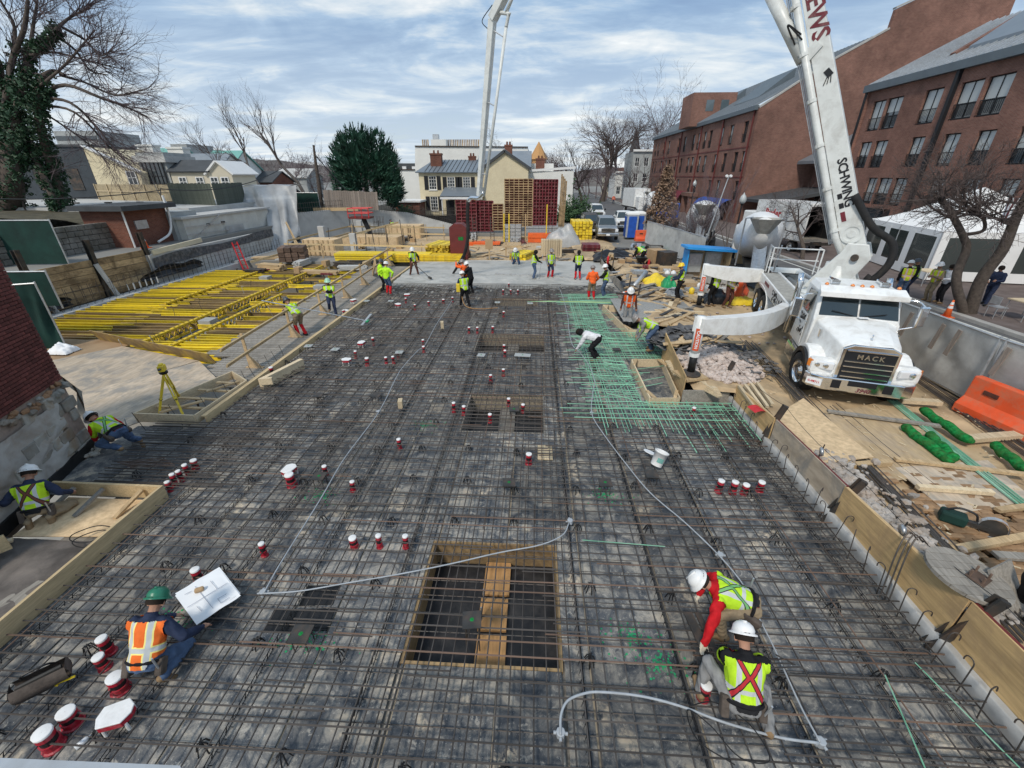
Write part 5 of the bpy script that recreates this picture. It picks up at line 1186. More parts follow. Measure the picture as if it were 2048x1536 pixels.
def bare_tree(lab,base,h,r,seed,kids=(5,5,4,3),spread=.6,wob=.14,up=.07,lean=(0,0),bark='barkgrey',tw='twig',stems=1,group=None,shrink=.58,minr=1):
 rg=random.Random(seed); t=thing('bare_tree',lab,'tree',base,0,group); T,C=MB(),MB(); base=V(base)
 for k in range(stems):
  d=V((lean[0] + (rg.uniform(-.35,.35) if stems > 1 else 0),lean[1] + (rg.uniform(-.3,.3) if stems > 1 else 0),1)).normalized(); grow(T,C,base - V((0,0,.2)),d,h * .55,r,0,rg,kids,wob,up,spread,1,shrink)
 T.build('trunk',bark,t,smooth=True); C.build('crown',tw,t); return t
def leaf_cloud(m,pts,size,rg,per=5):
 for p in pts:
  for k in range(per):
   c=V(p) + V((rg.gauss(0,size),rg.gauss(0,size),rg.gauss(0,size))); a=V((rg.gauss(0,1),rg.gauss(0,1),rg.gauss(0,1))).normalized(); b=a.orthogonal().normalized(); s=size * rg.uniform(.5,1.1)
   m.add([c - a * s - b * s * .5,c + a * s - b * s * .5,c + a * s + b * s * .5,c - a * s + b * s * .5],[(0,1,2,3)])
def trees():
 rg=random.Random(12)
 # ivy-clad tree on the bank at the left
 Y=34.0; t=thing('ivy_tree','big leaning tree wrapped in dark ivy with bare drooping branches at the left','tree',AT(120,425,Y)); T,C,I=MB(),MB(),MB()
 limbs=[([(125,430),(118,380),(95,310),(78,240),(72,185)],.42),([(20,440),(25,380),(18,300),(10,220),(-10,120)],.75),([(72,185),(85,155),(108,142),(130,150)],.2),([(125,430),(110,400),(62,300),(40,250)],.3),([(20,300),(48,165),(60,100),(85,90),(120,55)],.30),([(10,220),(25,120),(48,60),(56,0)],.22),([(48,170),(20,150),(30,60),(0,0)],.16),([(60,100),(68,40),(75,0)],.12),([(110,60),(140,35),(180,15)],.1),
([(82,190),(130,170),(200,195),(255,215),(295,235)],.13),([(80,195),(140,205),(190,250),(230,300)],.11),([(120,150),(170,165),(230,190),(285,180)],.09),([(125,55),(170,80),(200,110),(225,100)],.09),([(110,70),(150,100),(180,140),(215,150)],.09),([(85,210),(150,225),(215,290),(260,330)],.09),([(75,220),(110,240),(180,290),(220,330)],.08),([(60,110),(110,105),(170,120),(230,135)],.08),([(70,180),(130,130),(190,60)],.1)]
 for pl,r in limbs:
  pts=[AT(a,b,Y + rg.uniform(-1.2,1.2)) for a,b in pl]; cp=curve_pts(pts,4); n=len(cp); T.tube(cp,[r * (1 - .6 * i / n) for i in range(n)],7,caps=False)
  if r < .35:
   for k in range(int(6 + 14 * (r < .2))):
    i=rg.randrange(n // 3,n - 1); dd=(cp[i + 1] - cp[i]).normalized(); s=V((rg.gauss(.3,.7),rg.gauss(0,.6),rg.gauss(.1,.55))).normalized(); grow(C,C,cp[i],(dd * .8 + s * .8).normalized(),rg.uniform(1.6,3.0),.032,2,rg,(0,0,5,4),.22,-.03 if pl[-1][1] > 170 else .06,.6)
  if r >= .28:
   P=[]
   for i in range(n - 1):
    if cp[i].z < 2.2: continue
    for k in range(22): 
     a=rg.uniform(0,6.28); rr=r * (1 - .6 * i / n) * rg.uniform(.9,1.5) + .12; P.append(lerp(cp[i],cp[i + 1],rg.random()) + V((math.cos(a) * rr,math.sin(a) * rr,rg.uniform(-.2,.2))))
   leaf_cloud(I,P,.095,rg,9)
 P=[]
 for k in range(430):
  p=AT(rg.gauss(18,24),rg.gauss(265,62),Y + rg.gauss(0,1.0)); P.append(p)
 leaf_cloud(I,P,.12,rg,11)
 P=[AT(rg.gauss(78,14),rg.gauss(190,22),Y + rg.gauss(0,.5)) for k in range(200)]; leaf_cloud(I,P,.11,rg,9)
 T.build('trunk','bark',t,smooth=True); C.build('crown','twigpurple',t); I.build('ivy','ivy',t)
 bare_tree('slim bare sapling in front of the ivy tree trunk',AT(55,425,33),5.0,.09,9,(4,4,3),.5,bark='bark')
 # thin bare trees left of the evergreen
 bare_tree('tall thin bare tree leaning left beside the cottage',AT(520,372,60),11.5,.2,3,(6,5,4,3),.55,lean=(-.55,0)); bare_tree('tall thin bare tree with forked top left of the evergreen',AT(612,392,58),14.5,.24,5,(6,5,4,3),.5,lean=(-.2,0)); bare_tree('small bare tree in front of the clapboard cottage',AT(455,372,50),6.0,.12,6,(5,5,4),.6,lean=(-.1,0)); bare_tree('spindly bare tree right of the cottage roofs',AT(470,372,70),12,.18,61,(6,5,4),.6,lean=(-.35,0))
 bare_tree('grey bare tree behind the evergreen',AT(775,380,62),8.5,.2,13,(5,5,4,3),.6)
 # dead trunk strangled in vines with a guy wire
 t=thing('vine_pole','tall dead trunk wrapped in brown vines beside the green fabric fence','tree',AT(640,415,47)); T,C=MB(),MB(); p=[AT(643,420,47),AT(638,370,47),AT(632,330,47),AT(627,290,47)]; T.tube(curve_pts(p),[.26 - i * .009 for i in range(19)],8)
 for k in range(40): q=lerp(p[0],p[2],rg.random()); grow(C,C,q,V((rg.gauss(0,1),rg.gauss(0,.5),rg.uniform(-.6,.6))).normalized(),rg.uniform(.5,1.4),.03,2,rg,(0,0,3,2),.3,-.08)
 T.build('trunk','bark',t); C.build('vines','twig',t); m=MB(); m.tube([AT(630,310,47),AT(700,390,47)],.05,4); m.build('guy_wire','black_wire',t)
 # evergreen
 t=thing('evergreen_tree','broad dark evergreen tree left of the yellow house','tree',AT(735,415,50)); m,T=MB(),MB(); P=[]
 lob=[(712,300,36,40),(745,315,40,45),(690,330,32,38),(730,350,58,40),(775,365,26,45),(700,375,30,30),(770,330,22,35),(785,385,20,28)]
 for (cx,cy,rx,ry) in lob:
  for k in range(230):
   a=rg.uniform(0,6.28); q=rg.random() ** .45 * (.72 + .45 * noise.noise(V((cx * .1,a * 1.6,cy * .1))) + .25); v=rg.uniform(-1,1); p=AT(cx + rx * q * math.cos(a),cy + ry * q * math.sin(a),50 + v * 2.2 * math.sqrt(max(0,1 - q * q)) - .6); P.append(p)
 for p in P:
  out=(p - AT(735,380,50)).normalized()
  for k in range(5):
   d=(out * .7 + V((rg.gauss(0,.45),rg.gauss(0,.45),rg.gauss(.45,.35)))).normalized(); s=d.orthogonal().normalized() * rg.uniform(.05,.09); q=p + V((rg.gauss(0,.14),rg.gauss(0,.14),rg.gauss(0,.14))); l=rg.uniform(.3,.8); m.add([q - s,q + s,q + d * l],[(0,1,2)])
 for k in range(150):
  cx,cy,rx,ry=rg.choice(lob); a=rg.uniform(-2.9,.2); o=AT(cx + rx * .8 * math.cos(a),cy + ry * .8 * math.sin(a),49.4); d=V((math.cos(a) * .5,rg.gauss(0,.2),.9)).normalized()
  for i in range(14): q=o + d * (i * .075); w=.3 * (1 - i / 15); e=V((rg.gauss(0,1),rg.gauss(0,1),rg.gauss(.5,.5))).normalized(); f=e.orthogonal().normalized() * .07; m.add([q - f,q + f,q + e * w + d * .2],[(0,1,2)])
 m.build('crown','pineneedle',t); T.tube([AT(735,420,50),AT(733,380,50),AT(730,300,50)],[.3,.25,.05],7)
 for k in range(30): z=rg.random(); q=lerp(AT(733,385,50),AT(725,300,50),z); T.tube([q,q + V((rg.gauss(0,1),rg.gauss(0,1),.4)).normalized() * (2.6 * (1 - z) + .4)],.05,4)
 T.build('trunk','bark',t)
 # trees down the street
 MINR[0]=.022
 for k,(px,py,Y,h,r,s,lab) in enumerate(((1205,400,105,21,.6,31,'tall spreading bare tree behind the white house'),(1285,390,140,23,.6,32,'bare tree farther down the street near the church spire'),(1165,395,95,13,.35,33,'smaller bare tree close behind the white house'),(1245,395,125,24,.6,34,'tall bare tree in the middle of the street tree group'),(1310,360,150,26,.6,35,'bare tree whose top shows above the brick hotel'),(1115,390,130,13,.4,36,'low bare tree beyond the turret house'),(1025,350,120,15,.4,37,'bare tree top behind the cream house chimney'),(1330,330,130,27,.5,38,'bare tree top rising behind the hotel roof'))):
  bare_tree(lab,AT(px,py,Y) * V((1,1,0)).length * 0 + V((AT(px,py,Y).x,Y,.4)),h,r,s,(8,7,5,4),.66,.17,.04,bark='bark',tw='twigpurple' if k % 2 else 'twig',group='bare trees down the street')
 MINR[0]=.008
 bare_tree('small forked street tree in front of the grey terrace house',V((AT(1260,420,88).x,88,.4)),8,.2,41,(4,4,4,3),.6,stems=2,bark='bark')
 # young oak keeping its brown leaves
 b0=V((AT(1318,470,44).x,44,.5)); t=bare_tree('young oak still holding dry brown leaves beside the road fence',b0,7.2,.12,44,(8,5,4),.75,bark='bark'); m=MB(); P=[]
 for k in range(900):
  z=rg.random() ** .8; r_=(1.75 * (1 - z) + .15) * rg.random() ** .5; a=rg.uniform(0,6.28); P.append(b0 + V((r_ * math.cos(a),r_ * math.sin(a),1.0 + z * 5.0)))
 leaf_cloud(m,P,.11,rg,5); m.build('leaves','dryleaf',t)
 for k,(px,Y,h,s,st) in enumerate(((1408,34,5.2,51,7),(1388,33,4.2,52,6),(1458,36,6.4,53,3),(1345,36,4.0,55,4))):
  bare_tree(['many-stemmed bare shrub in front of the mixer drum','fan-shaped bare shrub beside the fabric fence','slim pale-stemmed bare tree left of the blue awning','thin bare shrub by the young oak'][k],V((AT(px,480,Y).x,Y,.5)),h,.045,s,(5,4,4),.45,.12,.08,stems=st,bark='barkgrey',tw='twigpurple')
  # two-trunked street tree by the tent
 t=thing('street_tree','rough-barked street tree with two trunks in front of the white tent','tree',(18.25,18.25,.55)); T,C=MB(),MB(); b0=V((18.25,18.25,.45))
 l1=[b0,AT(1912,560,18.4),AT(1932,500,18.5),AT(1925,470,18.5),AT(1895,415,18.6),AT(1870,390,18.7)]; l2=[b0 + V((.15,0,0)),AT(1962,560,18.2),AT(2005,500,18.0),AT(2030,440,17.9),AT(2060,380,17.8)]; l3=[AT(1925,470,18.5),AT(1965,462,18.6),AT(1968,440,18.6),AT(1950,420,18.8)]
 for pl,r0,r1 in ((l1,.18,.08),(l2,.23,.13),(l3,.07,.05)):
  cp=curve_pts(pl,5); n=len(cp); T.tube(cp,[r0 + (r1 - r0) * i / n for i in range(n)],9,caps=False)
  for k in range(9): 
   i=n - 1 - rg.randrange(0,n // 3); grow(T if k < 0 else C,C,cp[i],V((rg.gauss(-.3,.8),rg.gauss(0,.6),rg.uniform(.1,.8))).normalized(),rg.uniform(1.2,2.2),.05,1,rg,(0,6,5,4),.22,.02,.7)
 T.build('trunk','bark',t,smooth=True); C.build('crown','twig',t)
 bare_tree('bare street tree half hidden behind the pump boom',V((AT(1620,470,31).x,31,.55)),7.5,.16,71,(7,6,5,4),.8,.2,.02,bark='bark')
 bare_tree('wide bare street tree right of the pump boom',V((AT(1840,480,33).x + 1,33,.55)),6.6,.2,73,(7,6,5,4),.95,.2,.0,bark='bark')
 # shrubs
 for k,(px,Y,w) in enumerate(((1152,60,2.4),(1135,58,1.6),(812,56,1.3))):
  c=V((AT(px,430,Y).x,Y,.4)); m=MB(); P=[c + V((rg.gauss(0,w * .4),rg.gauss(0,w * .4),abs(rg.gauss(0,w * .5)) + .2)) for _ in range(420)]; leaf_cloud(m,P,.13,rg,6); t=thing('shrub',['dense green shrub right of the red form panels','smaller green shrub against the red form panels','low shrub by the yellow house corner'][k],'shrub',c); m.build('foliage','shrubgreen',t)
  # far wood on the skyline
 T,C=MB(),MB()
 MINR[0]=.03
 for k in range(120):
  px=rg.uniform(420,800) if k < 85 else rg.uniform(1060,1330); Yv=rg.uniform(85,190); b0=V((AT(px,380,Yv).x,Yv,.5)); grow(C,C,b0,V((rg.gauss(0,.15),0,1)).normalized(),rg.uniform(4.2,7.5),.16,0,rg,(6,5,4),.2,.05,.7)
 o=C.build('far_wood','twigpurple'); o['kind']='stuff'; o['label']='far bare wood along the skyline'; o['category']='wood'
trees()
# ------------------------------------------------------------------ concrete pump truck
def loft(mb,secs,caps=True,mi=0):
 n=len(secs[0]); vs=[p for s in secs for p in s]; fs=[(i * n + k,i * n + (k + 1) % n,(i + 1) * n + (k + 1) % n,(i + 1) * n + k) for i in range(len(secs) - 1) for k in range(n)]
 if caps: fs += [tuple(range(n - 1,-1,-1)),tuple((len(secs) - 1) * n + k for k in range(n))]
 return mb.add(vs,fs,mi)
def sym(half): return half + [(-x,z) for x,z in reversed(half)] # closed outline from its right half
def sec(y,half): return [V((x,y,z)) for x,z in sym(half)]
def wheel(parent,c,r,w,rim='chrome',steer=0,name='wheel',holes=True):
 rot=Matrix.Rotation(steer,3,'Z') @ Matrix.Rotation(R(90),3,'Y'); c=V(c)
 b=MB(); b.lathe([(r * .62,-w / 2),(r * .9,-w / 2),(r * .985,-w * .42),(r,-w * .3),(r,w * .3),(r * .985,w * .42),(r * .9,w / 2),(r * .62,w / 2)],c,28,rot,caps=False); ty=b.build(name,'rubber',parent,smooth=True,world=False)
 for s in (-1,1):
  b=MB(); b.lathe([(r * .63,s * w * .46),(r * .58,s * w * .34),(r * .36,s * w * .26),(r * .2,s * w * .30),(r * .17,s * w * .46),(.001,s * w * .47)],c,20,rot,caps=False)
  b.build('rim',rim,ty,smooth=True,world=False)
 b=MB()
 for s in (-1,1):
  for k in range(10 if holes else 5): a=2 * PI * k / (10 if holes else 5); b.lathe([(r * .035,0),(r * .035,.02)],c + rot @ V((r * .3 * math.cos(a),r * .3 * math.sin(a),s * w * .27 - .01)),6,rot)
 b.build('wheel_nuts','darksteel',ty,world=False); return ty
PO=V((8.58,10.9,.35)); PYAW=R(-17)
def pump_truck():
 t=thing('pump_truck','white concrete pump truck with tall folding boom parked on the sand','truck',PO,PYAW)
 PB=lambda mb,nm,mt,par=t,**k: mb.build(nm,mt,par,world=False,**k)
 # bonnet
 b=MB(); loft(b,[sec(-.82,[(0,1.72),(.42,1.70),(.60,1.62),(.66,1.2),(.66,.82),(0,.82)]),sec(-.6,[(0,1.79),(.46,1.76),(.66,1.68),(.72,1.2),(.72,.82),(0,.82)]),sec(.0,[(0,1.90),(.55,1.87),(.78,1.76),(.84,1.2),(.84,.82),(0,.82)]),sec(.62,[(0,2.0),(.66,1.97),(.92,1.86),(.98,1.3),(.98,.9),(0,.9)])]); PB(b,'bonnet','truckwhite',smooth=False,bevel=.04)
 # fenders
 for s in (-1,1):
  b=MB(); pr=[(.80 * math.cos(a) * .92,.52 + .80 * math.sin(a)) for a in [R(k) for k in range(-5,186,15)]]; inner=[(.62 * math.cos(a),.52 + .62 * math.sin(a)) for a in [R(k) for k in range(185,-6,-15)]]
  T=Matrix(((0,0,1,0),(-1,0,0,0),(0,1,0,0),(0,0,0,1))); b.prism(pr + inner,*sorted((s * .74,s * 1.13)),T); PB(b,'fender','truckwhite',bevel=.03)
  b=MB(); pr=[(.70 * math.cos(a),.52 + .70 * math.sin(a)) for a in [R(k) for k in range(-10,191,10)]]; inner=[(.57 * math.cos(a),.52 + .57 * math.sin(a)) for a in [R(k) for k in range(190,-11,-10)]]; b.prism(pr + inner,*sorted((s * 1.0,s * 1.2)),T); PB(b,'wheel_flare','blackplastic')
  b=MB(); b.box((s * .86,-.70,1.02),(.62,.35,.42)); PB(b,'fender_nose','truckwhite',bevel=.1)
  b=MB(); b.box((s * .90,-.86,1.08),(.48,.1,.22),s * .28); hl=PB(b,'headlight','lamp',bevel=.04)
  b=MB(); b.box((s * 1.13,-.76,1.09),(.14,.1,.19),s * .9); b.build('indicator','amber',hl,world=False)
  for k in (-.12,.06): b=MB(); b.lathe([(.07,0),(.05,.03),(.01,.035)],(s * .9 + k,-.90 - s * k * .3 * s,1.08),12,Matrix.Rotation(R(90),3,'X')); b.build('lens','chrome',hl,world=False)
  # grille
 b=MB(); b.prism([(-.62,.78),(.62,.78),(.60,1.60),(.40,1.70),(-.40,1.70),(-.60,1.60)],-.05,.05,Matrix(((1,0,0,0),(0,0,-1,-.86),(0,1,0,0),(0,0,0,1)))); g_=PB(b,'grille','chrome',bevel=.02)
 b=MB(); b.box((0,-.918,1.19),(1.06,.02,.76)); b.build('grille_mesh','shutter',g_,world=False)
 for k in range(5): b=MB(); b.box((0,-.94,.88 + k * .135 + (.14 if k == 4 else 0)),(1.0 + k * .01,.03,.026)); b.build('grille_bar','chrome',g_,world=False)
 text_mesh('lettering','MACK',.17,'chrome',frame((0,-.935,1.415),(1,0,0),(0,0,1)),g_,.012,space=1.35,world=False)
 b=MB(); b.lathe([(.03,0),(.015,.05),(.022,.1),(.004,.14)],(0,-.62,1.79),8); PB(b,'bonnet_mascot','chrome')
 # bumper with number and plate
 b=MB(); pl=[(-1.2,-.70),(-1.12,-.9),(-.85,-1.04),(.85,-1.04),(1.12,-.9),(1.2,-.70),(1.1,-.70),(-1.1,-.70)]; b.prism(pl,.48,.84); bp=PB(b,'bumper','chrome',bevel=.03)
 for s in (-1,1): b=MB(); b.box((s * .55,-1.045,.68),(.2,.02,.22)); b.build('tow_slot','shutter',bp,world=False,bevel=.05)
 b=MB(); b.box((0,-1.045,.74),(.6,.02,.14)); b.build('air_slot','shutter',bp,world=False)
 text_mesh('lettering','3940',.15,'maroon',frame((.05,-1.047,.57),(1,0,0),(0,0,1)),bp,.004,shear=.3,world=False)
 b=MB(); b.box((-1.02,-.985,.66),(.34,.015,.18),-.48); lp=b.build('number_plate','paperwhite',bp,world=False); text_mesh('lettering','C-98711',.075,'red',Matrix.Translation((-1.026,-.997,.66)) @ Matrix.Rotation(-.48,4,'Z') @ Matrix.Rotation(R(90),4,'X'),lp if False else bp,.003,world=False)
 # cab
 b=MB(); loft(b,[sec(.60,[(0,2.02),(.9,1.98),(.98,1.85),(1.0,1.0),(0,1.0)]),sec(.66,[(0,2.06),(.9,2.02),(.99,1.88),(1.02,.95),(0,.95)]),sec(.98,[(0,2.62),(.86,2.60),(.93,2.5),(1.04,.9),(0,.9)]),sec(1.15,[(0,2.72),(.84,2.70),(.93,2.56),(1.05,.9),(0,.9)]),sec(2.1,[(0,2.74),(.84,2.72),(.93,2.58),(1.05,.9),(0,.9)]),sec(2.2,[(0,2.66),(.82,2.64),(.91,2.5),(1.03,.9),(0,.9)])]); PB(b,'cab','truckwhite',bevel=.03)
 # windscreen halves
 for s in (-1,1):
  b=MB(); b.slab([(s * .025,.60,2.02),(s * .90,.615,1.99),(s * .85,.955,2.555),(s * .025,.945,2.575)] if s > 0 else [(s * .90,.615,1.99),(s * .025,.60,2.02),(s * .025,.945,2.575),(s * .85,.955,2.555)],-.02); ws=PB(b,'windscreen','windscreen')
  b=MB(); b.bar((s * .12,.585,2.045),(s * .62,.62,2.14),.02,.015); b.build('wiper','shutter',ws,world=False)
  b=MB(); b.slab([(s * 1.055,1.0,1.95),(s * 1.06,1.75,1.95),(s * .965,1.72,2.5),(s * .955,1.12,2.5)],.012 * s); PB(b,'side_window','windscreen')
  b=MB(); b.slab([(s * 1.06,.95,1.0),(s * 1.06,1.8,1.0),(s * 1.058,1.8,1.9),(s * 1.058,.95,1.9)],.01 * s); dr=PB(b,'door','truckwhite')
  b=MB(); rg=random.Random(2)
  for k in range(26): b.box((s * 1.075,1.0 + rg.random() * .5,1.25 + rg.random() * .6),(.008,rg.uniform(.03,.1),rg.uniform(.02,.09)),Matrix.Rotation(rg.uniform(0,3),3,'X'))
  b.build('door_graphic','shutter',dr,world=False)
  b=MB(); b.box((s * .86,.3,1.6),(.03,.3,.22)); PB(b,'bonnet_vent','chrome')
  # mirror
  b=MB(); b.box((s * 1.42,.78,2.12),(.24,.12,.55),s * .3); mr=PB(b,'mirror','chrome',bevel=.04)
  b=MB(); b.tube(curve_pts([(s * 1.0,.9,2.5),(s * 1.25,.8,2.5),(s * 1.42,.78,2.38)]),.02,6); b.tube([(s * 1.05,.85,1.7),(s * 1.42,.78,1.85)],.02,6); b.build('mirror_arm','chrome',mr,world=False)
  b=MB(); b.tube([(s * 1.12,2.35,.9),(s * 1.12,2.35,2.5),(s * 1.12,2.45,2.75)],.09,10); PB(b,'exhaust_stack','chrome',smooth=True)
  b=MB(); b.box((s * 1.0,1.3,.62),(.3,1.1,.5)); PB(b,'fuel_tank','chrome',bevel=.08)
 b=MB(); b.slab([(-1.0,.66,2.60),(1.0,.66,2.60),(.97,1.0,2.74),(-.97,1.0,2.74)],.05); b.box((0,.655,2.56),(2.0,.03,.14)); PB(b,'sun_visor','truckwhite',bevel=.015)
 for x in (-.82,-.22,0,.22,.82): b=MB(); b.lathe([(.055,0),(.05,.03),(.015,.06)],(x,1.02,2.745),10); PB(b,'marker_light','amber',smooth=True)
 for s in (-.55,.6): b=MB(); b.tube([(s,1.25,2.8),(s,1.75,2.8),(s,1.85,2.8)],[.07,.03,.03],8); b.box((s,1.3,2.78),(.2,.12,.1)); PB(b,'air_horn','chrome')
 b=MB(); b.box((.1,.52,2.03),(.26,.12,.012),.2); PB(b,'dash_paper','paperwhite')
 # chassis, wheels
 for s in (-.42,.42): b=MB(); b.box((s,4.6,.82),(.1,8.6,.26)); PB(b,'chassis_rail','darksteel')
 b=MB(); b.box((0,0,.52),(1.7,.12,.12)); PB(b,'front_axle','darksteel')
 for s in (-1,1):
  wheel(t,(s * 1.0,0,.53),.53,.34,'chrome',R(9))
  for y in (6.6,7.95): wheel(t,(s * .92,y,.53),.53,.55,'chrome')
  b=MB(); b.grid(lambda u,v: (s * (.62 + .56 * v),7.3 + 1.5 * math.cos(PI * (1 - u)),.62 + .68 * math.sin(PI * u) ** .6),14,2); PB(b,'rear_mudguard','truckwhite')
  # body side panels and deck
  b=MB(); b.box((s * 1.12,5.6,1.42),(.08,6.2,.5)); sp=PB(b,'side_panel','truckwhite',bevel=.02)
  b=MB(); rg=random.Random(5)
  for k in range(44): y=3.3 + rg.random() * 2.0; b.box((s * 1.165,y,1.25 + rg.random() * .32),(.008,rg.uniform(.04,.2),rg.uniform(.02,.08)),Matrix.Rotation(rg.uniform(-.7,.7),3,'X'))
  b.build('panel_graphic','shutter',sp,world=False)
  b=MB(); b.box((s * 1.165,6.6,1.5),(.008,.9,.12)); b.build('name_stripe','maroon',sp,world=False)
  b=MB(); b.box((s * .82,5.4,1.66),(.56,5.6,.03)); PB(b,'deck','greydeck')
  b=MB(); b.box((s * .5,5.4,1.69),(.08,5.8,.07)); PB(b,'deck_rail','truckwhite')
 for k,(p,q,r) in enumerate((((.05,4.9,1.45),(.0,8.9,1.35),.13),((-.28,5.2,1.5),(-.3,8.9,1.4),.11),((.3,4.8,1.75),(-.1,6.2,1.8),.14))): b=MB(); b.tube([p,q],r,10); PB(b,'delivery_cylinder','greydeck' if k < 2 else 'boomwhite',smooth=True)
 # hopper with guard frame at the tail
 b=MB(); b.lathe([(.45,0),(.75,.55),(.95,.62)],(0,9.4,1.0),4,Matrix.Rotation(R(45),3,'Z'),caps=False); PB(b,'hopper','boomwhite')
 b=MB()
 for x in (-.9,.9): b.tube([(x,8.3,1.6),(x,8.3,2.7),(x,8.9,2.7),(x,8.9,1.6)],.03,6)
 b.tube([(-.9,8.3,2.7),(.9,8.3,2.7)],.03,6); b.tube([(-.9,8.6,2.2),(.9,8.6,2.2)],.025,6); PB(b,'guard_rail','truckwhite')
 for x in (-1.0,-.6): b=MB(); b.box((x,8.7,2.2),(.05,.06,1.2),Matrix.Rotation(.25,3,'X')); PB(b,'ladder_stile','galv')
 # turret
 TC=V((.45,4.55,0))
 b=MB(); b.lathe([(1.0,1.62),(1.0,1.80),(.9,1.86),(.82,1.86),(.80,2.0)],TC,28); PB(b,'slewing_ring','boomwhite',smooth=False)
 W=lambda v: (Matrix.Rotation(PYAW,4,'Z') @ V(v)) + PO # to world
 Tw=W(TC + V((0,0,1.9))); HOSE=V((-4.3,26.4,0)); dr=V((HOSE.x - Tw.x,HOSE.y - Tw.y,0)).normalized()
 def PL(px,py): # bearing cut with the vertical plane the boom folds in
  n=V((-dr.y,dr.x,0)); d=bearing(px,py); return O + d * (n.dot(Tw - O) / n.dot(d))
 nrm=V((-dr.y,dr.x,0)); 
 if nrm.dot(O - Tw) < 0: nrm=-nrm
 A=PL(1712,512); B_=PL(1626,0); ax=(B_ - A).normalized(); Bt=A + ax * 13.2
 perp=ax.cross(nrm).normalized(); 
 # pedestal cheeks
 for s in (-.36,.36):
  b=MB(); o=Tw + nrm * s; TT=frame(o,dr,(0,0,1)); pz=(TT.inverted() @ A)
  b.prism([(-.8,.05),(.85,.05),(.55,.55),(pz.x + .42,pz.y + .1),(pz.x + .3,pz.y + .42),(pz.x - .25,pz.y + .42),(pz.x - .42,pz.y + .0),(-.5,.6)],-.06,.06,TT); b.build('turret_cheek','boomwhite',t,bevel=.02)
 b=MB(); b.lathe([(.11,-.52),(.11,.52)],A,14,frame((0,0,0),dr,(0,0,1)).to_3x3()); b.build('boom_pin','darksteel',t)
 b=MB(); cc=Tw - dr * .0; b.lathe([(.8,.02),(.72,.2),(.45,.5),(.42,.9)],Tw,24); b.build('turret_cone','boomwhite',t,smooth=True)
 # boom: four folding box sections
 def box_boom(p,q,w,h0,h1,nm='boom_section',mt='boomwhite',dep=.42):
  b=MB(); p=V(p); q=V(q); a=(q - p).normalized(); pe=a.cross(nrm).normalized(); v=[]
  for o,h in ((p,h0),(q,h1)):
   for i,j in ((-1,-1),(1,-1),(1,1),(-1,1)): v.append(o + nrm * (i * w / 2) + pe * (j * h / 2))
  b.add(v,[(3,2,1,0),(4,5,6,7),(0,1,5,4),(1,2,6,5),(2,3,7,6),(3,0,4,7)]); return b.build(nm,mt,t,bevel=.02,fixn=True)
 s1=box_boom(A - ax * .15,Bt,.42,.64,.38)
 off=perp * (.47 if perp.dot(PL(1600,200) - lerp(A,B_,.6)) > 0 else -.47); pn=nrm * .20
 b=MB(); b.tube([A + off * .55 + pn - ax * .2,A + off * .9 + pn + ax * .8,A + off * .86 + pn + ax * 3,Bt + off * .75 + pn],.105,10); b.build('concrete_pipe','boomwhite',t,smooth=True)
 for k in range(7):
  c=A + ax * (1.0 + k * 1.35) + off * .88 + pn; b=MB(); b.tube([c - ax * .05,c + ax * .05],.135,10); b.build('pipe_coupling','boomwhite',t)
 for k in range(3):
  b=MB(); o=off * (1.16 + k * .09) + nrm * .05; b.tube([A + o + ax * .6,Bt + o * .95],.018,5); b.build('hydraulic_line','galv',t)
 c0=PL(1607,122); c1=PL(1548,0); ca=(c1 - c0).normalized()
 b=MB(); b.tube([c0 + nrm * .05,c0 + ca * 2.6 + nrm * .05],.19,14); b.build('boom_cylinder','boomwhite',t,smooth=True); b=MB(); b.tube([c0 + ca * 2.4 + nrm * .05,c0 + ca * 4.2 + nrm * .05],.11,12); b.build('cylinder_rod','chrome',t,smooth=True)
 b=MB(); b.tube([c0 + ca * 2.52 + nrm * .05,c0 + ca * 2.7 + nrm * .05],.23,14); b.build('cylinder_gland','boomwhite',t)
 b=MB(); pb=lerp(A,B_,(c0 - A).dot(ax) / (B_ - A).length); b.bar(c0 - ax * .05,pb + ax * .2,.3,.5,up=nrm); b.build('cylinder_bracket','boomwhite',t)
 for k in range(2): b=MB(); b.tube(curve_pts([c0 + ca * (.5 + k * .2) + nrm * .25,c0 + ca * .75 + nrm * .5 + ax * .3,pb + off * .8 + nrm * .3 + ax * (.5 + k * .15)]),.022,6); b.build('hydraulic_hose','black_wire',t)
 # lettering on the face towards the slab
 fo=lambda s,lat=0: A + ax * s + nrm * .216 - off * lat
 yl=(perp if (perp.dot(V((1,0,0))) > 0) else -perp)
 text_mesh('lettering','SCHWING',.34,'shutter',frame(fo(2.35,.12),-ax,yl),s1,.006,space=.9)
 text_mesh('lettering','ANDREWS',.62,'maroon',frame(fo(8.0,.1),-ax,yl),s1,.006,space=.95)
 b=MB(); c=fo(5.6,.2); b.box(c,(.16,.02,.22),frame((0,0,0),yl,nrm).to_3x3() @ Matrix.Rotation(.4,3,'Y'))
 for k in (-1,0,1): b.bar(c - ax * .1 + yl * .05 * k,c - ax * .28 + yl * .09 * k - yl * .08,.02,.03,up=nrm)
 b.build('boom_emblem','shutter',s1)
 b=MB(); c=A + ax * .75 + nrm * .22; b.lathe([(.3,0),(.3,.03),(.22,.03),(.22,.01),(.12,.01),(.12,.03),(.001,.03)],c,20,frame((0,0,0),ax,perp).to_3x3() if frame((0,0,0),ax,perp).to_3x3().col[2].dot(nrm) > 0 else frame((0,0,0),perp,ax).to_3x3()); b.build('pin_boss','boomwhite',s1)
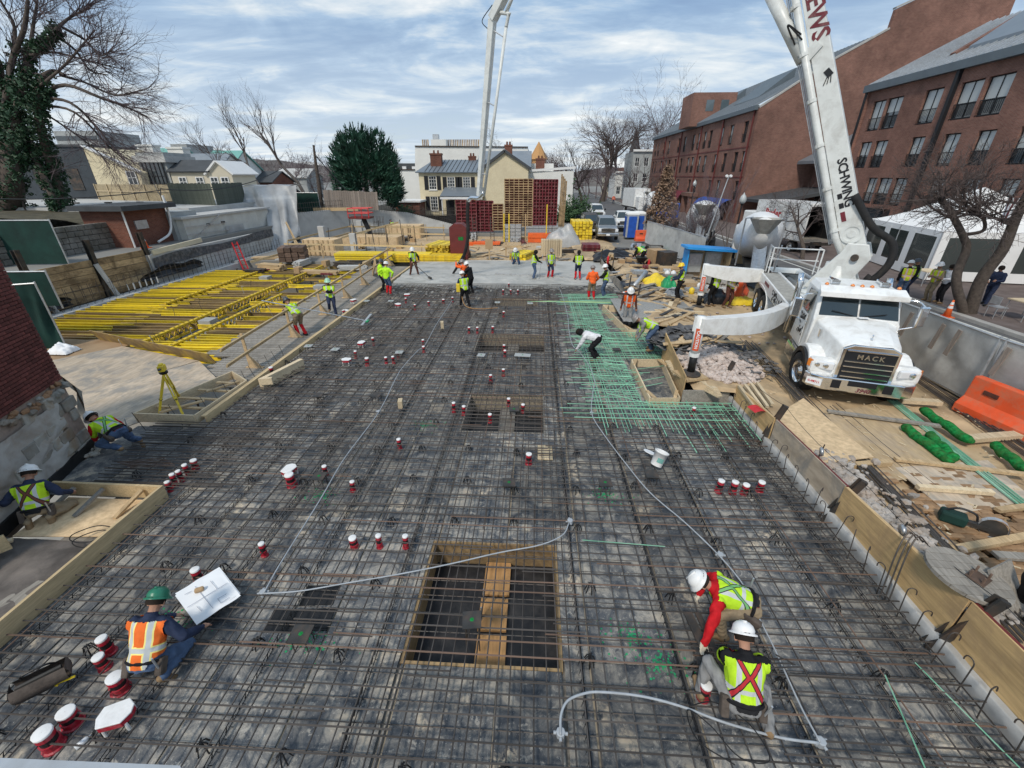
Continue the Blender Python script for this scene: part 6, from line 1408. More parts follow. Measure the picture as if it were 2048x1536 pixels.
 for k,(s,l,hh) in enumerate(((1.35,.16,.3),(2.0,.2,.16),(1.7,.16,.16))):
  b=MB(); b.box(A + ax * s + off * .28 + nrm * .216,(.12,hh,.012),frame((0,0,0),yl,ax).to_3x3()); b.build('warning_label','maroon' if k == 0 else 'shutter',s1)
  # slack end hose over the turret
 b=MB(); b.tube(curve_pts([A - off * .5 + ax * 1.9 + nrm * .3,A - off * 1.1 + ax * .8 + nrm * .2,A - off * 1.8 + V((0,0,.15)),A - off * 2.1 + V((0,0,-.5)),A - off * 1.5 + V((0,0,-.95)),A - off * 1.0 + V((0,0,-.8))],8),.11,10); b.build('rubber_hose','rubber',t,smooth=True)
 # upper sections, mostly above the picture, and the section hanging to the slab
 J=PL(985,38); Tp=lerp(Bt,J,.42) + V((0,0,4.2)); box_boom(Bt,Tp,.4,.6,.5); box_boom(Tp,J,.36,.5,.36); K=PL(958,392)
 PL2=lambda px,py: PL(px,py)
 h0=PL(976,70); s4=box_boom(J,K,.26,.34,.2)
 q0,q1=PL(1012,55),PL(968,392)
 b=MB(); b.tube([q0,q1],.075,10); b.build('concrete_pipe','boomwhite',t,smooth=True)
 b=MB(); b.tube(curve_pts([q0,q0 + V((0,0,.4)) + dr * -.15,PL(1018,28),PL(1000,25)]),.075,8); b.tube([PL(1035,0) + V((0,0,.5)),PL(1012,26)],.075,8); b.build('pipe_elbow','boomwhite',t,smooth=True)
 for f in (.05,.42,.85): b=MB(); b.tube([lerp(J,K,f),lerp(q0,q1,f)],.03,6); b.build('pipe_bracket','galv',t)
 b=MB(); b.tube([lerp(J,K,.08) + (q0 - J).normalized() * .25,lerp(J,K,.95) + (q0 - J).normalized() * .18],.018,5); b.build('hydraulic_line','galv',t)
 b=MB(); b.tube(curve_pts([J + V((0,0,.5)),J - (q0 - J) * .8 + V((0,0,-.3)),lerp(J,K,.06) - (q0 - J) * .3]),.02,5); b.build('hydraulic_hose','black_wire',t)
 # end pipe and hanging rubber hose
 e0=PL(968,385); e1=PL(936,402); b=MB(); b.tube(curve_pts([e0,PL(958,396),PL(943,396),e1]),.105,10); b.build('end_elbow','chrome',t,smooth=True)
 hp=[e1,PL(935,430),PL(936,470),PL(930,505),PL(917,530)]; b=MB(); b.tube(curve_pts(hp),.10,10); b.build('end_hose','rubber',t,smooth=True)
 b=MB(); b.tube([PL(917,530),PL(903,552)],[.085,.06],8); b.build('hose_nozzle','rubber',t)
 # outriggers
 for k,(foot,root,elz,lab) in enumerate(((V((4.55,11.25,.74)),W((-1.15,3.0,1.45)),2.15,'f'),(V((7.62,19.5,.40)),W((-1.1,8.4,1.55)),2.05,'r'))):
  top=V((foot.x,foot.y,elz)); d_=(root - top); d_.z=0; d_.normalize(); sd_=d_.cross(V((0,0,1))); b=MB(); S=[]
  for i in range(9):
   u=i / 8; c=lerp(top - d_ * .1,root,u) + sd_ * (.38 * math.sin(PI * u) if k == 0 else .1 * math.sin(PI * u)); h0=.20 + .10 * u; zt=c.z + .22; zb=c.z - h0 - (.12 * math.sin(PI * u)); w=.15
   S.append([V((c.x,c.y,zb)) - sd_ * w,V((c.x,c.y,zb)) + sd_ * w,V((c.x,c.y,zt)) + sd_ * w,V((c.x,c.y,zt)) - sd_ * w])
  loft(b,S); am=b.build('outrigger_arm','truckwhite',t,fixn=True,bevel=.01)
  b=MB(); b.bar(lerp(top,root,.35) + V((0,0,-.05)) - sd_ * .02,lerp(top,root,.62) + V((0,0,-.05)) - sd_ * .02,.66 if k == 0 else .36,.04); b.build('arm_rib','truckwhite',am)
  b=MB(); b.tube([foot + V((0,0,.55)),V((foot.x,foot.y,elz + .25))],.125,14); lg=b.build('outrigger_leg','truckwhite',t,smooth=True); b=MB(); b.tube([foot,foot + V((0,0,.6))],.105,14); b.build('leg_ram','blackplastic',lg,smooth=True)
  b=MB(); b.tube([foot + V((0,0,.5)),foot + V((0,0,.6))],.14,14); b.build('leg_collar','truckwhite',lg); b=MB(); b.lathe([(.28,-.06),(.28,-.02),(.12,.04)],foot,16); b.build('foot_plate','darksteel',lg)
  cd_=(O - foot); cd_.z=0; cd_.normalize(); lc=foot + V((0,0,1.02)); b=MB(); b.grid(lambda u,v: V((foot.x,foot.y,0)) + (Matrix.Rotation((u - .5) * 1.3,3,'Z') @ cd_) * .129 + V((0,0,lc.z - .32 + v * .64)),5,1); b.build('caution_label','jersey',lg)
  text_mesh('lettering','CAUTION',.115,'paperwhite',frame(lc + cd_ * .134,(0,0,-1),Matrix.Rotation(R(90),3,'Z') @ cd_),lg,.003)
  b=MB(); b.box(foot + V((0,0,-.09)),(.7,.7,.06),.3); tag(b.build('outrigger_pad','wood'),['timber pad under the front outrigger leg by the rubble','timber pad under the rear outrigger leg'][k],'pad')
pump_truck()
# ------------------------------------------------------------------ things standing in the reinforcement
def deck_items():
 rg=random.Random(9)
 # pipe sleeves: red collar, dark tube, white lid
 def sleeve_proto(h,r):
  t=thing('pipe_sleeve','x','pipe sleeve',(0,0,0)); b=MB(); b.lathe([(r * 1.25,0),(r * 1.25,.02),(r * 1.05,.03),(r * 1.05,h * .35),(r * 1.12,h * .36),(r * 1.12,h * .42)],n=14); b.build('collar','redsleeve',t,smooth=False,world=False)
  b=MB(); b.lathe([(r * .92,h * .4),(r * .92,h * .72)],n=14); b.build('tube','blackplastic',t,world=False); b=MB(); b.lathe([(r * 1.02,h * .7),(r * 1.02,h * .93)],n=14); b.build('upper_collar','redsleeve',t,world=False)
  b=MB(); b.lathe([(r * 1.03,h * .90),(r * 1.04,h * .985),(r * .93,h),(.002,h * 1.002)],n=14,caps=False); b.build('lid','whitecap',t,smooth=True,world=False); return t
 protos={'L': sleeve_proto(.26,.075),'M': sleeve_proto(.25,.056),'S': sleeve_proto(.25,.042)}; used=set()
 S=[(110,1492,'L'),(148,1447,'L'),(243,1380,'L'),(212,1335,'M'),(222,1305,'M'),(400,1165,'M'),(530,1112,'S'),(710,1095,'M'),(760,1095,'S'),(812,1095,'S'),(392,938,'M'),(378,951,'S'),(366,962,'S'),(352,972,'S'),(342,982,'S'),(585,972,'L'),(652,950,'S'),(706,982,'S'),(800,898,'S'),(1057,928,'M'),(1436,984,'M'),(1464,987,'M'),(1487,988,'M'),(1518,983,'M'),(1405,1395,'M'),(1384,832,'S')]
 S += [(980,845,'S'),(1045,825,'S'),(1017,812,'S'),(908,825,'S'),(927,830,'S'),(982,765,'S'),(1007,752,'S'),(712,716,'S'),(735,731,'M'),(773,727,'S'),(788,727,'S'),(797,717,'S'),(848,705,'S'),(847,693,'S'),(748,690,'S'),(985,667,'S'),(955,667,'S'),(938,667,'S'),(1008,702,'S'),(1010,715,'S'),(690,632,'S'),(812,607,'S'),(830,620,'S'),(887,608,'M'),(905,604,'S'),(1007,635,'S'),(1006,590,'S'),(1022,590,'S'),(1036,590,'S'),(858,612,'S'),(1018,576,'S'),(545,750,'M')]
 where={0: 'nearest the bottom left corner',1: 'beside the one nearest the corner',2: 'by the boot of the orange-vested worker',3: 'behind the orange-vested worker, nearer one',4: 'behind the orange-vested worker, farther one',5: 'just behind the white drawing sheet',6: 'alone by the tied conduit end',7: 'leftmost of three in a row before the recess',8: 'middle of three in a row before the recess',9: 'rightmost of three in a row before the recess',15: 'under the white floor box lid',18: 'alone left of the tan board',19: 'beside the tan board',20: 'first of four by the kerb',21: 'second of four by the kerb',22: 'third of four by the kerb',23: 'last of four by the kerb',24: 'at the knee of the crouching worker',25: 'in the green mat corner',51: 'under a plastic bag by the walkway'}
 for k,(px,py,z) in enumerate(S):
  p=G(px,py); lab='red pipe sleeve with white lid ' + where[k] if k in where else ('red pipe sleeve in the slanting row of five at the left' if 10 <= k <= 14 else 'small red pipe sleeve with white lid among the bars'); a=rg.uniform(0,6)
  if z not in used: used.add(z); o=protos[z]; o.location=(p.x,p.y,.0); o['label']=lab; o['group']='red pipe sleeves'
  else: o=dup(protos[z],(p.x,p.y,.0),a,lab,'red pipe sleeves')
  o.rotation_euler=(rg.uniform(-.06,.06),rg.uniform(-.06,.06),a); o.scale=(1.15,1.15,rg.uniform(.95,1.25))
  # floor boxes: rounded white lid, red body, white feet
 def fbox():
  t=thing('floor_box','x','floor box',(0,0,0)); pts=[(-.16,-.13),(.10,-.15),(.18,-.05),(.18,.05),(.10,.15),(-.16,.13),(-.2,0)]; b=MB(); b.prism([(x * .95,y * .95) for x,y in pts],.13,.21); b.build('body','redsleeve',t,world=False); b=MB(); b.prism(pts,.21,.235); b.build('lid','whitecap',t,bevel=.01,world=False)
  for x,y in ((-.13,-.1),(-.13,.1),(.11,-.11),(.11,.11)): b=MB(); b.lathe([(.022,0),(.018,.14)],(x,y,0),8); b.build('foot','whitecap',t,world=False)
  return t
 f0=fbox(); FB=[(245,1445,'big white-lidded floor box standing alone near the bottom left corner'),(582,950,'white-lidded floor box beside the conduit, left of centre'),(724,693,'white-lidded floor box with two sleeves behind it'),(694,728,'white-lidded floor box beside two red sleeves'),(708,606,'white-lidded floor box by the edge board, farther'),(692,628,'white-lidded floor box by the edge board, nearer'),(797,615,'white-lidded floor box before the wet concrete'),(815,595,'farthest white-lidded floor box, at the edge of the wet concrete')]
 for k,(px,py,lab) in enumerate(FB):
  p=G(px,py,.05); s=.92 if k == 0 else .85
  if k == 0: f0.location=(p.x,p.y,.04); f0.rotation_euler[2]=.4; f0.scale=(s,) * 3; f0['label']=lab; f0['group']='floor boxes'
  else: dup(f0,(p.x,p.y,.04),rg.uniform(0,6),lab,'floor boxes',(s,) * 3)
  # black high chairs under the top mat
 b=MB()
 for a in (.5,1.3,2.4,3.7,4.4,5.5): c,s=math.cos(a),math.sin(a); b.tube([(.015 * c,.015 * s,.155),(.05 * c,.05 * s,.12),(.085 * c,.085 * s,.0)],.0085,4)
 b.tube([(-.05,0,.15),(.05,0,.15)],.01,4); me=b.mesh('bar_chair','black_wire')
 for i in range(-7,5):
  for j in range(18):
   x=-.2 + i * 1.16 + rg.uniform(-.15,.15); y=2.2 + j * 1.17 + rg.uniform(-.15,.15)
   if (x < -7 and y < 6.4) or (x > 5) or any(a < x < b_ and c < y < d for a,b_,c,d in RECESS) or (x > 3 and y > 10.2): continue
   tag(inst(me,'bar_chair',None,(x,y,0),(0,0,rg.uniform(0,6))),'small black wire chair holding up the top bars','rebar support','black bar chairs')
   # steel embed plates on legs, some with a small green dot in the middle
 PLT=[(610,1292,'f','near steel plate on legs left of the recess with a green dot'),(947,1290,'r','steel plate on legs at the front of the orange plank in the recess'),(1018,985,'f','steel plate on legs beyond the recess, straight ahead'),(643,972,'f','steel plate on legs beside the conduit left of centre'),(1208,985,'f','steel plate on legs with a green spray patch right of centre'),(1028,835,'f','steel plate by the orange boards of the second recess'),(640,806,'f','small steel plate among the dense bars on the left'),(755,806,'f','small steel plate just left of the main conduit'),(963,724,'g','pale green plate on legs, left of a pair'),(1045,724,'g','longer pale green plate on legs, right of a pair'),(735,612,'g','pale green plate near the two lime-shirted workers'),(783,612,'g','pale green plate in front of the wet concrete'),(620,705,'g','pale green plate by the edge board'),(673,712,'g','pale green plate between two floor boxes'),(800,718,'g','pale green plate by a red sleeve, left of the conduit'),(995,615,'g','pale green plate by the hose worker'),(1060,617,'g','pale green plate at the far recess'),(1300,968,'f','dark steel plate tilted on the bars by the right conduit'),(1232,712,'f','dark plate lying in the green mat')]
 for k,(px,py,kind,lab) in enumerate(PLT):
  p=G(px,py,-.3 if kind == 'r' else .0); t=thing('embed_plate',lab,'steel plate',(p.x,p.y,0),rg.uniform(-.15,.15)); z=.26; w=.26 if k != 9 else .26; l=.26 if k != 9 else .55
  b=MB(); b.box((0,0,z),(l,w,.016)); b.build('plate','darksteel' if kind != 'g' else 'rebar_green',t,world=False) if kind != 'g' else b.build('plate','greywall',t,world=False)
  for sx in (-.35,.35):
   for sy in (-.35,.35): b=MB(); b.tube([(sx * l,sy * w,0 if kind != 'r' else -.3),(sx * l,sy * w,z)],.009,5); b.build('leg','rebar',t,world=False)
  if k < 6 or kind == 'g': b=MB(); b.lathe([(.03,0),(.001,.002)],(0,0,z + .009),10,caps=False); b.build('green_dot','turf',t,world=False)
  # spray marks on the deck
 for k,(px,py) in enumerate(((610,1275),(1265,1275),(1210,990),(640,990),(850,850),(330,1250),(1330,1330))):
  p=G(px,py); b=MB()
  for j in range(150): a=rg.uniform(0,6.28); r_=abs(rg.gauss(0,.17)); b.lathe([(rg.uniform(.004,.02),0),(.001,.0015)],(p.x + r_ * math.cos(a) * 1.5,p.y + r_ * math.sin(a),.0035 + j * .00002),5,caps=False)
  o=b.build('spray_paint','greentarp'); o['kind']='stuff'; o['label']='spatter of green marking paint on the deck'; o['category']='paint mark'
  # conduits and junction boxes
 CO=[('grey conduit crossing the recess in a long curve',[(527,1187),(600,1182),(700,1165),(800,1148),(900,1128),(1000,1105),(1080,1090),(1125,1070),(1138,1046)],.19),('grey conduit running from the nearest left box to the far wet concrete',[(527,1187),(565,1120),(640,1000),(690,915),(757,825),(790,760),(805,735),(835,702),(850,690),(872,650),(892,620),(905,600)],.18),('grey conduit bowing behind the crouching worker in the foreground',[(1121,1470),(1122,1430),(1135,1402),(1165,1388),(1200,1384),(1280,1392),(1360,1412),(1450,1445),(1560,1475),(1638,1486)],.18),('grey conduit running along the right side up to the green mat',[(1640,1484),(1600,1410),(1550,1300),(1520,1240),(1490,1175),(1440,1113),(1370,1045),(1300,985),(1250,925),(1205,865),(1184,828),(1185,790),(1190,765)],.19),('grey conduit curving through the green mat to the far pour',[(1190,765),(1180,735),(1160,705),(1145,690),(1138,660),(1135,630),(1125,592),(1118,575)],.21)]
 for k,(lab,pl,z) in enumerate(CO): b=MB(); b.tube(curve_pts([G(x,y,z) for x,y in pl],6),.0115 if k != 2 else .0155,7); tag(b.build('conduit','conduit',smooth=True),lab,'conduit')
 for k,(px,py,lab) in enumerate(((527,1187,'grey junction box at the left end of the curving conduit'),(1140,1044,'grey junction box just past the far right corner of the recess'),(1121,1468,'grey junction box nearest the bottom edge of the picture'),(1640,1486,'grey junction box at the bottom right'),(1440,1112,'grey junction box behind the red-sleeved worker'),(1183,828,'grey junction box left of the green mat'),(757,825,'grey junction box along the main left conduit'))):
  p=G(px,py,.12); t=thing('junction_box',lab,'junction box',(p.x,p.y,.1),rg.uniform(-.5,.5)); b=MB(); b.lathe([(.052,0),(.052,.07),(.04,.075)],n=8); b.build('box','conduit',t,world=False)
  for a in (0,1.57,3.14,4.71): b=MB(); b.tube([(.05 * math.cos(a),.05 * math.sin(a),.04),(.08 * math.cos(a),.08 * math.sin(a),.04)],.018,7); b.build('hub','conduit',t,world=False)
  # drawings with a stone on them
 c=[G(352,1190,.2),G(395,1248,.2),G(482,1190,.2),G(440,1137,.2)]; t=thing('drawing_set','large white construction drawing weighed down on the bars','drawing',c[0])
 for k in range(2):
  b=MB(); s=.04 * k; b.grid(lambda u,v: lerp(lerp(c[0],c[1],u),lerp(c[3],c[2],u),v) + V((s * .8,-s,.035 + .006 * k + .02 * noise.noise(V((u * 3,v * 3,k))))),8,8); b.build('sheet','paperwhite',t,smooth=True)
 b=MB(); P=lambda u,v: lerp(lerp(c[0],c[1],u),lerp(c[3],c[2],u),v) + V((.03,-.04,.06))
 for (u0,v0,u1,v1) in ((.1,.4,.9,.42),(.5,.05,.52,.95),(.15,.15,.17,.3),(.62,.2,.8,.22),(.75,.6,.77,.8),(.75,.6,.9,.6),(.9,.6,.9,.8),(.2,.7,.5,.71)): b.bar(P(u0,v0),P(u1,v1),.006,.002)
 b.build('drawn_lines','ink',t); b=MB(); b.box(P(.28,.42) + V((0,0,.02)),(.12,.07,.06),.5); tag(b.build('stone_weight','cardboard',bevel=.02),'brown stone lying on the drawing sheet','stone')
 # tool bag
 p=G(92,1372,.2); t=thing('tool_bag','open dark brown canvas tool bag on the bars at the left','bag',p); a=.75; M4=Matrix.Translation(p) @ Matrix.Rotation(a,4,'Z'); b=MB()
 for S_,w,h in ((-1,.11,.2),(1,.11,.2)): b.grid(lambda u,v: M4 @ V((-.24 + .48 * u,S_ * (w * .7 + .06 * math.sin(PI * v)),.02 + h * v)),8,5)
 b.grid(lambda u,v: M4 @ V((-.24 + .48 * u,-.1 + .2 * v,.02)),2,2)
 for e in (-.24,.24): b.grid(lambda u,v: M4 @ V((e + .02 * math.sin(PI * v) * (1 if e > 0 else -1),-.09 + .18 * u,.02 + .2 * v)),3,4)
 b.build('bag_body','bark',t,smooth=True); b=MB(); b.tube(curve_pts([M4 @ V(q) for q in ((-.15,.08,.2),(-.1,.02,.3),(.1,.02,.3),(.15,.08,.2))]),.012,6); b.build('handle','blackplastic',t); b=MB(); b.tube([M4 @ V((-.2,0,.17)),M4 @ V((.2,0,.18))],.03,8); b.build('tool','darksteel',t)
 b=MB(); b.bar(G(118,1366,.22),G(150,1352,.24),.02,.02); b.bar(G(112,1372,.22),G(120,1360,.22),.03,.02); tag(b.build('hand_tool','yellow'),'small yellow hand tool beside the tool bag','tool')
 b=MB(); q=G(150,1497,.03); r_=G(182,1470,.03); d=(r_ - q); b.tube([q,q + d * .6,q + d * .75,q + d * .85,r_],[.032,.032,.03,.014,.014],10); tag(b.build('water_bottle','lamp',smooth=True),'clear water bottle lying by the nearest sleeves','bottle')
 # bucket
 p=G(1312,930,.16); t=thing('bucket','white plastic bucket tipped among the bars on the right','bucket',p); rt=Matrix.Rotation(.35,3,'Y') @ Matrix.Rotation(-.25,3,'X'); b=MB(); b.lathe([(.12,0),(.145,.3),(.155,.3),(.155,.335),(.13,.335),(.11,.02)],p,18,rt,caps=False); b.lathe([(.12,.004),(.001,.004)],p,18,rt,caps=False); b.build('pail','whitecap',t,smooth=True); b=MB(); b.grid(lambda u,v: p + rt @ V((.14 * math.cos(-2.2 + u),.14 * math.sin(-2.2 + u),.1 + .1 * v)),6,1); b.build('label','coppergreen',t)
 b=MB(); b.lathe([(.15,0),(.15,.012)],G(1300,905,.2),16,rt); tag(b.build('white_disc','paperwhite'),'round white lid lying behind the tipped bucket','lid')
 for k,(px,py,h) in enumerate(((802,815,.24),(885,658,.32))): p=G(px,py,.1); b=MB(); b.box(p + V((0,0,h / 2)),(.12,.22,h),.2); tag(b.build('timber_block','woodpale',bevel=.006),['pale timber block standing in the bars, nearer one','pale timber block standing in the bars, farther one'][k],'timber')
 b=MB(); c=G(1090,905,.02); b.box(c,(.34,.55,.02)); tag(b.build('board_patch','woodpale'),'pale tan board patch on the deck right of centre','board')
 for k,(px,py,w) in enumerate(((600,1240,.9),(640,1190,.5))): c=G(px,py,.012); b=MB(); b.box(c,(w,.34,.012),.08); tag(b.build('black_mat','blackplastic'),['black rubber strip on the deck by the near steel plate','smaller black rubber strip beside the curving conduit'][k],'mat')
 # loose bars near the left wall and by the crouching workers
 b=MB()
 for k in range(6): b.tube([G(235 + k * 5,925 + k * 2,.2),G(330 + k * 4,915 + k * 3,.22)],.009,5)
 tag(b.build('loose_bars','rebar_rust'),'bundle of short rusty bars near the left brick wall','rebar')
 b=MB()
 for k in range(5): p=G(1370 + k * 22,1290 + k * 12,.22); b.tube([p,p + V((.9,-.05 + .03 * k,0)),p + V((.97,.03,0)),p + V((.9,.08,0))],.010,5)
 tag(b.build('loose_bars','rebar'),'U-hooked bars between the two workers in the right foreground','rebar')
 b=MB(); b.bar(G(1375,1225,.2),G(1430,1340,.2),.12,.02); b.bar(G(1395,1225,.21),G(1450,1345,.21),.08,.02); tag(b.build('steel_flat','darksteel'),'dark flat steel strips under the reaching worker','steel strip')
 b=MB(); b.tube(curve_pts([G(x,y,.21) for x,y in ((1378,1412),(1430,1405),(1500,1450),(1540,1520),(1480,1515),(1420,1450),(1375,1420),(1395,1480),(1470,1530))]),.007,5); tag(b.build('coiled_cable','black_wire'),'loose black tie-wire loops under the crouching worker','cable')
 # survey tripod with level
 top=V((-9.40,9.35,1.30)); t=thing('survey_tripod','yellow survey tripod with a level on top at the left','tripod',(-9.4,9.4,.1)); feet=[(-9.72,9.0,.02),(-8.95,8.98,.05),(-9.95,10.1,.05)]
 for f_ in feet:
  f_=V(f_); d=(f_ - top).normalized(); s=d.cross(V((0,0,1))).normalized() * .035; b=MB(); mid=lerp(top,f_,.55); b.bar(top + s + V((0,0,-.05)),mid + s * .7,.03,.05); b.bar(top - s + V((0,0,-.05)),mid - s * .7,.03,.05); b.bar(lerp(top,f_,.5),f_,.05,.05); lg=b.build('leg','yellow',t); b=MB(); b.box(mid,(.06,.05,.05)); b.build('clamp','blackplastic',lg)
 b=MB(); b.lathe([(.09,-.05),(.1,-.02),(.1,0)],top,12); b.build('head','blackplastic',t); b=MB(); b.box(top + V((0,0,.1)),(.14,.2,.16),.4); b.box(top + V((0,0,.2)),(.09,.12,.05),.4); lv=b.build('level','yellow',t,bevel=.02); b=MB(); b.lathe([(.03,0),(.03,.05)],top + V((.04,-.1,.11)),10,Matrix.Rotation(R(90),3,'X')); b.build('lens','glassdark',lv)
 # bull float: long pole and cross blade
 a,b_=G(600,616,1.2),G(735,642,.3); t=thing('bull_float','long grey pole float reaching over the bars to a cross blade','float',b_); b=MB(); b.tube([lerp(b_,a,1.5),b_],.022,6); b.build('pole','galv',t); b=MB(); b.bar(G(742,628,.26),G(724,650,.26),.1,.03); b.build('blade','conduit',t); b=MB(); b.box(b_,(.1,.2,.05)); b.build('bracket','greentarp',t)
 for k,(p,q,r_) in enumerate((((1490,1420),(1530,1380),.009),)): pass
 # green guide lines on the deck edge
 b=MB(); b.tube([G(1830,1325,.2),G(2040,1536,.2)],.008,5); b.tube([G(1770,1350,.2),G(1850,1536,.2)],.008,5); tag(b.build('green_bars','rebar_green'),'two green coated bars near the bottom right corner','rebar')
 b=MB(); b.tube([G(1165,1080,.2),G(1330,1093,.2)],.008,5); tag(b.build('green_bars','rebar_green'),'single green coated bar behind the right foreground workers','rebar')
 # parapet of the viewpoint
 b=MB(); c=[G(-80,1512,4.6),G(360,1531,4.6),G(380,1600,4.6),G(-80,1600,4.6)]; b.slab([c[3],c[2],c[1],c[0]],.04); tag(b.build('parapet_ledge','conduit'),'grey metal parapet edge in the bottom left corner','ledge')
deck_items()
# ------------------------------------------------------------------ people
def mat_vest(name,base,band=(.50,.52,.52),edge=None,strap=None):
 t=NT(name); at=t.N('ShaderNodeAttribute'); at.attribute_name='tv'; sp=t.N('ShaderNodeSeparateXYZ'); t.l.new(at.outputs['Vector'],sp.inputs[0]); ax_=t.mth('ABSOLUTE',sp.outputs[0]); y=sp.outputs[1]
 col=t.ramp(t.noise(9,4),[(.3,sc_(base,.8)),(.7,base)])
 def band_(d,w,c,col): return t.mix(t.mth('LESS_THAN',d,w),col,c)
 dv=t.mth('ABSOLUTE',t.mth('SUBTRACT',ax_,.105)); dh=t.mth('ABSOLUTE',t.mth('SUBTRACT',y,.16))
 if edge: col=band_(dv,.042,edge,col); col=band_(dh,.042,edge,col)
 col=band_(dv,.026,band,col); col=band_(dh,.026,band,col)
 if strap:
  d=t.mth('ABSOLUTE',t.mth('SUBTRACT',ax_,t.mth('ADD',t.mth('MULTIPLY',t.mth('ABSOLUTE',t.mth('SUBTRACT',y,.33)),.62),.012))); col=band_(d,.033,(.02,.02,.022),col); col=band_(d,.02,strap,col)
  col=t.mix(t.mth('LESS_THAN',y,.05),col,(.02,.02,.022))
 t.bump(t.noise(14,4),.35,.02); t.done(col,.75,0,.2)
LIME=(.50,.78,.03); mat_vest('vest_lime',LIME); mat_vest('vest_limegreen',LIME,strap=(.18,.42,.16)); mat_vest('vest_limered',LIME,strap=(.45,.03,.04)); mat_vest('vest_limebrown',LIME,strap=(.16,.06,.04)); mat_vest('vest_orange',(.85,.17,.03),edge=(.85,.75,.25)); mat_vest('vest_orangeplain',(.88,.13,.02)); mat_vest('vest_mix',(.6,.75,.05),(.55,.5,.45),(.8,.25,.05))
for n_,c_ in (('skin',(.40,.22,.15)),('skindark',(.22,.12,.08)),('cl_black',(.012,.012,.014)),('cl_navy',(.025,.035,.07)),('cl_jeans',(.07,.11,.19)),('cl_grey',(.23,.23,.23)),('cl_khaki',(.26,.20,.13)),('cl_brown',(.10,.04,.03)),('cl_red',(.50,.012,.018)),('cl_orange',(.90,.14,.03)),('cl_lime',(.45,.80,.03)),('cl_white',(.68,.68,.70)),('cl_green',(.05,.22,.10)),('boot',(.24,.16,.09)),('bootblack',(.02,.02,.02)),('bootmud',(.20,.19,.17)),('glove',(.62,.55,.44)),('hairdark',(.02,.014,.01))): mat(n_,c_,.8,.22,9,bump=.35,bscale=16,spec=.2)
for n_,c_ in (('hat_white',(.78,.78,.77)),('hat_green',(.02,.17,.10)),('hat_mint',(.35,.62,.45)),('hat_dark',(.05,.06,.07)),('hat_yellow',(.82,.55,.02)),('hat_grey',(.25,.23,.22))): mat(n_,c_,.35,.08,4,spec=.5)
def ik(a,b,l1,l2,hint):
 d=b - a; L=d.length
 if L > (l1 + l2) * .995: b=a + d * ((l1 + l2) * .995 / L); d=b - a; L=d.length
 x=(l1 * l1 - l2 * l2 + L * L) / (2 * L); h=math.sqrt(max(l1 * l1 - x * x,0)); u=d / L; n=V(hint) - u * V(hint).dot(u)
 if n.length < 1e-4: n=u.orthogonal()
 return a + u * x + n.normalized() * h,b
def capsule(m,p,q,r0,r1,n=10,flat=1.0,side=None):
 p,q=V(p),V(q); d=(q - p); L=d.length; d=d / L if L > 1e-6 else V((0,0,1)); pts=[]; rr=[]
 for k in range(4): a=PI / 2 * (k + .3) / 4; pts.append(p - d * r0 * math.cos(a)); rr.append(r0 * math.sin(a))
 pts += [p,q]; rr += [r0,r1]
 for k in range(3,-1,-1): a=PI / 2 * (k + .3) / 4; pts.append(q + d * r1 * math.cos(a)); rr.append(r1 * math.sin(a))
 m.tube(pts,rr,n)
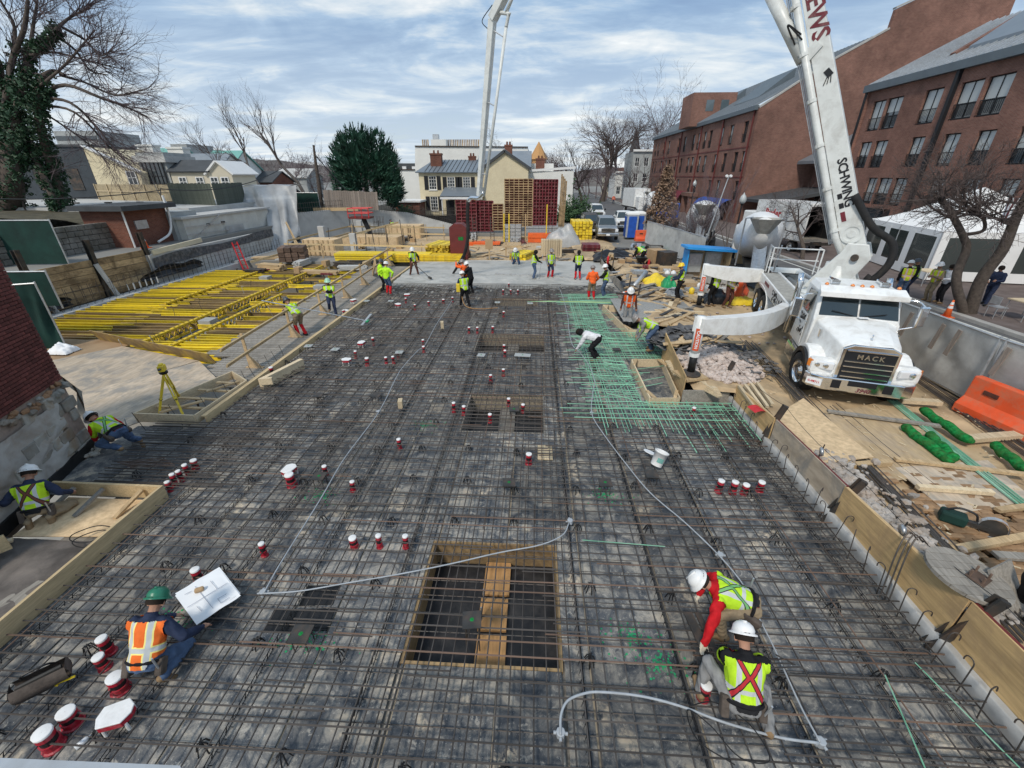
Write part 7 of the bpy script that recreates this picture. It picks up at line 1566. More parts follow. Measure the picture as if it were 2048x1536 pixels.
def person(lab,loc,head=180,pel=.93,lean=.05,twist=0,hands=None,feet=None,look=0.2,turn=0,hat='hat_white',vest='vest_lime',shirt='cl_black',pants='cl_jeans',boots='boot',hand='skin',skin='skin',near=False,knees=((0,1,.1),(0,1,.1)),elbows=None,roll=0,gaiter=None,side=0,hood=None):
 loc=V(loc); t=thing('person',lab,'person',loc,R(head)); P=V((0,0,pel)); s=V((side,math.sin(lean),math.cos(lean))).normalized(); X=Matrix.Rotation(twist,3,s) @ V((1,0,0)); X=(X - s * X.dot(s)).normalized(); F=s.cross(X).normalized() if s.cross(X).y > 0 else -s.cross(X).normalized()
 chest=P + s * .30; neck=P + s * .50; hd=(Matrix.Rotation(turn,3,'Z') @ V((0,math.sin(lean * .6 + look),math.cos(lean * .6 + look)))).normalized(); hc=neck + hd * .16 + F * .02
 if feet is None: feet=((-.13,.02),(.13,-.05))
 if hands is None: hands=((-.24,.12,pel - .08),(.24,.12,pel - .08))
 prim=[]
 def C(a,b,r0,r1,reg,n=10): capsule(m,a,b,r0,r1,n); prim.append((V(a),V(b),r0,r1,reg))
 m=MB()
 # torso as stacked ellipses
 rings=[]; prof=[(-.10,.165,.120),(0,.190,.145),(.12,.178,.138),(.25,.188,.142),(.38,.205,.142),(.46,.185,.120),(.51,.085,.075),(.56,.06,.06)]
 for u,a,b in prof: c=P + s * u; rings.append([c + X * (a * math.cos(k * PI / 8)) + F * (b * math.sin(k * PI / 8)) for k in range(16)])
 loft(m,rings); prim.append((P,P + s * .42,.15,.15,1)); prim.append((P - s * .1,P - s * .02,.14,.14,5))
 C(neck - s * .04,hc,.058,.06,0); C(hc + hd * .03,hc + hd * .05,.095,.088,0,12); fw=(F + s * 0); fw=(V((0,1,0)) if turn == 0 else Matrix.Rotation(turn,3,'Z') @ V((0,1,0))); fw=(fw - hd * fw.dot(hd)).normalized()
 C(hc - hd * .035 + fw * .035,hc - hd * .05 + fw * .045,.05,.042,0); C(hc + fw * .09,hc + fw * .10 - hd * .03,.014,.02,0,6)
 ers=fw.cross(hd).normalized()
 for e in (-1,1): C(hc + ers * e * .088,hc + ers * e * .092 - hd * .03,.022,.018,0,6)
 for i,e in enumerate((-1,1)):
  sh=P + s * .435 + X * (e * .185); tg=V(hands[i]); hint=(elbows[i] if elbows else (e * .6,-.5,-.6)); el,wr=ik(sh,tg,.29,.26,hint)
  C(P + s * .42 + X * (e * .1),sh,.085,.078,1); C(sh,el,.080,.064,2); C(el,wr,.062,.045,3)
  d=(wr - el).normalized(); side_=d.cross(F if abs(d.dot(F)) < .9 else s).normalized(); nn=side_.cross(d); k1=wr + d * .02; k2=wr + d * .085
  C(k1 + side_ * .018,k2 + side_ * .022,.026,.022,4,8); C(k1 - side_ * .018,k2 - side_ * .022,.026,.022,4,8)
  for q,ln in zip((-1.5,-.5,.5,1.5),(.062,.078,.074,.058)):
   a=k2 + side_ * (q * .0185); b=a + (d * .9 - nn * .25).normalized() * ln * .55; C(a,b,.0105,.0098,4,6); C(b,b + (d * .6 - nn * .7).normalized() * ln * .55,.0098,.0085,4,6)
  tb=k1 + side_ * (-e * .03); b=tb + (d * .6 - side_ * e * .7 - nn * .2).normalized() * .045; C(tb,b,.014,.012,4,6); C(b,b + (d * .9 - side_ * e * .3 - nn * .3).normalized() * .035,.012,.010,4,6)
  hp=P - s * .03 + X * (e * .09); f=V((feet[i][0],feet[i][1],(feet[i][2] if len(feet[i]) > 2 else 0) + .085)); kn,an=ik(hp,f,.43,.42,knees[i]); C(hp,kn,.108,.074,5); C(kn,an,.074,.060,6); ft=V((e * .12,1,0)).normalized() if len(feet[i]) < 4 else V(feet[i][3]).normalized(); C(an - V((0,0,.04)) - ft * .05,an - V((0,0,.045)) + ft * .15,.048,.045,7); C(an,an - V((0,0,.05)),.058,.052,7)
 me0=m.mesh('body','skin'); o0=D.objects.new('tmp',me0); COL.objects.link(o0); r_=o0.modifiers.new('r','REMESH'); r_.mode='VOXEL'; r_.voxel_size=.0095 if near else .02; sm=o0.modifiers.new('s','SMOOTH'); sm.factor=.5; sm.iterations=3 if near else 2
 me=D.meshes.new_from_object(o0.evaluated_get(bpy.context.evaluated_depsgraph_get())); D.objects.remove(o0); D.meshes.remove(me0); me.name='body'
 nv=len(me.vertices); co=np.empty(nv * 3,np.float32); me.vertices.foreach_get('co',co); co=co.reshape(-1,3);
 rs=np.random.RandomState(int(abs(loc.x * 13 + loc.y * 7) * 10) % 9999); vn0=np.empty(nv * 3,np.float32); me.vertices.foreach_get('normal',vn0); vn0=vn0.reshape(-1,3); wv=np.zeros(nv,np.float32)
 for fr,am in ((22,.006),(38,.005),(60,.0035)):
  dv_=rs.normal(size=(3,3)) * fr * .6; wv += am * np.sin(co @ dv_[0] + 2.2 * np.sin(co @ dv_[1] * .5)).astype(np.float32)
 hcn=np.array(hc); hm_=np.linalg.norm(co - hcn,axis=1) > .19; co=co + vn0 * (wv * hm_)[:,None]; me.vertices.foreach_set('co',co.astype(np.float32).ravel()); me.update()
 nf=len(me.polygons); ce=np.empty(nf * 3,np.float32); me.polygons.foreach_get('center',ce); ce=ce.reshape(-1,3)
 best=np.full(nf,9e9); reg=np.zeros(nf,int)
 for a,b,r0,r1,g in prim:
  a_=np.array(a); d=np.array(b - a); L2=max(d @ d,1e-9); u=np.clip(((ce - a_) @ d) / L2,0,1); dist=np.linalg.norm(ce - a_ - u[:,None] * d,axis=1) - (r0 + (r1 - r0) * u); k=dist < best; best[k]=dist[k]; reg[k]=g
 mats=[skin,shirt,hand,pants,boots,gaiter or pants]; mp=np.array([0,1,1,1,2,3,5,4])[reg]; me.materials.clear()
 for x in mats: me.materials.append(M(x))
 me.polygons.foreach_set('material_index',mp.astype(np.int32)); me.polygons.foreach_set('use_smooth',np.ones(nf,bool)); bo=D.objects.new('body',me); COL.objects.link(bo); bo.parent=t
 # vest: shell over the torso
 if vest:
  vn=np.empty(nv * 3,np.float32); me.vertices.foreach_get('normal',vn); vn=vn.reshape(-1,3); rel=ce - np.array(P); u=rel @ np.array(s); lat=np.abs(rel @ np.array(X)); ok=(np.isin(reg,(1,2))) & (u > (-.06)) & (u < .47) & (lat < .225) & (best < .09)
  fs=[tuple(p.vertices) for p,k in zip(me.polygons,ok) if k]; ids=sorted({i for f in fs for i in f}); mp_={i: j for j,i in enumerate(ids)}; pv=co[ids] + vn[ids] * .017; vm=D.meshes.new('safety_vest'); vm.from_pydata([tuple(map(float,x)) for x in pv],[],[tuple(mp_[i] for i in f) for f in fs]); vm.materials.append(M(vest)); vm.polygons.foreach_set('use_smooth',[True] * len(fs)); at=vm.attributes.new('tv','FLOAT_VECTOR','POINT'); rl=pv - np.array(P); tv=np.stack([rl @ np.array(X),rl @ np.array(s),rl @ np.array(F)],1).astype(np.float32); at.data.foreach_set('vector',tv.ravel()); vo=D.objects.new('safety_vest',vm); COL.objects.link(vo); vo.parent=t
 if near:
  b=MB(); c=P + s * .015; ring=[c + X * (.20 * math.cos(k * PI / 10)) + F * (.155 * math.sin(k * PI / 10)) for k in range(20)]; b.tube(ring,.022,5,closed=True); bt=b.build('tool_belt','cl_black',t,world=False)
  for e,sz in ((-1,(.12,.09,.24)),(1,(.11,.09,.2))):
   b=MB(); b.box(c + X * (e * .20) - F * .06 - V((0,0,.1)),sz,frame((0,0,0),F,V((0,0,1))).to_3x3() @ Matrix.Rotation(R(90),3,'X')); pc=b.build('pouch','bark',bt,world=False,bevel=.02)
  b=MB(); b.tube([c + X * .2 - F * .1 - V((0,0,.22)),c + X * .22 - F * .14 + V((0,0,.1))],.012,6); b.build('tool','galv',bt,world=False)
 hm=frame(hc + hd * .055,ers,fw)
 hr=hm.to_3x3(); hr=Matrix((hr.col[0],hr.col[1],hr.col[2])).transposed()
 if hd.dot(hr.col[2]) < 0: hr=Matrix((-hr.col[0],hr.col[1],-hr.col[2])).transposed()
 if hat:
  b=MB(); b.lathe([(.150,-.012),(.152,.0),(.122,.012),(.120,.04),(.105,.085),(.07,.118),(.03,.13),(.001,.132)],(0,0,0),20,caps=False); b.v=[tuple(hc + hd * .05 + hr @ V((x,y * 1.14 + (.02 if z < .015 else 0),z))) for x,y,z in b.v]
  b.bar(hc + hd * .175 - fw * .09,hc + hd * .175 + fw * .09,.03,.02); b.build('hard_hat',hat,t,smooth=True,world=False)
 if near or not hat:
  b=MB(); b.lathe([(.102,-.05),(.106,.02),(.09,.075),(.05,.105),(.001,.112)],(0,0,0),14,caps=False); b.v=[tuple(hc + hd * .025 - fw * .012 + hr @ V((x,y * 1.1,z))) for x,y,z in b.v]; b.build('hair','hairdark',t,smooth=True,world=False)
 if hood: b=MB(); b.lathe([(.095,-.09),(.112,-.02),(.112,.05)],(0,0,0),14,caps=False); b.v=[tuple(hc - fw * .02 + hr @ V((x,y * 1.1,z))) for x,y,z in b.v]; b.build('hood',hood,t,smooth=True,world=False)
 if near or look < .6:
  b=MB()
  for e in (-1,1): b.rock(hc + ers * e * .034 + fw * .088 + hd * .012,.022,random.Random(1))
  b.build('eyes','cl_black',t,world=False); b=MB(); b.box(hc + fw * .088 - hd * .058,(.045,.012,.01),frame((0,0,0),ers,fw).to_3x3()); b.build('mouth','cl_brown',t,world=False)
 return t
SQ=dict(pel=.42,knees=((-.35,1,.5),(.35,1,.5)))
def people():
 Z=.02
 def W2L(loc,head,w): return Matrix.Rotation(-R(head),3,'Z') @ (V(w) - V(loc))
 p=G(312,1352,.03); person('worker crouching in an orange vest and green hard hat beside the drawing sheet',p,4,pel=.34,lean=.62,hands=((-.1,.62,.3),(.42,.42,.34)),feet=((-.16,.12),(.2,-.08,.06,(.2,.5,-.8))),look=.5,hat='hat_green',vest='vest_orange',shirt='cl_navy',pants='cl_jeans',near=True,knees=((-.4,1,.3),(.25,1,-.3)))
 p=G(1478,1262,.05); person('worker in red sleeves bending low and reaching with a pale glove, green harness',p,76,pel=.58,lean=1.28,twist=-.1,hands=(tuple(W2L(p,76,G(1406,1296,.27))),(.25,.55,.25)),feet=((-.2,.25),(.22,-.05)),look=.35,hat='hat_white',vest='vest_limegreen',shirt='cl_red',pants='cl_khaki',hand='glove',near=True,knees=((-.3,1,.5),(.3,1,.5)),elbows=((-.8,0,.2),(.8,0,.3)))
 p=G(1470,1440,.05); person('crouching worker seen from behind with red harness and white hard hat at the bottom right',p,-8,pel=.40,lean=.55,hands=((-.05,.62,.35),(.25,.6,.35)),feet=((-.36,.22),(.30,-.12,.05,(.1,.4,-.9))),look=.55,hat='hat_white',vest='vest_limered',shirt='cl_black',pants='cl_grey',near=True,knees=((-.6,1,.6),(.5,.9,-.2)))
 p=G(248,892,.1); person('worker in red sleeves kneeling by the timber box at the left wall',p,78,pel=.40,lean=1.15,hands=((-.1,.68,.12),(.25,.6,.2)),feet=((-.15,-.1),(.18,-.3,.05,(0,-.2,-1))),look=.35,hat='hat_white',vest='vest_limegreen',shirt='cl_red',pants='cl_jeans',hand='glove',near=True,knees=((-.3,1,.2),(.2,1,-.3)))
 p=G(88,1040,.03); person('worker with brown harness sitting on his heels in the bottom left timber box',p,28,pel=.27,lean=.38,hands=((-.42,.35,.45),(.38,.3,.3)),feet=((-.14,-.12,.03,(0,-.3,-1)),(.16,-.1,.03,(0,-.3,-1))),look=.5,hat='hat_white',vest='vest_limebrown',shirt='cl_navy',pants='cl_khaki',near=True,knees=((-.4,1,0),(.4,1,0)))
 p=G(605,672,-.03); person('worker in a lime vest and red gaiters leaning over the guardrail',p,62,lean=.85,pel=.9,hands=((-.18,.62,.98),(.1,.6,1.0)),look=.2,hat='hat_dark',shirt='cl_black',pants='cl_khaki',gaiter='cl_red',boots='bootblack')
 p=G(668,630,-.03); person('worker in black jacket leaning back on the guardrail with folded arms',p,205,lean=-.28,pel=.86,hands=((.12,.22,1.15),(-.12,.26,1.1)),feet=((-.1,.35),(.14,.15,.25)),look=.3,hat='hat_mint',vest='vest_lime',shirt='cl_black',pants='cl_navy',elbows=((-1,.2,-.5),(1,.2,-.5)))
 A=dict(feet=((-.12,.05),(.14,-.06)))
 person('worker in a bright green shirt and dark cap at the slab edge',G(766,583,.02),-60,vest=None,shirt='cl_lime',pants='cl_black',hat='hat_dark',boots='bootblack',**A); person('worker in a lime sweatshirt and jeans at the slab edge, hands on hips',G(778,590,.02),-15,vest=None,shirt='cl_lime',pants='cl_jeans',hat='hat_white',gaiter='cl_red',boots='bootmud',hands=((-.3,.0,1.0),(.3,.02,1.0)),elbows=((-1,-.3,0),(1,-.3,0)),**A)
 p=G(829,551,.12); person('worker raking the fresh concrete with a long rake',p,200,lean=.12,hands=((-.34,.2,.95),(.12,.42,.95)),feet=((-.25,.05),(.25,0)),hat='hat_white',shirt='cl_black',pants='cl_brown',boots='bootmud',look=.3); b=MB(); b.tube([p + V((-.3,-.2,1.15)),p + V((1.15,-.9,.1))],.02,6); b.box(p + V((1.2,-.92,.08)),(.1,.4,.1),.6); tag(b.build('rake','darksteel'),'long-handled rake held over the fresh concrete','rake')
 person('worker in orange guiding the hanging pump hose',G(931,585,.05),55,vest=None,shirt='cl_orange',pants='cl_black',hat='hat_grey',lean=.15,hands=((-.1,.5,1.55),(.1,.5,1.4)),boots='bootmud'); person('worker in black jacket with lime sleeves holding the pump hose',G(943,590,.05),65,vest=None,shirt='cl_black',pants='cl_black',hat='hat_white',lean=.25,hands=((-.1,.5,1.2),(.15,.5,1.0)),boots='bootmud')
 p=G(931,616,.05); person('worker in lime vest with yellow pack and dragging cord near the pour',p,35,lean=.22,hands=((-.25,.3,.9),(.2,.35,.85)),hat='hat_white',shirt='cl_navy',pants='cl_black',feet=((-.14,.25),(.14,-.2)),boots='boot'); b=MB(); b.tube(curve_pts([p + V((-.15,.1,1.0)),p + V((-.1,-.1,.4)),p + V((.2,-.5,.18)),p + V((.9,-.7,.18)),p + V((1.6,-.5,.18))]),.018,5); tag(b.build('air_hose','plyorange'),'tan cord trailing from the worker near the pour','cord'); b=MB(); b.box(p + V((-.28,-.05,1.0)),(.18,.22,.4)); tag(b.build('vibrator_pack','yellow',bevel=.03),'yellow pack carried by the worker near the pour','power pack')
 person('worker kneeling and smoothing the far edge of the concrete',G(1033,527,.2),170,pel=.42,lean=.5,hands=((-.15,.55,.15),(.25,.45,.15)),feet=((-.14,-.25,.03),(.14,-.25,.03)),look=.5,hat='hat_white',shirt='cl_jeans',pants='cl_jeans',boots='bootmud',knees=((-.2,1,-.2),(.2,1,-.2)))
 p=G(1067,558,.12); person('worker in black hood holding an upright screed pole',p,-75,hat=None,hood='cl_black',shirt='cl_black',pants='cl_jeans',boots='bootmud',lean=.12,hands=((.0,.5,1.25),(.1,.42,1.0))); b=MB(); b.tube([p + V((.52,.1,1.45)),p + V((.3,-.1,.02))],.018,6); tag(b.build('screed_pole','galv'),'upright screed pole held by the hooded worker','pole')
 person('worker in lime vest, maroon cap and red gaiters facing the camera',G(1100,556,.12),200,hat='hat_grey',shirt='cl_grey',pants='cl_navy',gaiter='cl_red',boots='bootmud'); person('worker in lime vest and red gaiters with his back turned',G(1155,559,.12),5,hat=None,hood='cl_black',shirt='cl_black',pants='cl_navy',gaiter='cl_red',boots='bootmud',hands=((-.2,.25,1.0),(.2,.25,1.0)))
 person('worker in an orange hooded sweatshirt with his back turned',G(1182,601,.02),10,vest=None,hat='hat_grey',shirt='cl_orange',pants='cl_khaki',gaiter='cl_red',boots='bootmud',lean=.12,hands=((-.15,.35,1.0),(.3,.3,.95))); person('worker in lime vest and jeans beside the orange-hooded worker',G(1208,597,.02),75,hat='hat_white',shirt='cl_black',pants='cl_jeans',boots='bootmud',hands=((-.15,.42,1.1),(.15,.4,1.0)))
 person('worker in an orange vest and white hard hat standing in the timber box',G(1252,652,.0),172,hat='hat_white',vest='vest_orangeplain',shirt='cl_brown',pants='cl_grey',lean=.22,look=.45,hands=((-.32,.1,.8),(.32,.12,.75)))
 person('worker in brown cap bending down over the slab edge by the rubble',G(1302,700,.3),85,hat='hat_grey',shirt='cl_grey',pants='cl_jeans',pel=.85,lean=1.2,hands=((-.1,.6,.15),(.15,.6,.2)),look=.3)
 person('worker in white and black shirt bent over the green mat',G(1192,720,.05),80,hat=None,hood='cl_black',vest=None,shirt='cl_white',pants='cl_black',pel=.8,lean=1.35,hands=((-.1,.75,.25),(.1,.7,.3)),look=.3)
 person('worker in lime vest stooping over a black wheelbarrow',G(1284,533,.5),60,hat='hat_dark',shirt='cl_black',pants='cl_black',pel=.9,lean=1.1,hands=((-.2,.6,.6),(.2,.6,.6)))
 person('man in dark clothes and yellow hard hat watching from the sand',G(1355,602,.45),65,hat='hat_yellow',vest='vest_limebrown',shirt='cl_navy',pants='cl_black',hands=((-.15,.35,1.0),(.1,.38,1.05)))
 person('worker in lime vest half hidden behind the rear outrigger arm',G(1422,612,.38),30,hat=None,shirt='cl_black',pants='cl_black'); person('worker in orange and lime vest with brown trousers under the outrigger arm',G(1452,614,.38),200,hat='hat_dark',vest='vest_mix',shirt='cl_grey',pants='cl_brown',hands=((-.1,.3,1.05),(.1,.3,1.0)))
 person('bystander in orange-edged vest and jeans on the pavement, back turned',G(1795,598,.6),-20,hat='hat_white',vest='vest_mix',shirt='cl_black',pants='cl_jeans'); person('bystander in bright lime vest beside the one with the orange-edged vest',G(1812,593,.6),60,hat='hat_dark',vest='vest_lime',shirt='cl_black',pants='cl_navy')
 person('bystander with white hard hat and tan boots writing on the pavement',G(1853,602,.6),100,hat='hat_white',vest='vest_mix',shirt='cl_khaki',pants='cl_khaki',hands=((-.1,.3,1.15),(.1,.3,1.1))); person('bystander in a white shirt and black trousers on the pavement',G(1876,606,.6),95,hat=None,vest=None,shirt='cl_white',pants='cl_black',skin='skindark',hands=((-.1,.35,1.1),(.1,.35,1.1)))
 person('man in a blue suit walking behind the street tree',G(1968,609,.6),120,hat=None,vest=None,shirt='cl_navy',pants='cl_navy',boots='bootblack',hands=((-.1,.35,1.1),(.15,.35,1.05)),feet=((-.1,.25),(.12,-.25)))
 person('small distant worker in a yellow vest by the far crated forms',G(788,474,.1),60,hat='hat_dark',shirt='cl_black',pants='cl_black',lean=.3); person('tiny distant flagger in orange far down the street',V((AT(1226,410,95).x,95,.47)),180,hat='hat_white',vest='vest_orangeplain',shirt='cl_orange',pants='cl_navy')
 person('person in black trousers and boots cut off by the right edge of the picture',G(2052,1222,.62),95,hat=None,vest=None,shirt='cl_black',pants='cl_black',boots='bootblack',lean=.2)
people()
# ------------------------------------------------------------------ street: vehicles, tent, fences, lamps
def quickbox(name,lab,cat,c,size,mt,rot=0,bevel=0,group=None):
 b=MB(); b.box(c,size,rot); return tag(b.build(name,mt,bevel=bevel),lab,cat,group)
def pickup(lab,loc,rot,mt,open_door=False,kind='suv'):
 t=thing('pickup_truck',lab,'car',loc,rot); PB=lambda b,n,m_,p=t,**k: b.build(n,m_,p,world=False,**k)
 b=MB(); loft(b,[sec(-2.55,[(0,1.15),(.8,1.12),(.92,.95),(.94,.45),(0,.45)]),sec(-1.3,[(0,1.25),(.84,1.22),(.97,1.05),(.98,.4),(0,.4)]),sec(2.6,[(0,1.28),(.86,1.25),(.98,1.05),(.98,.45),(0,.45)])]); PB(b,'body',mt,bevel=.05)
 b=MB(); loft(b,[sec(-1.25,[(0,1.24),(.84,1.22),(.86,1.2),(0,1.2)]),sec(-.5,[(0,1.88),(.68,1.85),(.88,1.2),(0,1.2)]),sec(1.9 if kind == 'suv' else .9,[(0,1.92),(.70,1.88),(.88,1.2),(0,1.2)]),sec(2.5 if kind == 'suv' else 1.1,[(0,1.8),(.66,1.76),(.86,1.2),(0,1.2)])]); PB(b,'cabin',mt,bevel=.03)
 b=MB(); b.slab([(-.78,-1.2,1.28),(.78,-1.2,1.28),(.64,-.56,1.82),(-.64,-.56,1.82)],-.02); PB(b,'windscreen','windscreen')
 for s in (-1,1):
  b=MB(); b.slab([(s * .885,-.75,1.27),(s * .885,1.6,1.27),(s * .73,1.5,1.8),(s * .73,-.4,1.8)],.02 * s); PB(b,'side_window','windscreen'); b=MB(); b.box((s * .76,-2.56,.95),(.26,.08,.24)); PB(b,'headlight','lamp',bevel=.02); b=MB(); b.box((s * 1.1,-.75,1.3),(.2,.1,.22)); PB(b,'mirror','blackplastic')
  for y in (-1.6,1.6): wheel(t,(s * .86,y,.40),.40,.27,'aluminium',holes=False)
 b=MB(); b.box((0,-2.58,.92),(1.15,.08,.32)); g_=PB(b,'grille','darksteel'); 
 for z in (.84,.99): b=MB(); b.box((0,-2.625,z),(1.1,.02,.05)); PB(b,'bar','chrome',g_)
 b=MB(); b.box((0,-2.62,.58),(1.9,.2,.24)); PB(b,'bumper','chrome',bevel=.05); b=MB(); b.box((0,-2.73,.58),(.32,.01,.15)); PB(b,'number_plate','paperwhite')
 if open_door: b=MB(); b.box((-1.35,-.35,.95),(.06,1.05,.8),-.7); d=PB(b,'open_door',mt,bevel=.02); b=MB(); b.box((-1.35,-.35,1.58),(.04,.95,.45),-.7); PB(b,'door_glass','windscreen',d)
 return t
def mixer(lab,loc,rot,cab='truckwhite'):
 t=thing('mixer_truck',lab,'truck',loc,rot); PB=lambda b,n,m_,p=t,**k: b.build(n,m_,p,world=False,**k); b=MB()
 b.lathe([(.45,-2.6),(.9,-1.9),(1.22,-.7),(1.2,.4),(.85,1.7),(.55,2.5)],(0,1.2,2.35),22,Matrix.Rotation(R(-78),3,'X')); PB(b,'drum','whitecap',smooth=True)
 b=MB(); b.box((0,.8,.95),(.9,7.2,.25)); PB(b,'chassis','darksteel')
 b=MB(); b.box((0,-2.6,1.75),(2.2,1.5,1.5)); b.box((0,-3.7,1.25),(1.5,1.0,.8)); c=PB(b,'cab',cab,bevel=.1); b=MB(); b.box((0,-3.36,2.1),(1.9,.04,.6)); PB(b,'windscreen','windscreen',c)
 b=MB(); b.lathe([(.3,0),(.75,.7)],(0,4.0,2.75),12,caps=False); PB(b,'charge_hopper','greydeck'); b=MB(); b.grid(lambda u,v: (-.3 + .6 * u,4.2 + 1.5 * v,2.2 - .9 * v - .2 * math.sin(PI * u)),6,4); PB(b,'chute','galv')
 b=MB(); 
 for x in (-.9,.9): b.tube([(x,3.4,1.0),(x,3.6,3.4),(x * .7,4.3,3.5)],.04,6)
 PB(b,'tower_frame','galv')
 for s in (-1,1):
  for y in (-3.1,1.4,2.7): wheel(t,(s * 1.0,y,.52),.52,.4,'aluminium',holes=False)
 return t
def street():
 mixer('concrete mixer truck with white drum feeding the pump hopper',(13.0,26.8,.42),R(158)); mixer('mixer truck with dusty white drum behind the bare shrubs',(13.6,37.5,.46),R(160)); mixer('blue-cabbed mixer truck queueing farther down the street',(15.0,56,.46),R(5),'blue')
 # rental box truck, back open
 c=G(1600,528,.46); t=thing('box_truck','white rental box truck with its back open beside the hotel','truck',(20.2,36.5,.5),R(8)); PB=lambda b,n,m_,p=t,**k: b.build(n,m_,p,world=False,**k)
 b=MB(); b.box((-1.2,0,2.2),(.06,6,2.5)); sd_=PB(b,'side_panel','truckwhite'); b=MB(); b.box((1.2,0,2.2),(.06,6,2.5)); PB(b,'side_panel','truckwhite'); b=MB(); b.box((0,0,3.47),(2.46,6,.06)); PB(b,'roof','truckwhite'); b=MB(); b.box((0,3,2.2),(2.34,.06,2.44)); PB(b,'front_panel','truckwhite'); b=MB(); b.box((0,0,.95),(2.4,6,.12)); PB(b,'floor','woodgrey')
 for x in (-1.17,1.17): b=MB(); b.box((x,-3.02,2.2),(.12,.06,2.5)); PB(b,'door_frame','trimwhite')
 b=MB(); b.box((0,-3.02,3.38),(2.4,.06,.16)); PB(b,'door_header','trimwhite')
 for k in range(9):
  for s in (-1,1): b=MB(); b.box((s * 1.15,-2.6 + k * .62,2.2),(.04,.06,2.3)); PB(b,'wall_rib','darksteel')
 b=MB(); b.box((-1.14,0,2.2),(.02,5.9,2.3)); b.box((1.14,0,2.2),(.02,5.9,2.3)); b.box((0,2.95,2.2),(2.2,.02,2.3)); PB(b,'lining','shutter')
 text_mesh('lettering','Ryder',.8,'red',frame((-1.235,.8,2.6),(0,-1,0),(0,0,1)),sd_,.005,world=False); b=MB(); b.box((0,4.1,1.6),(2.1,1.8,1.9)); PB(b,'cab','truckwhite',bevel=.1)
 for s in (-1,1):
  for y in (-1.9,3.9): wheel(t,(s * .95,y,.45),.45,.4,'aluminium',holes=False)
 b=MB(); b.box((0,-3.1,.75),(2.3,.1,.2)); PB(b,'rear_bumper','darksteel')
 t=thing('box_truck','small white lettered box truck far down the street','truck',(V((AT(1268,425,75).x,75,.46))),R(8)); PB=lambda b,n,m_,p=t,**k: b.build(n,m_,p,world=False,**k); b=MB(); b.box((0,0,2.2),(2.4,5.5,2.6)); PB(b,'box','truckwhite'); b=MB(); b.box((0,-3.6,1.5),(2.1,1.8,1.9)); PB(b,'cab','truckwhite',bevel=.1); b=MB(); b.box((0,0,.8),(2.2,6.5,.2)); PB(b,'chassis','darksteel')
 for s in (-1,1):
  for y in (-3.4,1.8): wheel(t,(s * .95,y,.45),.45,.35,'aluminium',holes=False)
 pickup('silver pickup parked nose-on at the edge of the site',G(1217,482,.35) + V((0,2.4,0)),R(-3),'steel'); pickup('dark grey truck with its door open beside the silver pickup',G(1192,478,.35) + V((-.1,4.4,0)),R(2),'darksteel',True); pickup('white pickup behind the portable toilets',V((AT(1243,470,50).x,50,.42)),R(-5),'truckwhite',kind='pu'); pickup('pale car parked beyond the dark truck',V((AT(1190,445,62).x,62,.42)),R(0),'truckwhite')
 pickup('dark car nosing in at the right edge of the street',(18.6,13.2,.46),R(-75),'shutter')
 for k,(px,Y) in enumerate(((1258,44.0),(1272,44.6))):
  c=V((AT(px,485,Y).x,Y,.35)); t=thing('portable_toilet',['blue portable toilet with white roof, left one','blue portable toilet with white roof, right one'][k],'toilet',c); b=MB(); b.box(c + V((0,0,1.08)),(1.1,1.15,2.1)); b.build('cabin','conduit',t,bevel=.04); b=MB(); b.box(c + V((0,-.59,1.0)),(.75,.04,1.9)); b.build('door','blue',t); b=MB(); b.box(c + V((-.56,0,1.0)),(.03,.9,1.8)); b.build('panel','blue',t); b=MB(); b.lathe([(.82,0),(.78,.12),(.4,.26),(.01,.28)],c + V((0,0,2.1)),4,rz(R(45))); b.build('roof','trimwhite',t)
  # tent
 A,B_=V((21.4,24.5,.6)),V((22.8,32.0,.6)); e=(B_ - A).normalized(); n=V((e.y,-e.x,0)); Cc,Dd=A + n * 6.6,B_ + n * 6.6; t=thing('tent','white frame tent with clear window walls on the pavement','tent',A); up=V((0,0,2.55)); top=(A + B_ + Cc + Dd) / 4 + V((0,0,4.6)); b=MB()
 for p,q in ((A,B_),(B_,Dd),(Dd,Cc),(Cc,A)): b.grid(lambda u,v: lerp(lerp(p + up,q + up,u),top,v) - V((0,0,.35 * math.sin(PI * v) * (1 - v) + .04 * abs(math.sin(u * 12)) * (1 - v))),12,8)
 b.build('canopy','tentwhite',t,smooth=True); b=MB()
 for p,q in ((A,B_),(Cc,A),(B_,Dd)): b.grid(lambda u,v: lerp(p + up,q + up,u) - V((0,0,v * (.32 + .08 * abs(math.sin(u * 26))))),48,2)
 b.build('valance','tentwhite',t)
 for k in range(3): p=lerp(A,B_,k / 2); b=MB(); b.tube([p,p + up],.04,6); b.build('pole','galv',t)
 for p in (Cc,Dd): b=MB(); b.tube([p,p + up],.04,6); b.build('pole','galv',t)
 for p,q in ((A,B_),(Cc,A)):
  k=3 if p == A else 2
  for i in range(k):
   a,c=lerp(p,q,(i + .12) / k),lerp(p,q,(i + .88) / k); b=MB(); b.slab([a + V((0,0,.55)),c + V((0,0,.55)),c + V((0,0,2.25)),a + V((0,0,2.25))],.01); b.build('clear_window','tentwindow',t)
   a0,c0=lerp(p,q,i / k),lerp(p,q,(i + 1) / k)
   for (g_,h) in ((a0,a),(c,c0)): b=MB(); b.slab([g_ + V((0,0,.05)),h + V((0,0,.05)),h + V((0,0,2.4)),g_ + V((0,0,2.4))],.01); b.build('wall_strip','tentwhite',t)
   b=MB(); b.slab([a + V((0,0,.05)),c + V((0,0,.05)),c + V((0,0,.55)),a + V((0,0,.55))],.01); b.build('skirt','tentwhite',t)
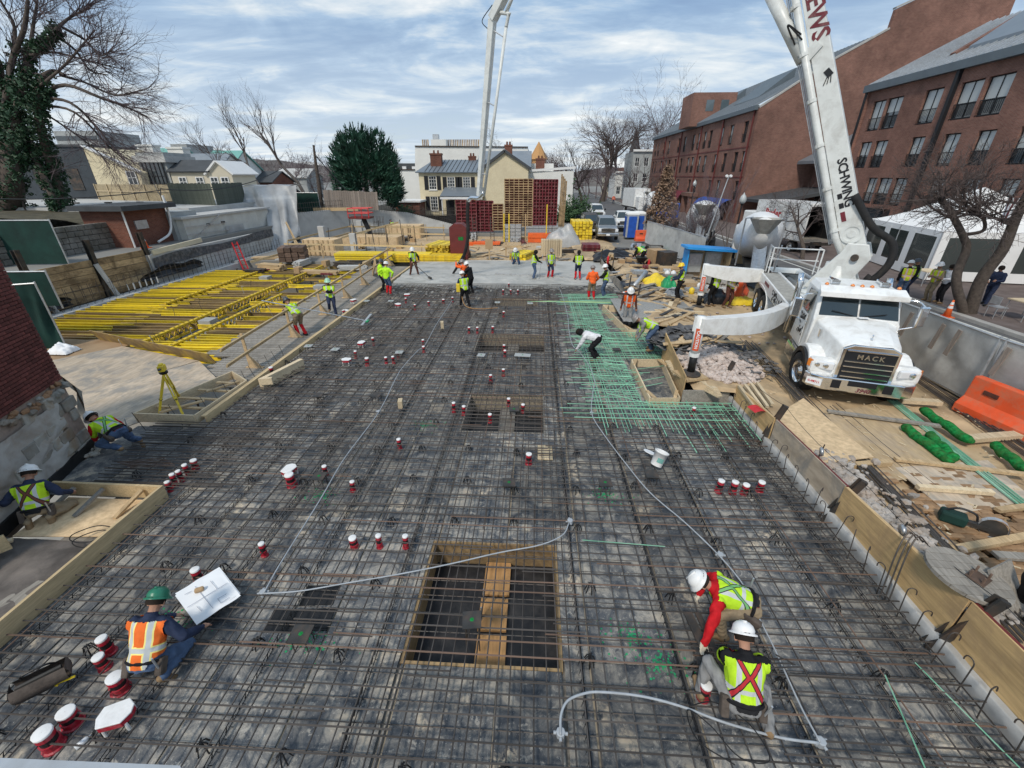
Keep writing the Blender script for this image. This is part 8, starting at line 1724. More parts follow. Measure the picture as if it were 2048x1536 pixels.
 for k,(x,y) in enumerate(((19.6,17.4),(20.6,23.5))):
  t=thing('cafe_table',['pale square cafe table by the street tree','small cafe table in front of the tent'][k],'table',(x,y,.6)); b=MB(); b.box((x,y,1.34),(.9,.9,.04)); b.build('table_top','woodpale',t)
  for i,j in ((-1,-1),(1,-1),(1,1),(-1,1)): b=MB(); b.tube([(x + i * .4,y + j * .4,.6),(x + i * .38,y + j * .38,1.32)],.018,6); b.build('leg','galv',t)
  t=thing('cafe_chair',['metal cafe chair beside the pale table','dark cafe chair in front of the tent'][k],'chair',(x - .9,y + .2,.6)); b=MB(); b.box((x - .9,y + .2,1.05),(.42,.42,.03)); b.build('seat','galv',t); b=MB(); b.box((x - 1.1,y + .2,1.32),(.03,.4,.3)); b.build('backrest','galv',t)
  for i,j in ((-1,-1),(1,-1),(1,1),(-1,1)): b=MB(); b.tube([(x - .9 + i * .18,y + .2 + j * .18,.6),(x - .9 + i * .18,y + .2 + j * .18,1.05)],.014,5); b.build('leg','galv',t)
  # cones
 def cone(lab,c,rot=(0,0,0),s=1):
  t=thing('traffic_cone',lab,'cone',c); t.rotation_euler=rot; t.scale=(s,s,s); b=MB(); b.box((0,0,.02),(.38,.38,.04)); b.build('base','orange',t,world=False); b=MB(); b.lathe([(.14,.04),(.03,.72)],n=14); b.build('body','orange',t,world=False,smooth=True)
  for z in (.38,.54): b=MB(); r0=.14 - (z - .04) * .162; b.lathe([(r0 + .004,z),(r0 - .012,z + .1)],n=14,caps=False); b.build('band','whitecap',t,world=False)
 cone('orange traffic cone with white bands by the kerb',G(1892,634,.46)); cone('faded orange cone lying on its side among the debris',G(1262,585,.55),(R(92),0,R(-70))); cone('orange cone on the lagging wall by the brick shed',V((-24.0,26.0,1.75)),s=1.1)
 # fabric fence along the road with timber battens
 F=[(11.75,17.5),(11.5,13.6),(11.35,10.2),(11.75,6.2)]; t=thing('fabric_fence','grey fabric construction fence between the site and the road','fence',(11.5,11,.4))
 for i in range(3):
  p,q=V((*F[i],0)),V((*F[i + 1],0)); nn=V((1,0,0)); b=MB(); b.grid(lambda u,v: lerp(p,q,u) + nn * (.1 * noise.noise(V((u * 4 + v * 2,v * 2,i))) * math.sin(PI * v) + .25 * (1 - v)) + V((0,0,.4 + v * 1.85)),24,10); b.build('fabric','fabricgrey',t,smooth=True)
  b=MB(); b.tube([p + V((0,0,2.25)),q + V((0,0,2.25))],.028,6); b.build('top_rail','galv',t)
  for u in (.02,.98): c=lerp(p,q,u); b=MB(); b.tube([c + V((0,0,.4)),c + V((0,0,2.3))],.028,6); b.build('post','galv',t)
 for y in (12.9,11.8,11.3,10.0): b=MB(); b.box((11.32,y,1.75),(.03,.12,.75),Matrix.Rotation(.15,3,'X')); b.build('batten','fencebrown',t)
 F2=[(AT(1290,480,40).x,40),(AT(1345,520,34).x,34),(AT(1400,545,29).x,29)]; t=thing('fabric_fence','grey fabric fence behind the blue electrical shed','fence',(*F2[1],.4))
 for i in range(2):
  p,q=V((*F2[i],0)),V((*F2[i + 1],0)); b=MB(); b.grid(lambda u,v: lerp(p,q,u) + V((.06 * noise.noise(V((u * 5,v * 3,i))),0,.4 + v * 1.8)),16,6); b.build('fabric','fabricgrey',t,smooth=True); b=MB(); b.tube([p + V((0,0,2.2)),q + V((0,0,2.2))],.028,6); b.build('top_rail','galv',t)
  # water-filled barriers
 def barrier(lab,c,rot,L=1.9):
  t=thing('plastic_barrier',lab,'barrier',c,rot,'orange water-filled barriers'); b=MB(); pr=[(-.3,0),(.3,0),(.3,.22),(.14,.42),(.1,.95),(-.1,.95),(-.14,.42),(-.3,.22)]; b.prism(pr,-L / 2,L / 2,Matrix(((0,0,1,0),(1,0,0,0),(0,1,0,0),(0,0,0,1)))); b.build('body','jersey',t,bevel=.03,world=False)
  for x in (-.45,.45): b=MB(); b.box((x,0,.66),(.3,.30,.1)); b.build('fork_slot','cl_brown',t,world=False)
  b=MB(); b.box((L / 2 + .04,0,.5),(.1,.16,.5)); b.build('lug','jersey',t,world=False)
 barrier('orange water-filled barrier nearest the pump truck at the fence',(11.2,9.1,.42),R(-80)); barrier('orange water-filled barrier cut by the right edge of the picture',(11.5,7.1,.42),R(-82)); barrier('orange water-filled barrier behind the far temporary fence',V((AT(1290,480,41).x,41,.4)),R(4)); barrier('orange barrier under the rear outrigger arm',G(1478,596,.4),R(60))
 # lamps, mast, sign
 for k,(px,Y,h) in enumerate(((1468,33,3.4),(1370,58,4.0))):
  c=V((AT(px,480,Y).x,Y,.5)); t=thing('street_lamp',['black street lamp with cream globe behind the fabric fence','black street lamp with cream globe in front of the hotel porch'][k],'lamp',c); b=MB(); b.lathe([(.22,0),(.16,.6),(.07,.8),(.055,h),(.12,h + .1)],c,10); b.build('post','shutter',t); b=MB(); b.lathe([(.1,0),(.21,.12),(.23,.3),(.16,.5),(.05,.62),(.02,.72)],c + V((0,0,h + .1)),14); b.build('globe','curtain',t,smooth=True)
 c=V((AT(1400,500,30).x,30,.5)); t=thing('camera_mast','slim mast with two white cameras above the shrubs','mast',c); b=MB(); b.tube([c,c + V((.9,0,5.2))],.035,6); b.build('pole','galv',t)
 for s in (-.12,.12): b=MB(); b.lathe([(.07,-.1),(.09,0),(.07,.1)],c + V((.9 + s,0,5.25)),10,Matrix.Rotation(R(90),3,'X')); b.build('camera_head','whitecap',t)
 c=V((AT(1336,405,52).x,52,AT(1336,405,52).z)); t=thing('round_sign','round white sign with a dark emblem on a pole','sign',c); b=MB(); b.lathe([(.48,-.02),(.48,.02)],c,20,Matrix.Rotation(R(90),3,'X')); b.build('disc','paperwhite',t); b=MB(); b.box(c + V((0,-.03,.05)),(.14,.02,.4)); b.box(c + V((0,-.03,-.1)),(.32,.02,.14)); b.build('emblem','shutter',t); b=MB(); b.tube([c + V((0,.05,0)),V((c.x,52.05,.4))],.04,6); b.build('pole','galv',t)
 # flag by the tent
 p=AT(2022,420,21.5); t=thing('flag','red and white striped flag hanging above the blue awning','flag',p)
 for k in range(7): b=MB(); b.grid(lambda u,v: p + V((.06 * math.sin(k + v * 3),-.35 + k * .1 + u * .1,.5 - v * (.9 + .05 * k))),1,6); b.build('stripe','maroon' if k % 2 else 'paperwhite',t)
street()
# ------------------------------------------------------------------ yard clutter and staging area
def stack(lab,c,size,rows,cols,mt,rot=0,name='timber_stack',piece='beam',cat='stack',gap=.9):
 t=thing(name,lab,cat,c,rot); L,w,h=size; b=MB(); b.box((0,0,0),(w / cols * gap,L,h / rows * gap)); me=b.mesh(piece,mt)
 for i in range(rows):
  for j in range(cols): inst(me,piece,t,(-w / 2 + (j + .5) * w / cols + rng.uniform(-.01,.01),rng.uniform(-.06,.06) * L,(i + .5) * h / rows),(0,0,rng.uniform(-.01,.01)),world=False)
 return t
def lumber(lab,p,q,w,h,mt,name='board',cat='board',z=None): b=MB(); b.bar(p,q,w,h); return tag(b.build(name,mt),lab,cat)
def yard():
 rg=random.Random(31); z=.47
 b=MB(); P=[G(1548,832,.66),G(1607,796,.62),G(1748,914,.62),G(1628,928,.68)]; b.slab([P[3],P[2],P[1],P[0]],.018); tag(b.build('strand_board','osb'),'pale sheet of strand board lying beside the edge form','plywood')
 def bundle(lab,p,q,n,mt,r=.012,spread=.035):
  t=thing('bar_bundle',lab,'rebar',p); d=(q - p).normalized(); s=d.cross(V((0,0,1)))
  for k in range(n): b=MB(); o=s * ((k - n / 2) * spread + rg.uniform(-.03,.03)) + V((0,0,rg.uniform(0,.03))); b.tube([p + o - d * rg.uniform(0,.6),lerp(p,q,.5) + o * rg.uniform(.6,1),q + o + s * rg.uniform(-.05,.05)],r,5); b.build('bar',mt,t)
 bundle('long bundle of dark bars on the ground from the truck wheel to the right edge',G(1500,690,.44),G(2065,1290,.62),12,'rebar'); bundle('dark bar bundle along the orange barriers',G(1815,745,.45),G(2080,925,.5),12,'rebar'); bundle('bundle of green coated bars crossing the plywood toward the right edge',G(1772,792,.5),G(2070,1030,.52),6,'rebar_green',.014); bundle('four thin loose bars in front of the truck',G(1660,815,.46),G(1850,975,.46),4,'rebar',.008,.12)
 for k,(a,c,lab) in enumerate((((1806,852),(1905,925),'short green fibre roll, nearest the saw'),((1856,868),(1912,920),'short green fibre roll beside the nearest one'),((1842,818),(1945,885),'green fibre roll by the orange barrier'),((1985,888),(2060,945),'green fibre roll at the right edge'))):
  p,q=G(*a,.56),G(*c,.56); b=MB(); n=14; b.tube([lerp(p,q,i / n) + V((0,0,.02 * math.sin(i))) for i in range(n + 1)],[.05 if i in (0,n) else .1 + .03 * noise.noise(V((i * .9,k,0))) for i in range(n + 1)],12); tag(b.build('fibre_roll','turf',smooth=True),lab,'fibre roll')
  # plywood roadway and loose boards
 for k,(pts,mt,lab) in enumerate((([(1640,830),(1780,800),(1960,930),(1770,965)],'ply','worn plywood sheet on the ground in front of the truck'),([(1790,935),(1975,920),(2070,1000),(1900,1030)],'plyworn','worn plywood sheet near the cut-off saw'))): b=MB(); Q=[G(x,y,z + .01 + .006 * k) for x,y in pts]; b.slab(Q[::-1],.018); tag(b.build('plywood_sheet',mt),lab,'plywood')
 for k,(a,c,w,h,mt) in enumerate((((1655,822),(1880,852),.12,.05,'woodgrey'),((1790,918),(2060,950),.1,.06,'wood'),((1835,974),(1985,985),.1,.08,'woodpale'),((1905,1100),(2060,1072),.12,.08,'wood'),((1930,878),(2060,868),.2,.1,'woodpale'),((1655,935),(1780,925),.12,.1,'wood'),((1640,945),(1700,925),.12,.1,'woodpale'),((1800,800),(1880,805),.2,.1,'woodpale'),((1995,1020),(2060,1012),.1,.06,'wood'),((1870,1165),(1960,1125),.1,.05,'wood'),((1990,1110),(2060,1115),.14,.05,'woodgrey'),((1750,945),(1800,1010),.1,.05,'woodgrey'))):
  lumber('loose %s lying %s' % (('pale timber' if mt == 'woodpale' else 'grey board' if mt == 'woodgrey' else 'timber'),['in front of the truck bumper','under the green bar bundle','above the cut-off saw','below the cut-off saw','against the orange barrier','beside the strand board','at the corner of the strand board','under the truck nose','right of the cut-off saw','by the spool top','at the right edge above the boots','across the broken paving'][k]),G(*a,z + .07),G(*c,z + .08),w,h,mt)
  # paving setts
 t=struct(D.objects.new('paving',None)); COL.objects.link(t); b=MB(); b.box((0,0,0),(.195,.095,.05)); me=b.mesh('paver','paver'); n=0
 for i in range(22):
  for j in range(34):
   x=6.75 + i * .2 + (.1 if j % 2 else 0); y=4.0 + j * .1
   if x > 9.6 - .3 * math.sin(y * 3) or rg.random() < .16 + (.5 if y > 6.5 else 0) or n > 298: continue
   inst(me,'paver',t,(x,y,z - .015 + rg.uniform(-.01,.012)),(rg.uniform(-.04,.04),rg.uniform(-.04,.04),rg.uniform(-.03,.03))); n += 1
   # cut-off saw
 c=G(1925,1040,z + .12); t=thing('cut_off_saw','dark green cut-off saw lying on the plywood','saw',c,R(-35)); PB=lambda b_,n_,m_,p=t,**k: b_.build(n_,m_,p,world=False,**k); b=MB(); b.box((-.12,0,0),(.34,.22,.2)); PB(b,'motor','greenfence',bevel=.04); b=MB(); b.box((.16,.02,-.02),(.36,.08,.07)); PB(b,'arm','darksteel'); b=MB(); b.lathe([(.17,-.004),(.17,.004)],(.36,.02,0),20,Matrix.Rotation(R(90),3,'X')); PB(b,'disc','darksteel'); b=MB(); b.lathe([(.18,-.04),(.18,.04),(.02,.04)],(.36,.02,.03),14,Matrix.Rotation(R(90),3,'X')); b.f=b.f[:14 * 2 // 2]; PB(b,'guard','galv'); b=MB(); b.tube(curve_pts([(-.26,0,.08),(-.1,0,.2),(.1,0,.18),(.16,0,.06)]),.018,6); PB(b,'handle','blackplastic')
 # spool flange with bolted plate
 c=V((5.86,4.22,1.02)); t=thing('spool_flange','round weathered wooden cable spool flange resting on the edge form','spool',c); rt=Matrix.Rotation(.05,3,'X') @ Matrix.Rotation(.10,3,'Y')
 for k in range(7):
  y0,y1=-.45 + k * .1286,-.45 + (k + 1) * .1286 - .006; pts=[(math.sqrt(max(.2025 - y * y,0)),y) for y in np.linspace(max(y0,-.4495),min(y1,.4495),5)]; poly=[(x,y) for x,y in pts] + [(-x,y) for x,y in reversed(pts)]; b=MB(); b.prism(poly,-.025,.025,Matrix.Translation(c) @ rt.to_4x4()); b.build('plank','woodgrey',t)
 b=MB(); b.box(c + rt @ V((.08,-.05,.035)),(.26,.2,.015),rt @ rz(.5)); pl=b.build('steel_plate','rebar_rust',t)
 for i,j in ((-1,-1),(1,-1),(1,1),(-1,1)): o=rz(.5) @ V((i * .09,j * .065,0)); q=c + rt @ (V((.08,-.05,.04)) + o); b=MB(); b.tube([q,q + V((0,0,.1))],.014,6); b.build('bolt','rebar_rust',pl)
 lumber('upright weathered board beside the spool flange',V((6.5,4.0,.55)),V((6.35,4.35,1.1)),.5,.03,'woodgrey')
 # rubble along the form and the heap of demolished paving
 b=MB()
 for k in range(700): y=rg.uniform(3.8,7.6); b.rock((5.75 + abs(rg.gauss(0,.35)),y,.60 + rg.uniform(0,.05)),rg.uniform(.02,.10),rg)
 o=b.build('rubble_strip','rubblegrey'); o['kind']='stuff'; o['label']='broken stone and mortar along the back of the edge form'; o['category']='rubble'
 c=G(1418,725,.6); b=MB()
 for k in range(1500): a,r_=rg.uniform(0,6.28),rg.random() ** .6; x,y=r_ * 1.15 * math.cos(a),r_ * 1.5 * math.sin(a); b.rock(c + V((x + .25,y,.42 * (1 - r_) + rg.uniform(-.03,.04))),rg.uniform(.03,.12),rg)
 o=b.build('rubble_heap','rubble'); o['kind']='stuff'; o['label']='heap of pinkish broken masonry beside the outrigger leg'; o['category']='rubble'
 t=thing('slate_pile','jumbled pile of dark slates and boards behind the outrigger leg','slates',G(1380,675,.6)); b=MB(); b.box((0,0,0),(.42,.3,.022)); me=b.mesh('slate','slate'); c=G(1378,690,.6)
 for k in range(150): a,r_=rg.uniform(0,6.28),rg.random() ** .5; inst(me,'slate',t,c + V((r_ * 1.3 * math.cos(a),r_ * 1.25 * math.sin(a),.03 + .5 * (1 - r_) + rg.uniform(0,.06))),(rg.uniform(-.5,.5),rg.uniform(-.5,.5),rg.uniform(0,3)),(rg.uniform(.5,1.5),rg.uniform(.6,1.6),1))
 for k in range(7): lumber(['tan plank poking out of the slate pile, left','plank lying on the slate pile','short plank at the front of the slate pile','pale plank under the outrigger foot','plank across the slate pile','grey plank behind the slate pile','plank end by the leaning worker'][k],c + V((-1.1 + .3 * k,-1.2 + rg.uniform(0,1.6),.28)),c + V((-.2 + .3 * k,-.9 + rg.uniform(0,1.4),.45)),.2,.03,rg.choice(('wood','ply','woodgrey')))
 t=thing('timber_stack','stack of rough planks under the front outrigger foot','stack',G(1400,765,.5))
 for k in range(6): b=MB(); p=G(1335 + k * 3,722 + k * 5,.56 - .02 * k); q=G(1430 + k * 2,778 + k * 3,.58 - .02 * k); b.bar(p,q,.18,.04); b.build('plank','woodpale',t)
 for k in range(4): lumber(['rough pale stake behind the edge form, first','rough pale stake behind the edge form, second','rough pale stake behind the edge form, third','rough pale stake behind the edge form, fourth'][k],G(1478 + k * 12,772 - k * 2,.7),G(1515 + k * 10,822 - k * 4,.62),.07,.07,'woodpale')
 b=MB(); c=G(1516,818,.72); b.grid(lambda u,v: c + V((-.16 + .32 * u,-.2 + .4 * v,.06 * math.sin(PI * u) - .05 * v)),6,6); tag(b.build('shovel_blade','red',smooth=True),'red shovel blade behind the edge form','shovel')
 # flat litter: boards, sheets and scraps over the yard
 for k in range(64):
  x=rg.uniform(5.6,9.6); y=rg.uniform(21.5,33); kind=rg.choice(('wood','woodgrey','ply','slate','plasticsheet','woodpale')); b=MB(); a=rg.uniform(0,3.14); l=rg.uniform(.4,2.2); b.box((x,y,.46 + rg.uniform(0,.1)),(l,rg.uniform(.08,.45),.03),rz(a) @ Matrix.Rotation(rg.uniform(-.06,.06),3,'Y')); tag(b.build('scrap_board',kind),'scrap board lying in the littered yard beyond the timber boxes','scrap','scrap boards in the littered yard')
 b=MB()
 for k in range(420): x,y=rg.uniform(5.2,10.4),rg.uniform(13.5,33); b.rock((x,y,.40 + (.14 if x < 6.6 else 0)),rg.uniform(.02,.09),rg)
 o=b.build('ground_scraps','rubble'); o['kind']='stuff'; o['label']='small stones and scraps over the sandy yard'; o['category']='rubble'
 c=G(1310,615,.5); b=MB(); b.grid(lambda u,v: c + V(((u - .5) * 3.4,(v - .5) * 3.6,.26 * math.sin(PI * u) * math.sin(PI * v) + .03 * noise.noise(V((u * 20,v * 20,0))) - .1)),30,30); struct(b.build('gravel_patch','gravel',smooth=True))
 def blob(name,lab,c,s,mt,cat,h=.5,seed=0):
  b=MB(); b.grid(lambda u,v: V(c) + V(((u - .5) * s[0],(v - .5) * s[1],max(0,s[2] * (math.sin(PI * u) * math.sin(PI * v)) ** h * (1 + .5 * noise.noise(V((u * 5 + seed,v * 5,seed)))) + .05 * noise.noise(V((u * 14,v * 14,seed)))))),22,22); return tag(b.build(name,mt,smooth=True),lab,cat)
 blob('black_tarp','heap of black plastic on the sand beyond the slab corner',G(1228,518,.3),(3.2,1.8,.6),'tarpblack','tarp',seed=2); blob('yellow_tarp','yellow tarpaulin crumpled on the sand by the rear wheel',G(1478,606,.38),(1.5,.9,.3),'yellow','tarp',seed=4); blob('yellow_tarp','yellow tarpaulin over tools near the fallen cone',G(1312,568,.5),(1.5,1.2,.45),'yellow','tarp',seed=5); blob('black_tarp','black rubbish bags beneath the rear outrigger arm',G(1432,603,.38),(1.4,1.0,.5),'tarpblack','bag',seed=6); blob('green_bag','green cylinder bag beside the yellow tarpaulin',G(1336,575,.5),(.7,.7,.55),'greentarp','bag',.35,7); blob('white_bag','white sack slumped on the dirt by the green fabric fence',V((-17.2,13.6,-.02)),(.8,.6,.3),'paperwhite','bag',seed=9); blob('wrapped_load','load wrapped in pale printed plastic behind the pallets',G(1125,492,.15),(3.2,2.0,1.5),'plasticsheet','load',seed=11)
 # electrical shed under a blue tarp
 c=G(1408,563,.4); t=thing('electrical_shed','open electrical panel shed with a bright blue tarp roof','shed',c); d=V((-.15,1,0)).normalized()
 for x,mt in ((-1.15,'tarpblue'),(1.15,'wood')): b=MB(); b.box(c + V((x,.3,.85)),(.06,.8,1.7)); b.build('side_wall',mt,t)
 b=MB(); b.box(c + V((0,.72,.9)),(2.3,.05,1.7)); b.build('back_board','ply',t); b=MB(); b.box(c + V((0,.25,1.78)),(2.7,1.2,.12),Matrix.Rotation(.06,3,'Y')); b.build('tarp_roof','tarpblue',t)
 for x,w,h in ((-.55,.8,1.05),(.45,.9,1.2)): b=MB(); b.box(c + V((x,.58,.95)),(w,.2,h)); p_=b.build('electrical_panel','greywall',t,bevel=.01); b=MB(); b.box(c + V((x,.47,1.1)),(w * .8,.02,h * .6)); b.build('panel_door','galv',p_)
 b=MB(); b.box(c + V((.6,.46,.75)),(.12,.02,.16)); b.build('yellow_tag','yellow',t)
 for k,(px,py,h,mt,lab) in enumerate(((1333,556,.4,'whitecap','white paint bucket beside the blue shed, left'),(1345,556,.4,'whitecap','white paint bucket beside the blue shed, right'),(1215,530,.55,'red','red fire extinguisher standing by the black plastic'),(1296,537,.55,'red','red fire extinguisher by the red cloth'),(1382,590,.35,'yellow','yellow trash pump on the sand behind the man in the yellow hard hat'),(1397,578,.3,'whitecap','small white drum at the shed'))): c=G(px,py,.45); b=MB(); r_=h * (.38 if k not in (2,3) else .15); b.lathe([(r_ * .9,0),(r_,h * .85),(r_ * .5,h),(r_ * .3,h * 1.08)],c,12); tag(b.build('bucket' if k < 2 else 'fire_extinguisher' if k < 4 else 'pump' if k == 4 else 'drum',mt,smooth=True),lab,'bucket' if k < 2 else 'extinguisher' if k < 4 else 'equipment')
 p,q=G(1268,572,.6),G(1292,545,.9); b=MB(); b.tube([p,q],[.10,.13],12); tag(b.build('compressor_tank','galv',smooth=True),'grey cylindrical breaker tool leaning in the debris','tool')
 c=G(1280,535,.5); t=thing('wheelbarrow','black wheelbarrow in front of the stooping worker','wheelbarrow',c); b=MB(); b.lathe([(.25,0),(.48,.3)],c + V((0,0,.35)),4,rz(.8),caps=True); b.build('tray','blackplastic',t); b=MB(); b.tube([c + V((-.8,0,.5)),c + V((.5,.2,.2))],.025,6); b.tube([c + V((-.8,.4,.5)),c + V((.5,.25,.2))],.025,6); b.build('handles','wood',t); b=MB(); b.lathe([(.2,-.04),(.2,.04)],c + V((.55,.2,.2)),14,Matrix.Rotation(R(90),3,'X')); b.build('wheel','rubber',t)
 c=G(1347,592,.45); b=MB()
 for k in range(7): b.tube([c + V(((.5 - .03 * k) * math.cos(a),(.5 - .03 * k) * math.sin(a),.03 + .045 * k)) for a in [i * PI / 9 for i in range(18)]],.025,5,closed=True)
 tag(b.build('hose_coil','conduit'),'coil of grey hose behind the man in the yellow hard hat','hose')
 b=MB(); b.grid(lambda u,v: G(1233,515,.3) + V((2.6 + u * 2.2,4.4 - u * 3 + v * .5,.12 + .1 * math.sin(PI * v))),8,4); tag(b.build('green_netting','greentarp',smooth=True),'strip of green netting on the sand by the far barrier','netting')
 for k,(px,py) in enumerate(((1310,530),(1330,535))): c=G(px,py,.5); quickbox('wooden_crate',['open wooden crate by the far fence','small dark crate leaning by the far fence'][k],'crate',c + V((0,0,.5)),(.9,.9,1.0),'cardboard' if k == 0 else 'darksteel',.3,.01)
 c=G(1497,520,1.0); quickbox('wooden_crate','large wooden crate with blue print behind the rear outrigger','crate',V((c.x,c.y,1.4)),(1.5,1.3,1.1),'wood',-.3,.01)
def staging():
 rg=random.Random(17)
 # gang form panels: steel frame, ribs, plywood face
 def gang(lab,xa,xb,yb,yt,Y,mt,nx,nz):
  a,c=AT(xa,yb,Y),AT(xb,yt,Y); z0,z1=max(.1,a.z),c.z; t=thing('gang_form',lab,'formwork',(a.x,Y,z0)); b=MB(); b.box(((a.x + c.x) / 2,Y + .1,(z0 + z1) / 2),(c.x - a.x,.03,z1 - z0)); b.build('form_face','maroonplain',t)
  for k in range(nx + 1): b=MB(); x=a.x + (c.x - a.x) * k / nx; b.box((x,Y,(z0 + z1) / 2),(.09,.16,z1 - z0)); b.build('stud',mt,t)
  for k in range(nz + 1): b=MB(); b.box(((a.x + c.x) / 2,Y - .02,z0 + (z1 - z0) * k / nz),(c.x - a.x,.13,.07)); b.build('rib',mt,t)
 gang('low maroon gang form panel behind the pump hose',915,952,462,400,46,'maroon',4,9); gang('low maroon gang form panel right of the pump hose',953,986,462,402,46.3,'maroon',4,10); gang('tall brown gang form with open ribs, left of the big pair',1010,1066,452,358,47.5,'lagging',6,20); gang('tall maroon gang form at the right of the big pair',1066,1116,450,359,47.5,'maroon',8,14); gang('narrow brown form panel between the low and tall forms',986,1006,460,408,46.2,'lagging',2,10)
 for k in range(4): a=AT(1118 + k * 3,440,47); lumber(['upright tan timber at the right of the tall forms, first','upright tan timber at the right of the tall forms, second','upright tan timber at the right of the tall forms, third','upright tan timber at the right of the tall forms, last'][k],V((a.x,47,.2)),V((a.x + .1,47,5.9 - .2 * k)),.14,.14,'lagging')
 for k,px in enumerate((1008,1018,1051,1093)): a=AT(px,450,42); lumber(['yellow prop standing before the brown form, left','yellow prop standing before the brown form, right','brown post in the middle of the staging area','tall yellow prop before the maroon form'][k],V((a.x,42,.1)),V((a.x,42,2.6 + (.8 if k == 3 else 0))),.1,.1,'wood' if k == 2 else 'yellow','prop','prop')
 S=[('block of yellow beam ends stacked beside the silver pickup',1160,482,(2.6,1.9,1.9),8,6,'yellow',0),('bundle of grey steel planks stacked before the tall forms',1098,470,(1.0,5.6,.9),5,1,'galv',0),('orange and red stacked shoring frames under the steel planks',1090,484,(1.0,3.6,.8),2,1,'orange',0),('grey steel cage of small parts',1025,482,(1.1,1.7,1.5),5,3,'galv',0),('long yellow beams stacked along the far edge of the slab',770,520,(1.2,7.5,.55),3,2,'yellow',0),('round-topped stack of bright yellow props beside the maroon locker',888,512,(2.6,1.9,1.0),5,9,'yellowbeam',R(-12)),('stack of yellow beams behind the kneeling worker',1046,516,(2.2,1.3,.45),2,5,'yellowbeam',R(-20)),('red-brown form panels stacked by the silver pickup',1180,508,(1.4,1.5,.8),7,1,'maroon',0),('pallet rack of timber forms standing on end',1102,512,(.9,1.6,1.3),1,9,'woodpale',0),('yellow girders stacked along the left staging floor',860,522,(1.2,5.6,.5),3,1,'girder',0),('orange planks stacked left of the staging floor',965,490,(1.0,3.6,.3),3,1,'orange',0),('bundle of rusty orange netting rolls by the basement wall',590,520,(1.6,1.8,1.0),3,4,'rebar_rust',.3)]
 for lab,px,py,sz,r_,c_,mt,rot in S: c=G(px,py,.1); stack(lab,c,sz,r_,c_,mt,rot)
 # boxed timber forms
 for k,(px,py,sz,lab) in enumerate(((812,476,(3.6,1.8,1.3),'boxed timber forms stacked behind the far guardrail'),(748,492,(5.2,2.0,.9),'long crate of timber forms on the left staging'),(650,508,(2.6,1.6,1.2),'plywood crate beside the slim concrete pier'))):
  c=G(px,py,.0); t=thing('form_crate',lab,'crate',c); b=MB(); b.box(c + V((0,0,sz[2] / 2)),sz); b.build('box','osb',t)
  for j in range(7): b=MB(); b.box(c + V((-sz[0] / 2 + .1 + j * (sz[0] - .2) / 6,-sz[1] / 2 - .03,sz[2] / 2)),(.09,.05,sz[2])); b.build('batten','wood',t)
 c=G(921,518,.1); t=thing('steel_locker','tall dark maroon steel locker with a green label in the middle of the staging floor','locker',c); b=MB(); b.box(c + V((0,0,1.15)),(1.25,1.2,2.3)); b.build('cabinet','maroonplain',t,bevel=.02); b=MB(); b.box(c + V((.2,-.61,1.55)),(.36,.02,.24)); b.build('green_label','turf',t); b=MB(); b.prism([(-.62,2.3),(.62,2.3),(.3,2.55),(-.3,2.55)],-.6,.6,Matrix(((1,0,0,c.x),(0,0,-1,c.y),(0,1,0,c.z),(0,0,0,1)))); b.build('roof','maroonplain',t,fixn=True)
 for k,(px,py,h) in enumerate(((979,522,1.5),(1012,514,1.1))): c=G(px,py,.1); t=thing('timber_trestle',['post with a brown board sign standing on the staging floor','rough timber trestle on the staging floor'][k],'trestle',c); b=MB(); b.box(c + V((0,0,h / 2)),(.1,.1,h)); b.build('post','wood',t); b=MB(); b.box(c + V((.0 + .5 * k,-.07,h - .3)),(.55 + k * .9,.05,.7 - .55 * k)); b.build('board','cardboard' if k == 0 else 'ply',t)
 for k in range(70): x,y=rg.uniform(-6.5,4.4),rg.uniform(32.2,40); b=MB(); b.box((x,y,.14 + rg.uniform(0,.06)),(rg.uniform(.3,1.8),rg.uniform(.06,.3),.03),rg.uniform(0,3)); tag(b.build('scrap_board',rg.choice(('wood','woodpale','ply','woodgrey'))),'scrap of timber scattered on the far staging floor','scrap','timber scraps on the staging floor')
 # black screen fence and hanging wire below the yellow house
 a,c=AT(775,445,50),AT(915,448,50); b=MB(); b.grid(lambda u,v: V((a.x + (c.x - a.x) * u,50 + .1 * noise.noise(V((u * 9,v,0))),.2 + v * 1.6)),30,4); tag(b.build('black_screen','tarpblack'),'black fabric screen below the yellow house','fence'); b=MB()
 for k in range(60): x=a.x + (c.x - a.x) * k / 59; b.tube([(x,49.8,.2),(x,49.8,2.6 + rg.uniform(-.1,.1))],.02,4)
 for z in (1.9,2.3): b.tube([(a.x,49.8,z),(c.x,49.8,z)],.018,4)
 tag(b.build('wall_dowels','rebar'),'rank of dowels in front of the yellow house porch','rebar mat')
 # lattice of wall dowel columns, red hoist, red ladder, leaning timber
 for k,px in enumerate((756,768,950,985,1046,1100)):
  a=AT(px,480,40); b=MB()
  for i,j in ((-.15,-.15),(.15,-.15),(.15,.15),(-.15,.15)): b.tube([(a.x + i,40 + j,.0),(a.x + i,40 + j,2.5)],.02,4)
  for z in (.5,1.0,1.5,2.0): b.tube([(a.x + i,40 + j,z) for i,j in ((-.16,-.16),(.16,-.16),(.16,.16),(-.16,.16))],.012,4,closed=True)
  tag(b.build('column_cage','rebar'),'upright cage of column bars, ' + ['left of the boxed forms','beside the boxed forms','right of the maroon locker','in the middle of the staging area','beside the steel cage of parts','before the orange frames'][k],'rebar cage')
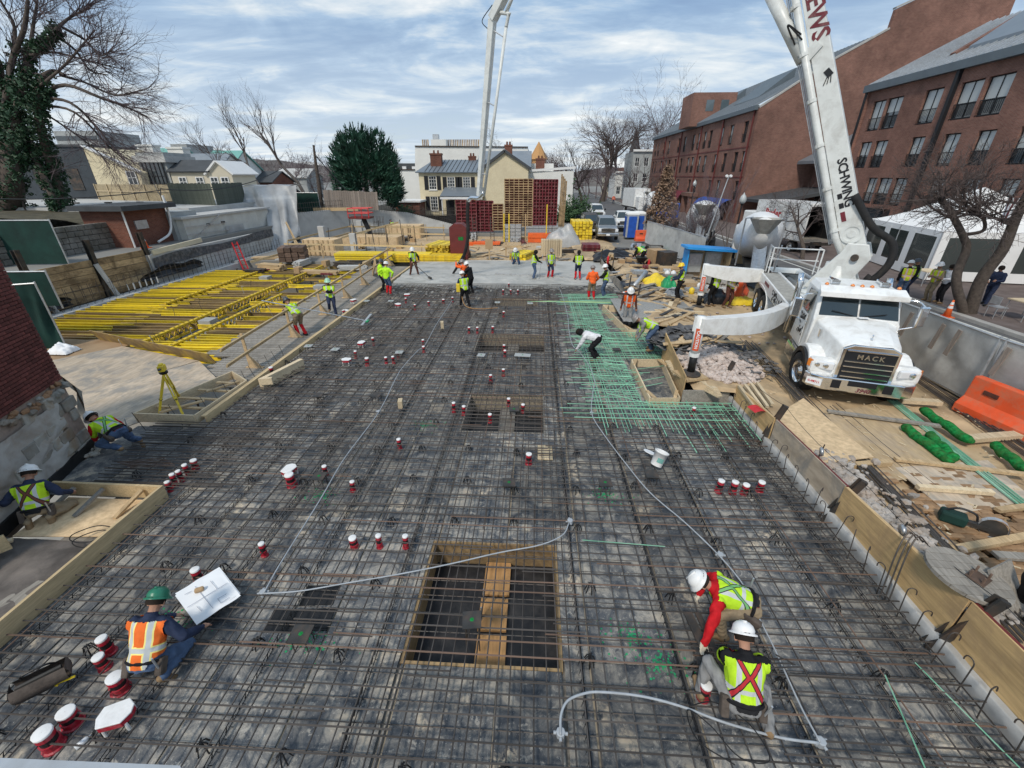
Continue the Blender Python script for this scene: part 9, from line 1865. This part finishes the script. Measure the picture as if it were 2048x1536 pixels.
 c=AT(722,432,41); t=thing('hoist_platform','red work platform on a dark mast by the basement wall','hoist',V((c.x,41,0))); b=MB(); b.bar((c.x + 1.3,40.6,-.5),(c.x + .2,41,2.2),.3,.3); b.build('mast','shutter',t); b=MB(); b.box((c.x,41,2.3),(1.9,1.2,.15)); b.build('deck','maroonplain',t)
 for z in (2.7,3.1): b=MB(); b.tube([(c.x - .95,40.4,z),(c.x + .95,40.4,z),(c.x + .95,41.6,z),(c.x - .95,41.6,z)],.05,5,closed=True); b.build('rail','red',t)
 for x in (-.95,-.32,.32,.95): b=MB(); b.tube([(c.x + x,40.4,2.3),(c.x + x,40.4,3.1)],.04,5); b.build('rail_post','red',t)
 p,q=V((-21.4,31.0,-.9)),V((-22.2,31.6,1.35)); t=thing('ladder','red ladder leaning on the foundation wall','ladder',p); s=V((.16,.5,0)) * .38
 for e in (-1,1): b=MB(); b.bar(p + s * e,q + s * e,.06,.1); b.build('stile','red',t)
 for k in range(8): c=lerp(p,q,(k + .5) / 8); b=MB(); b.tube([c - s,c + s],.022,5); b.build('rung','red',t)
 lumber('long timber leaning on the basement wall beside the sheeting',AT(612,522,36),AT(572,445,38.5),.1,.2,'wood'); lumber('second timber leaning beside the sheeting',AT(604,520,36.5),AT(580,460,38.5),.1,.12,'woodpale')
 b=MB(); b.tube(curve_pts([G(690,532,.0),G(740,526,.1),G(790,524,.05),G(800,518,.2)]),.16,6); tag(b.build('black_tarp','tarpblack',smooth=True),'black plastic rolled along the foot of the yellow beam stack','tarp')
def clutter():
 rg=random.Random(99); K=[('plank_bundle','bundle of planks','bundle','wood'),('plywood_pile','pile of plywood offcuts','pile','ply'),('steel_pile','pile of grey steel props','pile','galv'),('panel_pile','pile of maroon form panels','pile','maroon'),('cardboard_box','brown cardboard box','box','cardboard'),('block_pile','pile of pale blocks','pile','concretelight'),('pipe_bundle','bundle of dark pipes','bundle','darksteel'),('timber_pile','pile of weathered timber','pile','woodgrey')]
 for reg,(x0,x1,y0,y1,z,n),loc in (('far',(-7.5,3.8,33.5,45,.1,34),'on the far staging floor'),('left',(-21.5,-9,31.8,44,.0,26),'in the far left bay'),('yard',(5.5,10.4,21,37,.42,50),'in the yard beside the slab'),('bay',(-21.5,-11.5,27.5,31.5,-.1,12),'at the far end of the beam bay')):
  for k in range(n):
   nm,ph,cat,mt=K[rg.randrange(len(K))]; x,y=rg.uniform(x0,x1),rg.uniform(y0,y1)
   if reg == 'far' and -4.5 < x < -.5 and y < 40: continue
   t=thing(nm,'%s %s' % (ph,loc),cat,(x,y,z),rg.choice((0,1.57)) + rg.uniform(-.25,.25),'%s %s' % (ph,loc)); r_,c_=rg.randint(1,4),rg.randint(2,5); L=rg.uniform(.7,2.6); w=rg.uniform(.08,.2)
   if cat == 'box': L,w,r_,c_=.5,.4,1,1
   b=MB(); b.box((0,0,0),(w * .92,L,.09 if cat != 'box' else .4)); me=b.mesh('piece',mt)
   for i in range(r_):
    for j in range(c_): inst(me,'piece',t,((j - c_ / 2) * w,rg.uniform(-.1,.1),.05 + i * .095 + (.15 if cat == 'box' else 0)),(0,0,rg.uniform(-.06,.06)),world=False)
 for k in range(16):
  x,y=rg.uniform(-20,-9.5),rg.uniform(32,44); b=MB(); b.tube([(x,y,.0),(x + rg.uniform(-.2,.2),y,rg.uniform(1.2,2.4))],.03,5); tag(b.build('bar_dowel','rebar'),'single upright bar in the far left bay','rebar','upright bars in the far left bay')
 b=MB()
 for k in range(500): x,y=rg.uniform(5.8,9.4),rg.uniform(20.5,34); l=rg.uniform(.05,.4); b.box((x,y,.42 + rg.uniform(0,.05)),(l,rg.uniform(.02,.08),.02),rz(rg.uniform(0,3)) @ Matrix.Rotation(rg.uniform(-.2,.2),3,'Y'))
 for k in range(260): x,y=rg.uniform(6.2,10.8),rg.uniform(3.5,12); l=rg.uniform(.02,.16); b.box((x,y,.49),(l,rg.uniform(.01,.04),.012),rg.uniform(0,3))
 o=b.build('wood_scraps','woodpale'); o['kind']='stuff'; o['label']='splinters and offcuts strewn over the sandy yard'; o['category']='scraps'
 for k in range(54):
  p=G(rg.uniform(1212,1330),rg.uniform(535,640),.52); a=rg.choice((.5,.9,2.2)) + rg.gauss(0,.25); l=rg.uniform(.8,3.2)
  if p.x < 5.3: p.x=5.3 + rg.random()
  d=V((math.cos(a),math.sin(a),0)) * l / 2; z_=V((0,0,rg.uniform(0,.12))); b=MB(); b.bar(p - d + z_,p + d + z_ + V((0,0,rg.uniform(-.03,.08))),rg.uniform(.06,.22),rg.choice((.03,.05,.09))); tag(b.build('loose_timber',rg.choice(('wood','woodgrey','woodgrey','woodpale','ply','lagging','darksteel'))),'loose timber in the tangle beside the far timber box','timber','tangled timbers beside the far timber box')
 for k in range(12):
  p=G(rg.uniform(1205,1345),rg.uniform(515,640),.5); p.x=max(p.x,5.6); s_=rg.uniform(.5,1.3); b=MB(); b.grid(lambda u,v: p + V(((u - .5) * s_ * 1.4,(v - .5) * s_,.06 + .12 * noise.noise(V((u * 4,v * 4,k))))),8,8); tag(b.build('crumpled_sheet',rg.choice(('tarpblack','plasticsheet','slate','tarpblack')),smooth=True),'crumpled sheet lying in the littered yard','sheet','crumpled sheets in the littered yard')
 b=MB(); c=G(1425,718,.6)
 for k in range(150): a,r_=rg.uniform(0,6.28),rg.random() ** .6; b.box(c + V((r_ * 1.5 * math.cos(a) + .3,r_ * 1.7 * math.sin(a),.46 * (1 - r_) + .02)),(rg.uniform(.06,.3),rg.uniform(.05,.2),.03),Matrix.Rotation(rg.uniform(-.6,.6),3,'X') @ rz(rg.uniform(0,3)))
 o=b.build('slate_chips','slate'); o['kind']='stuff'; o['label']='broken slate chips over the masonry heap'; o['category']='rubble'
yard(); staging(); clutter()
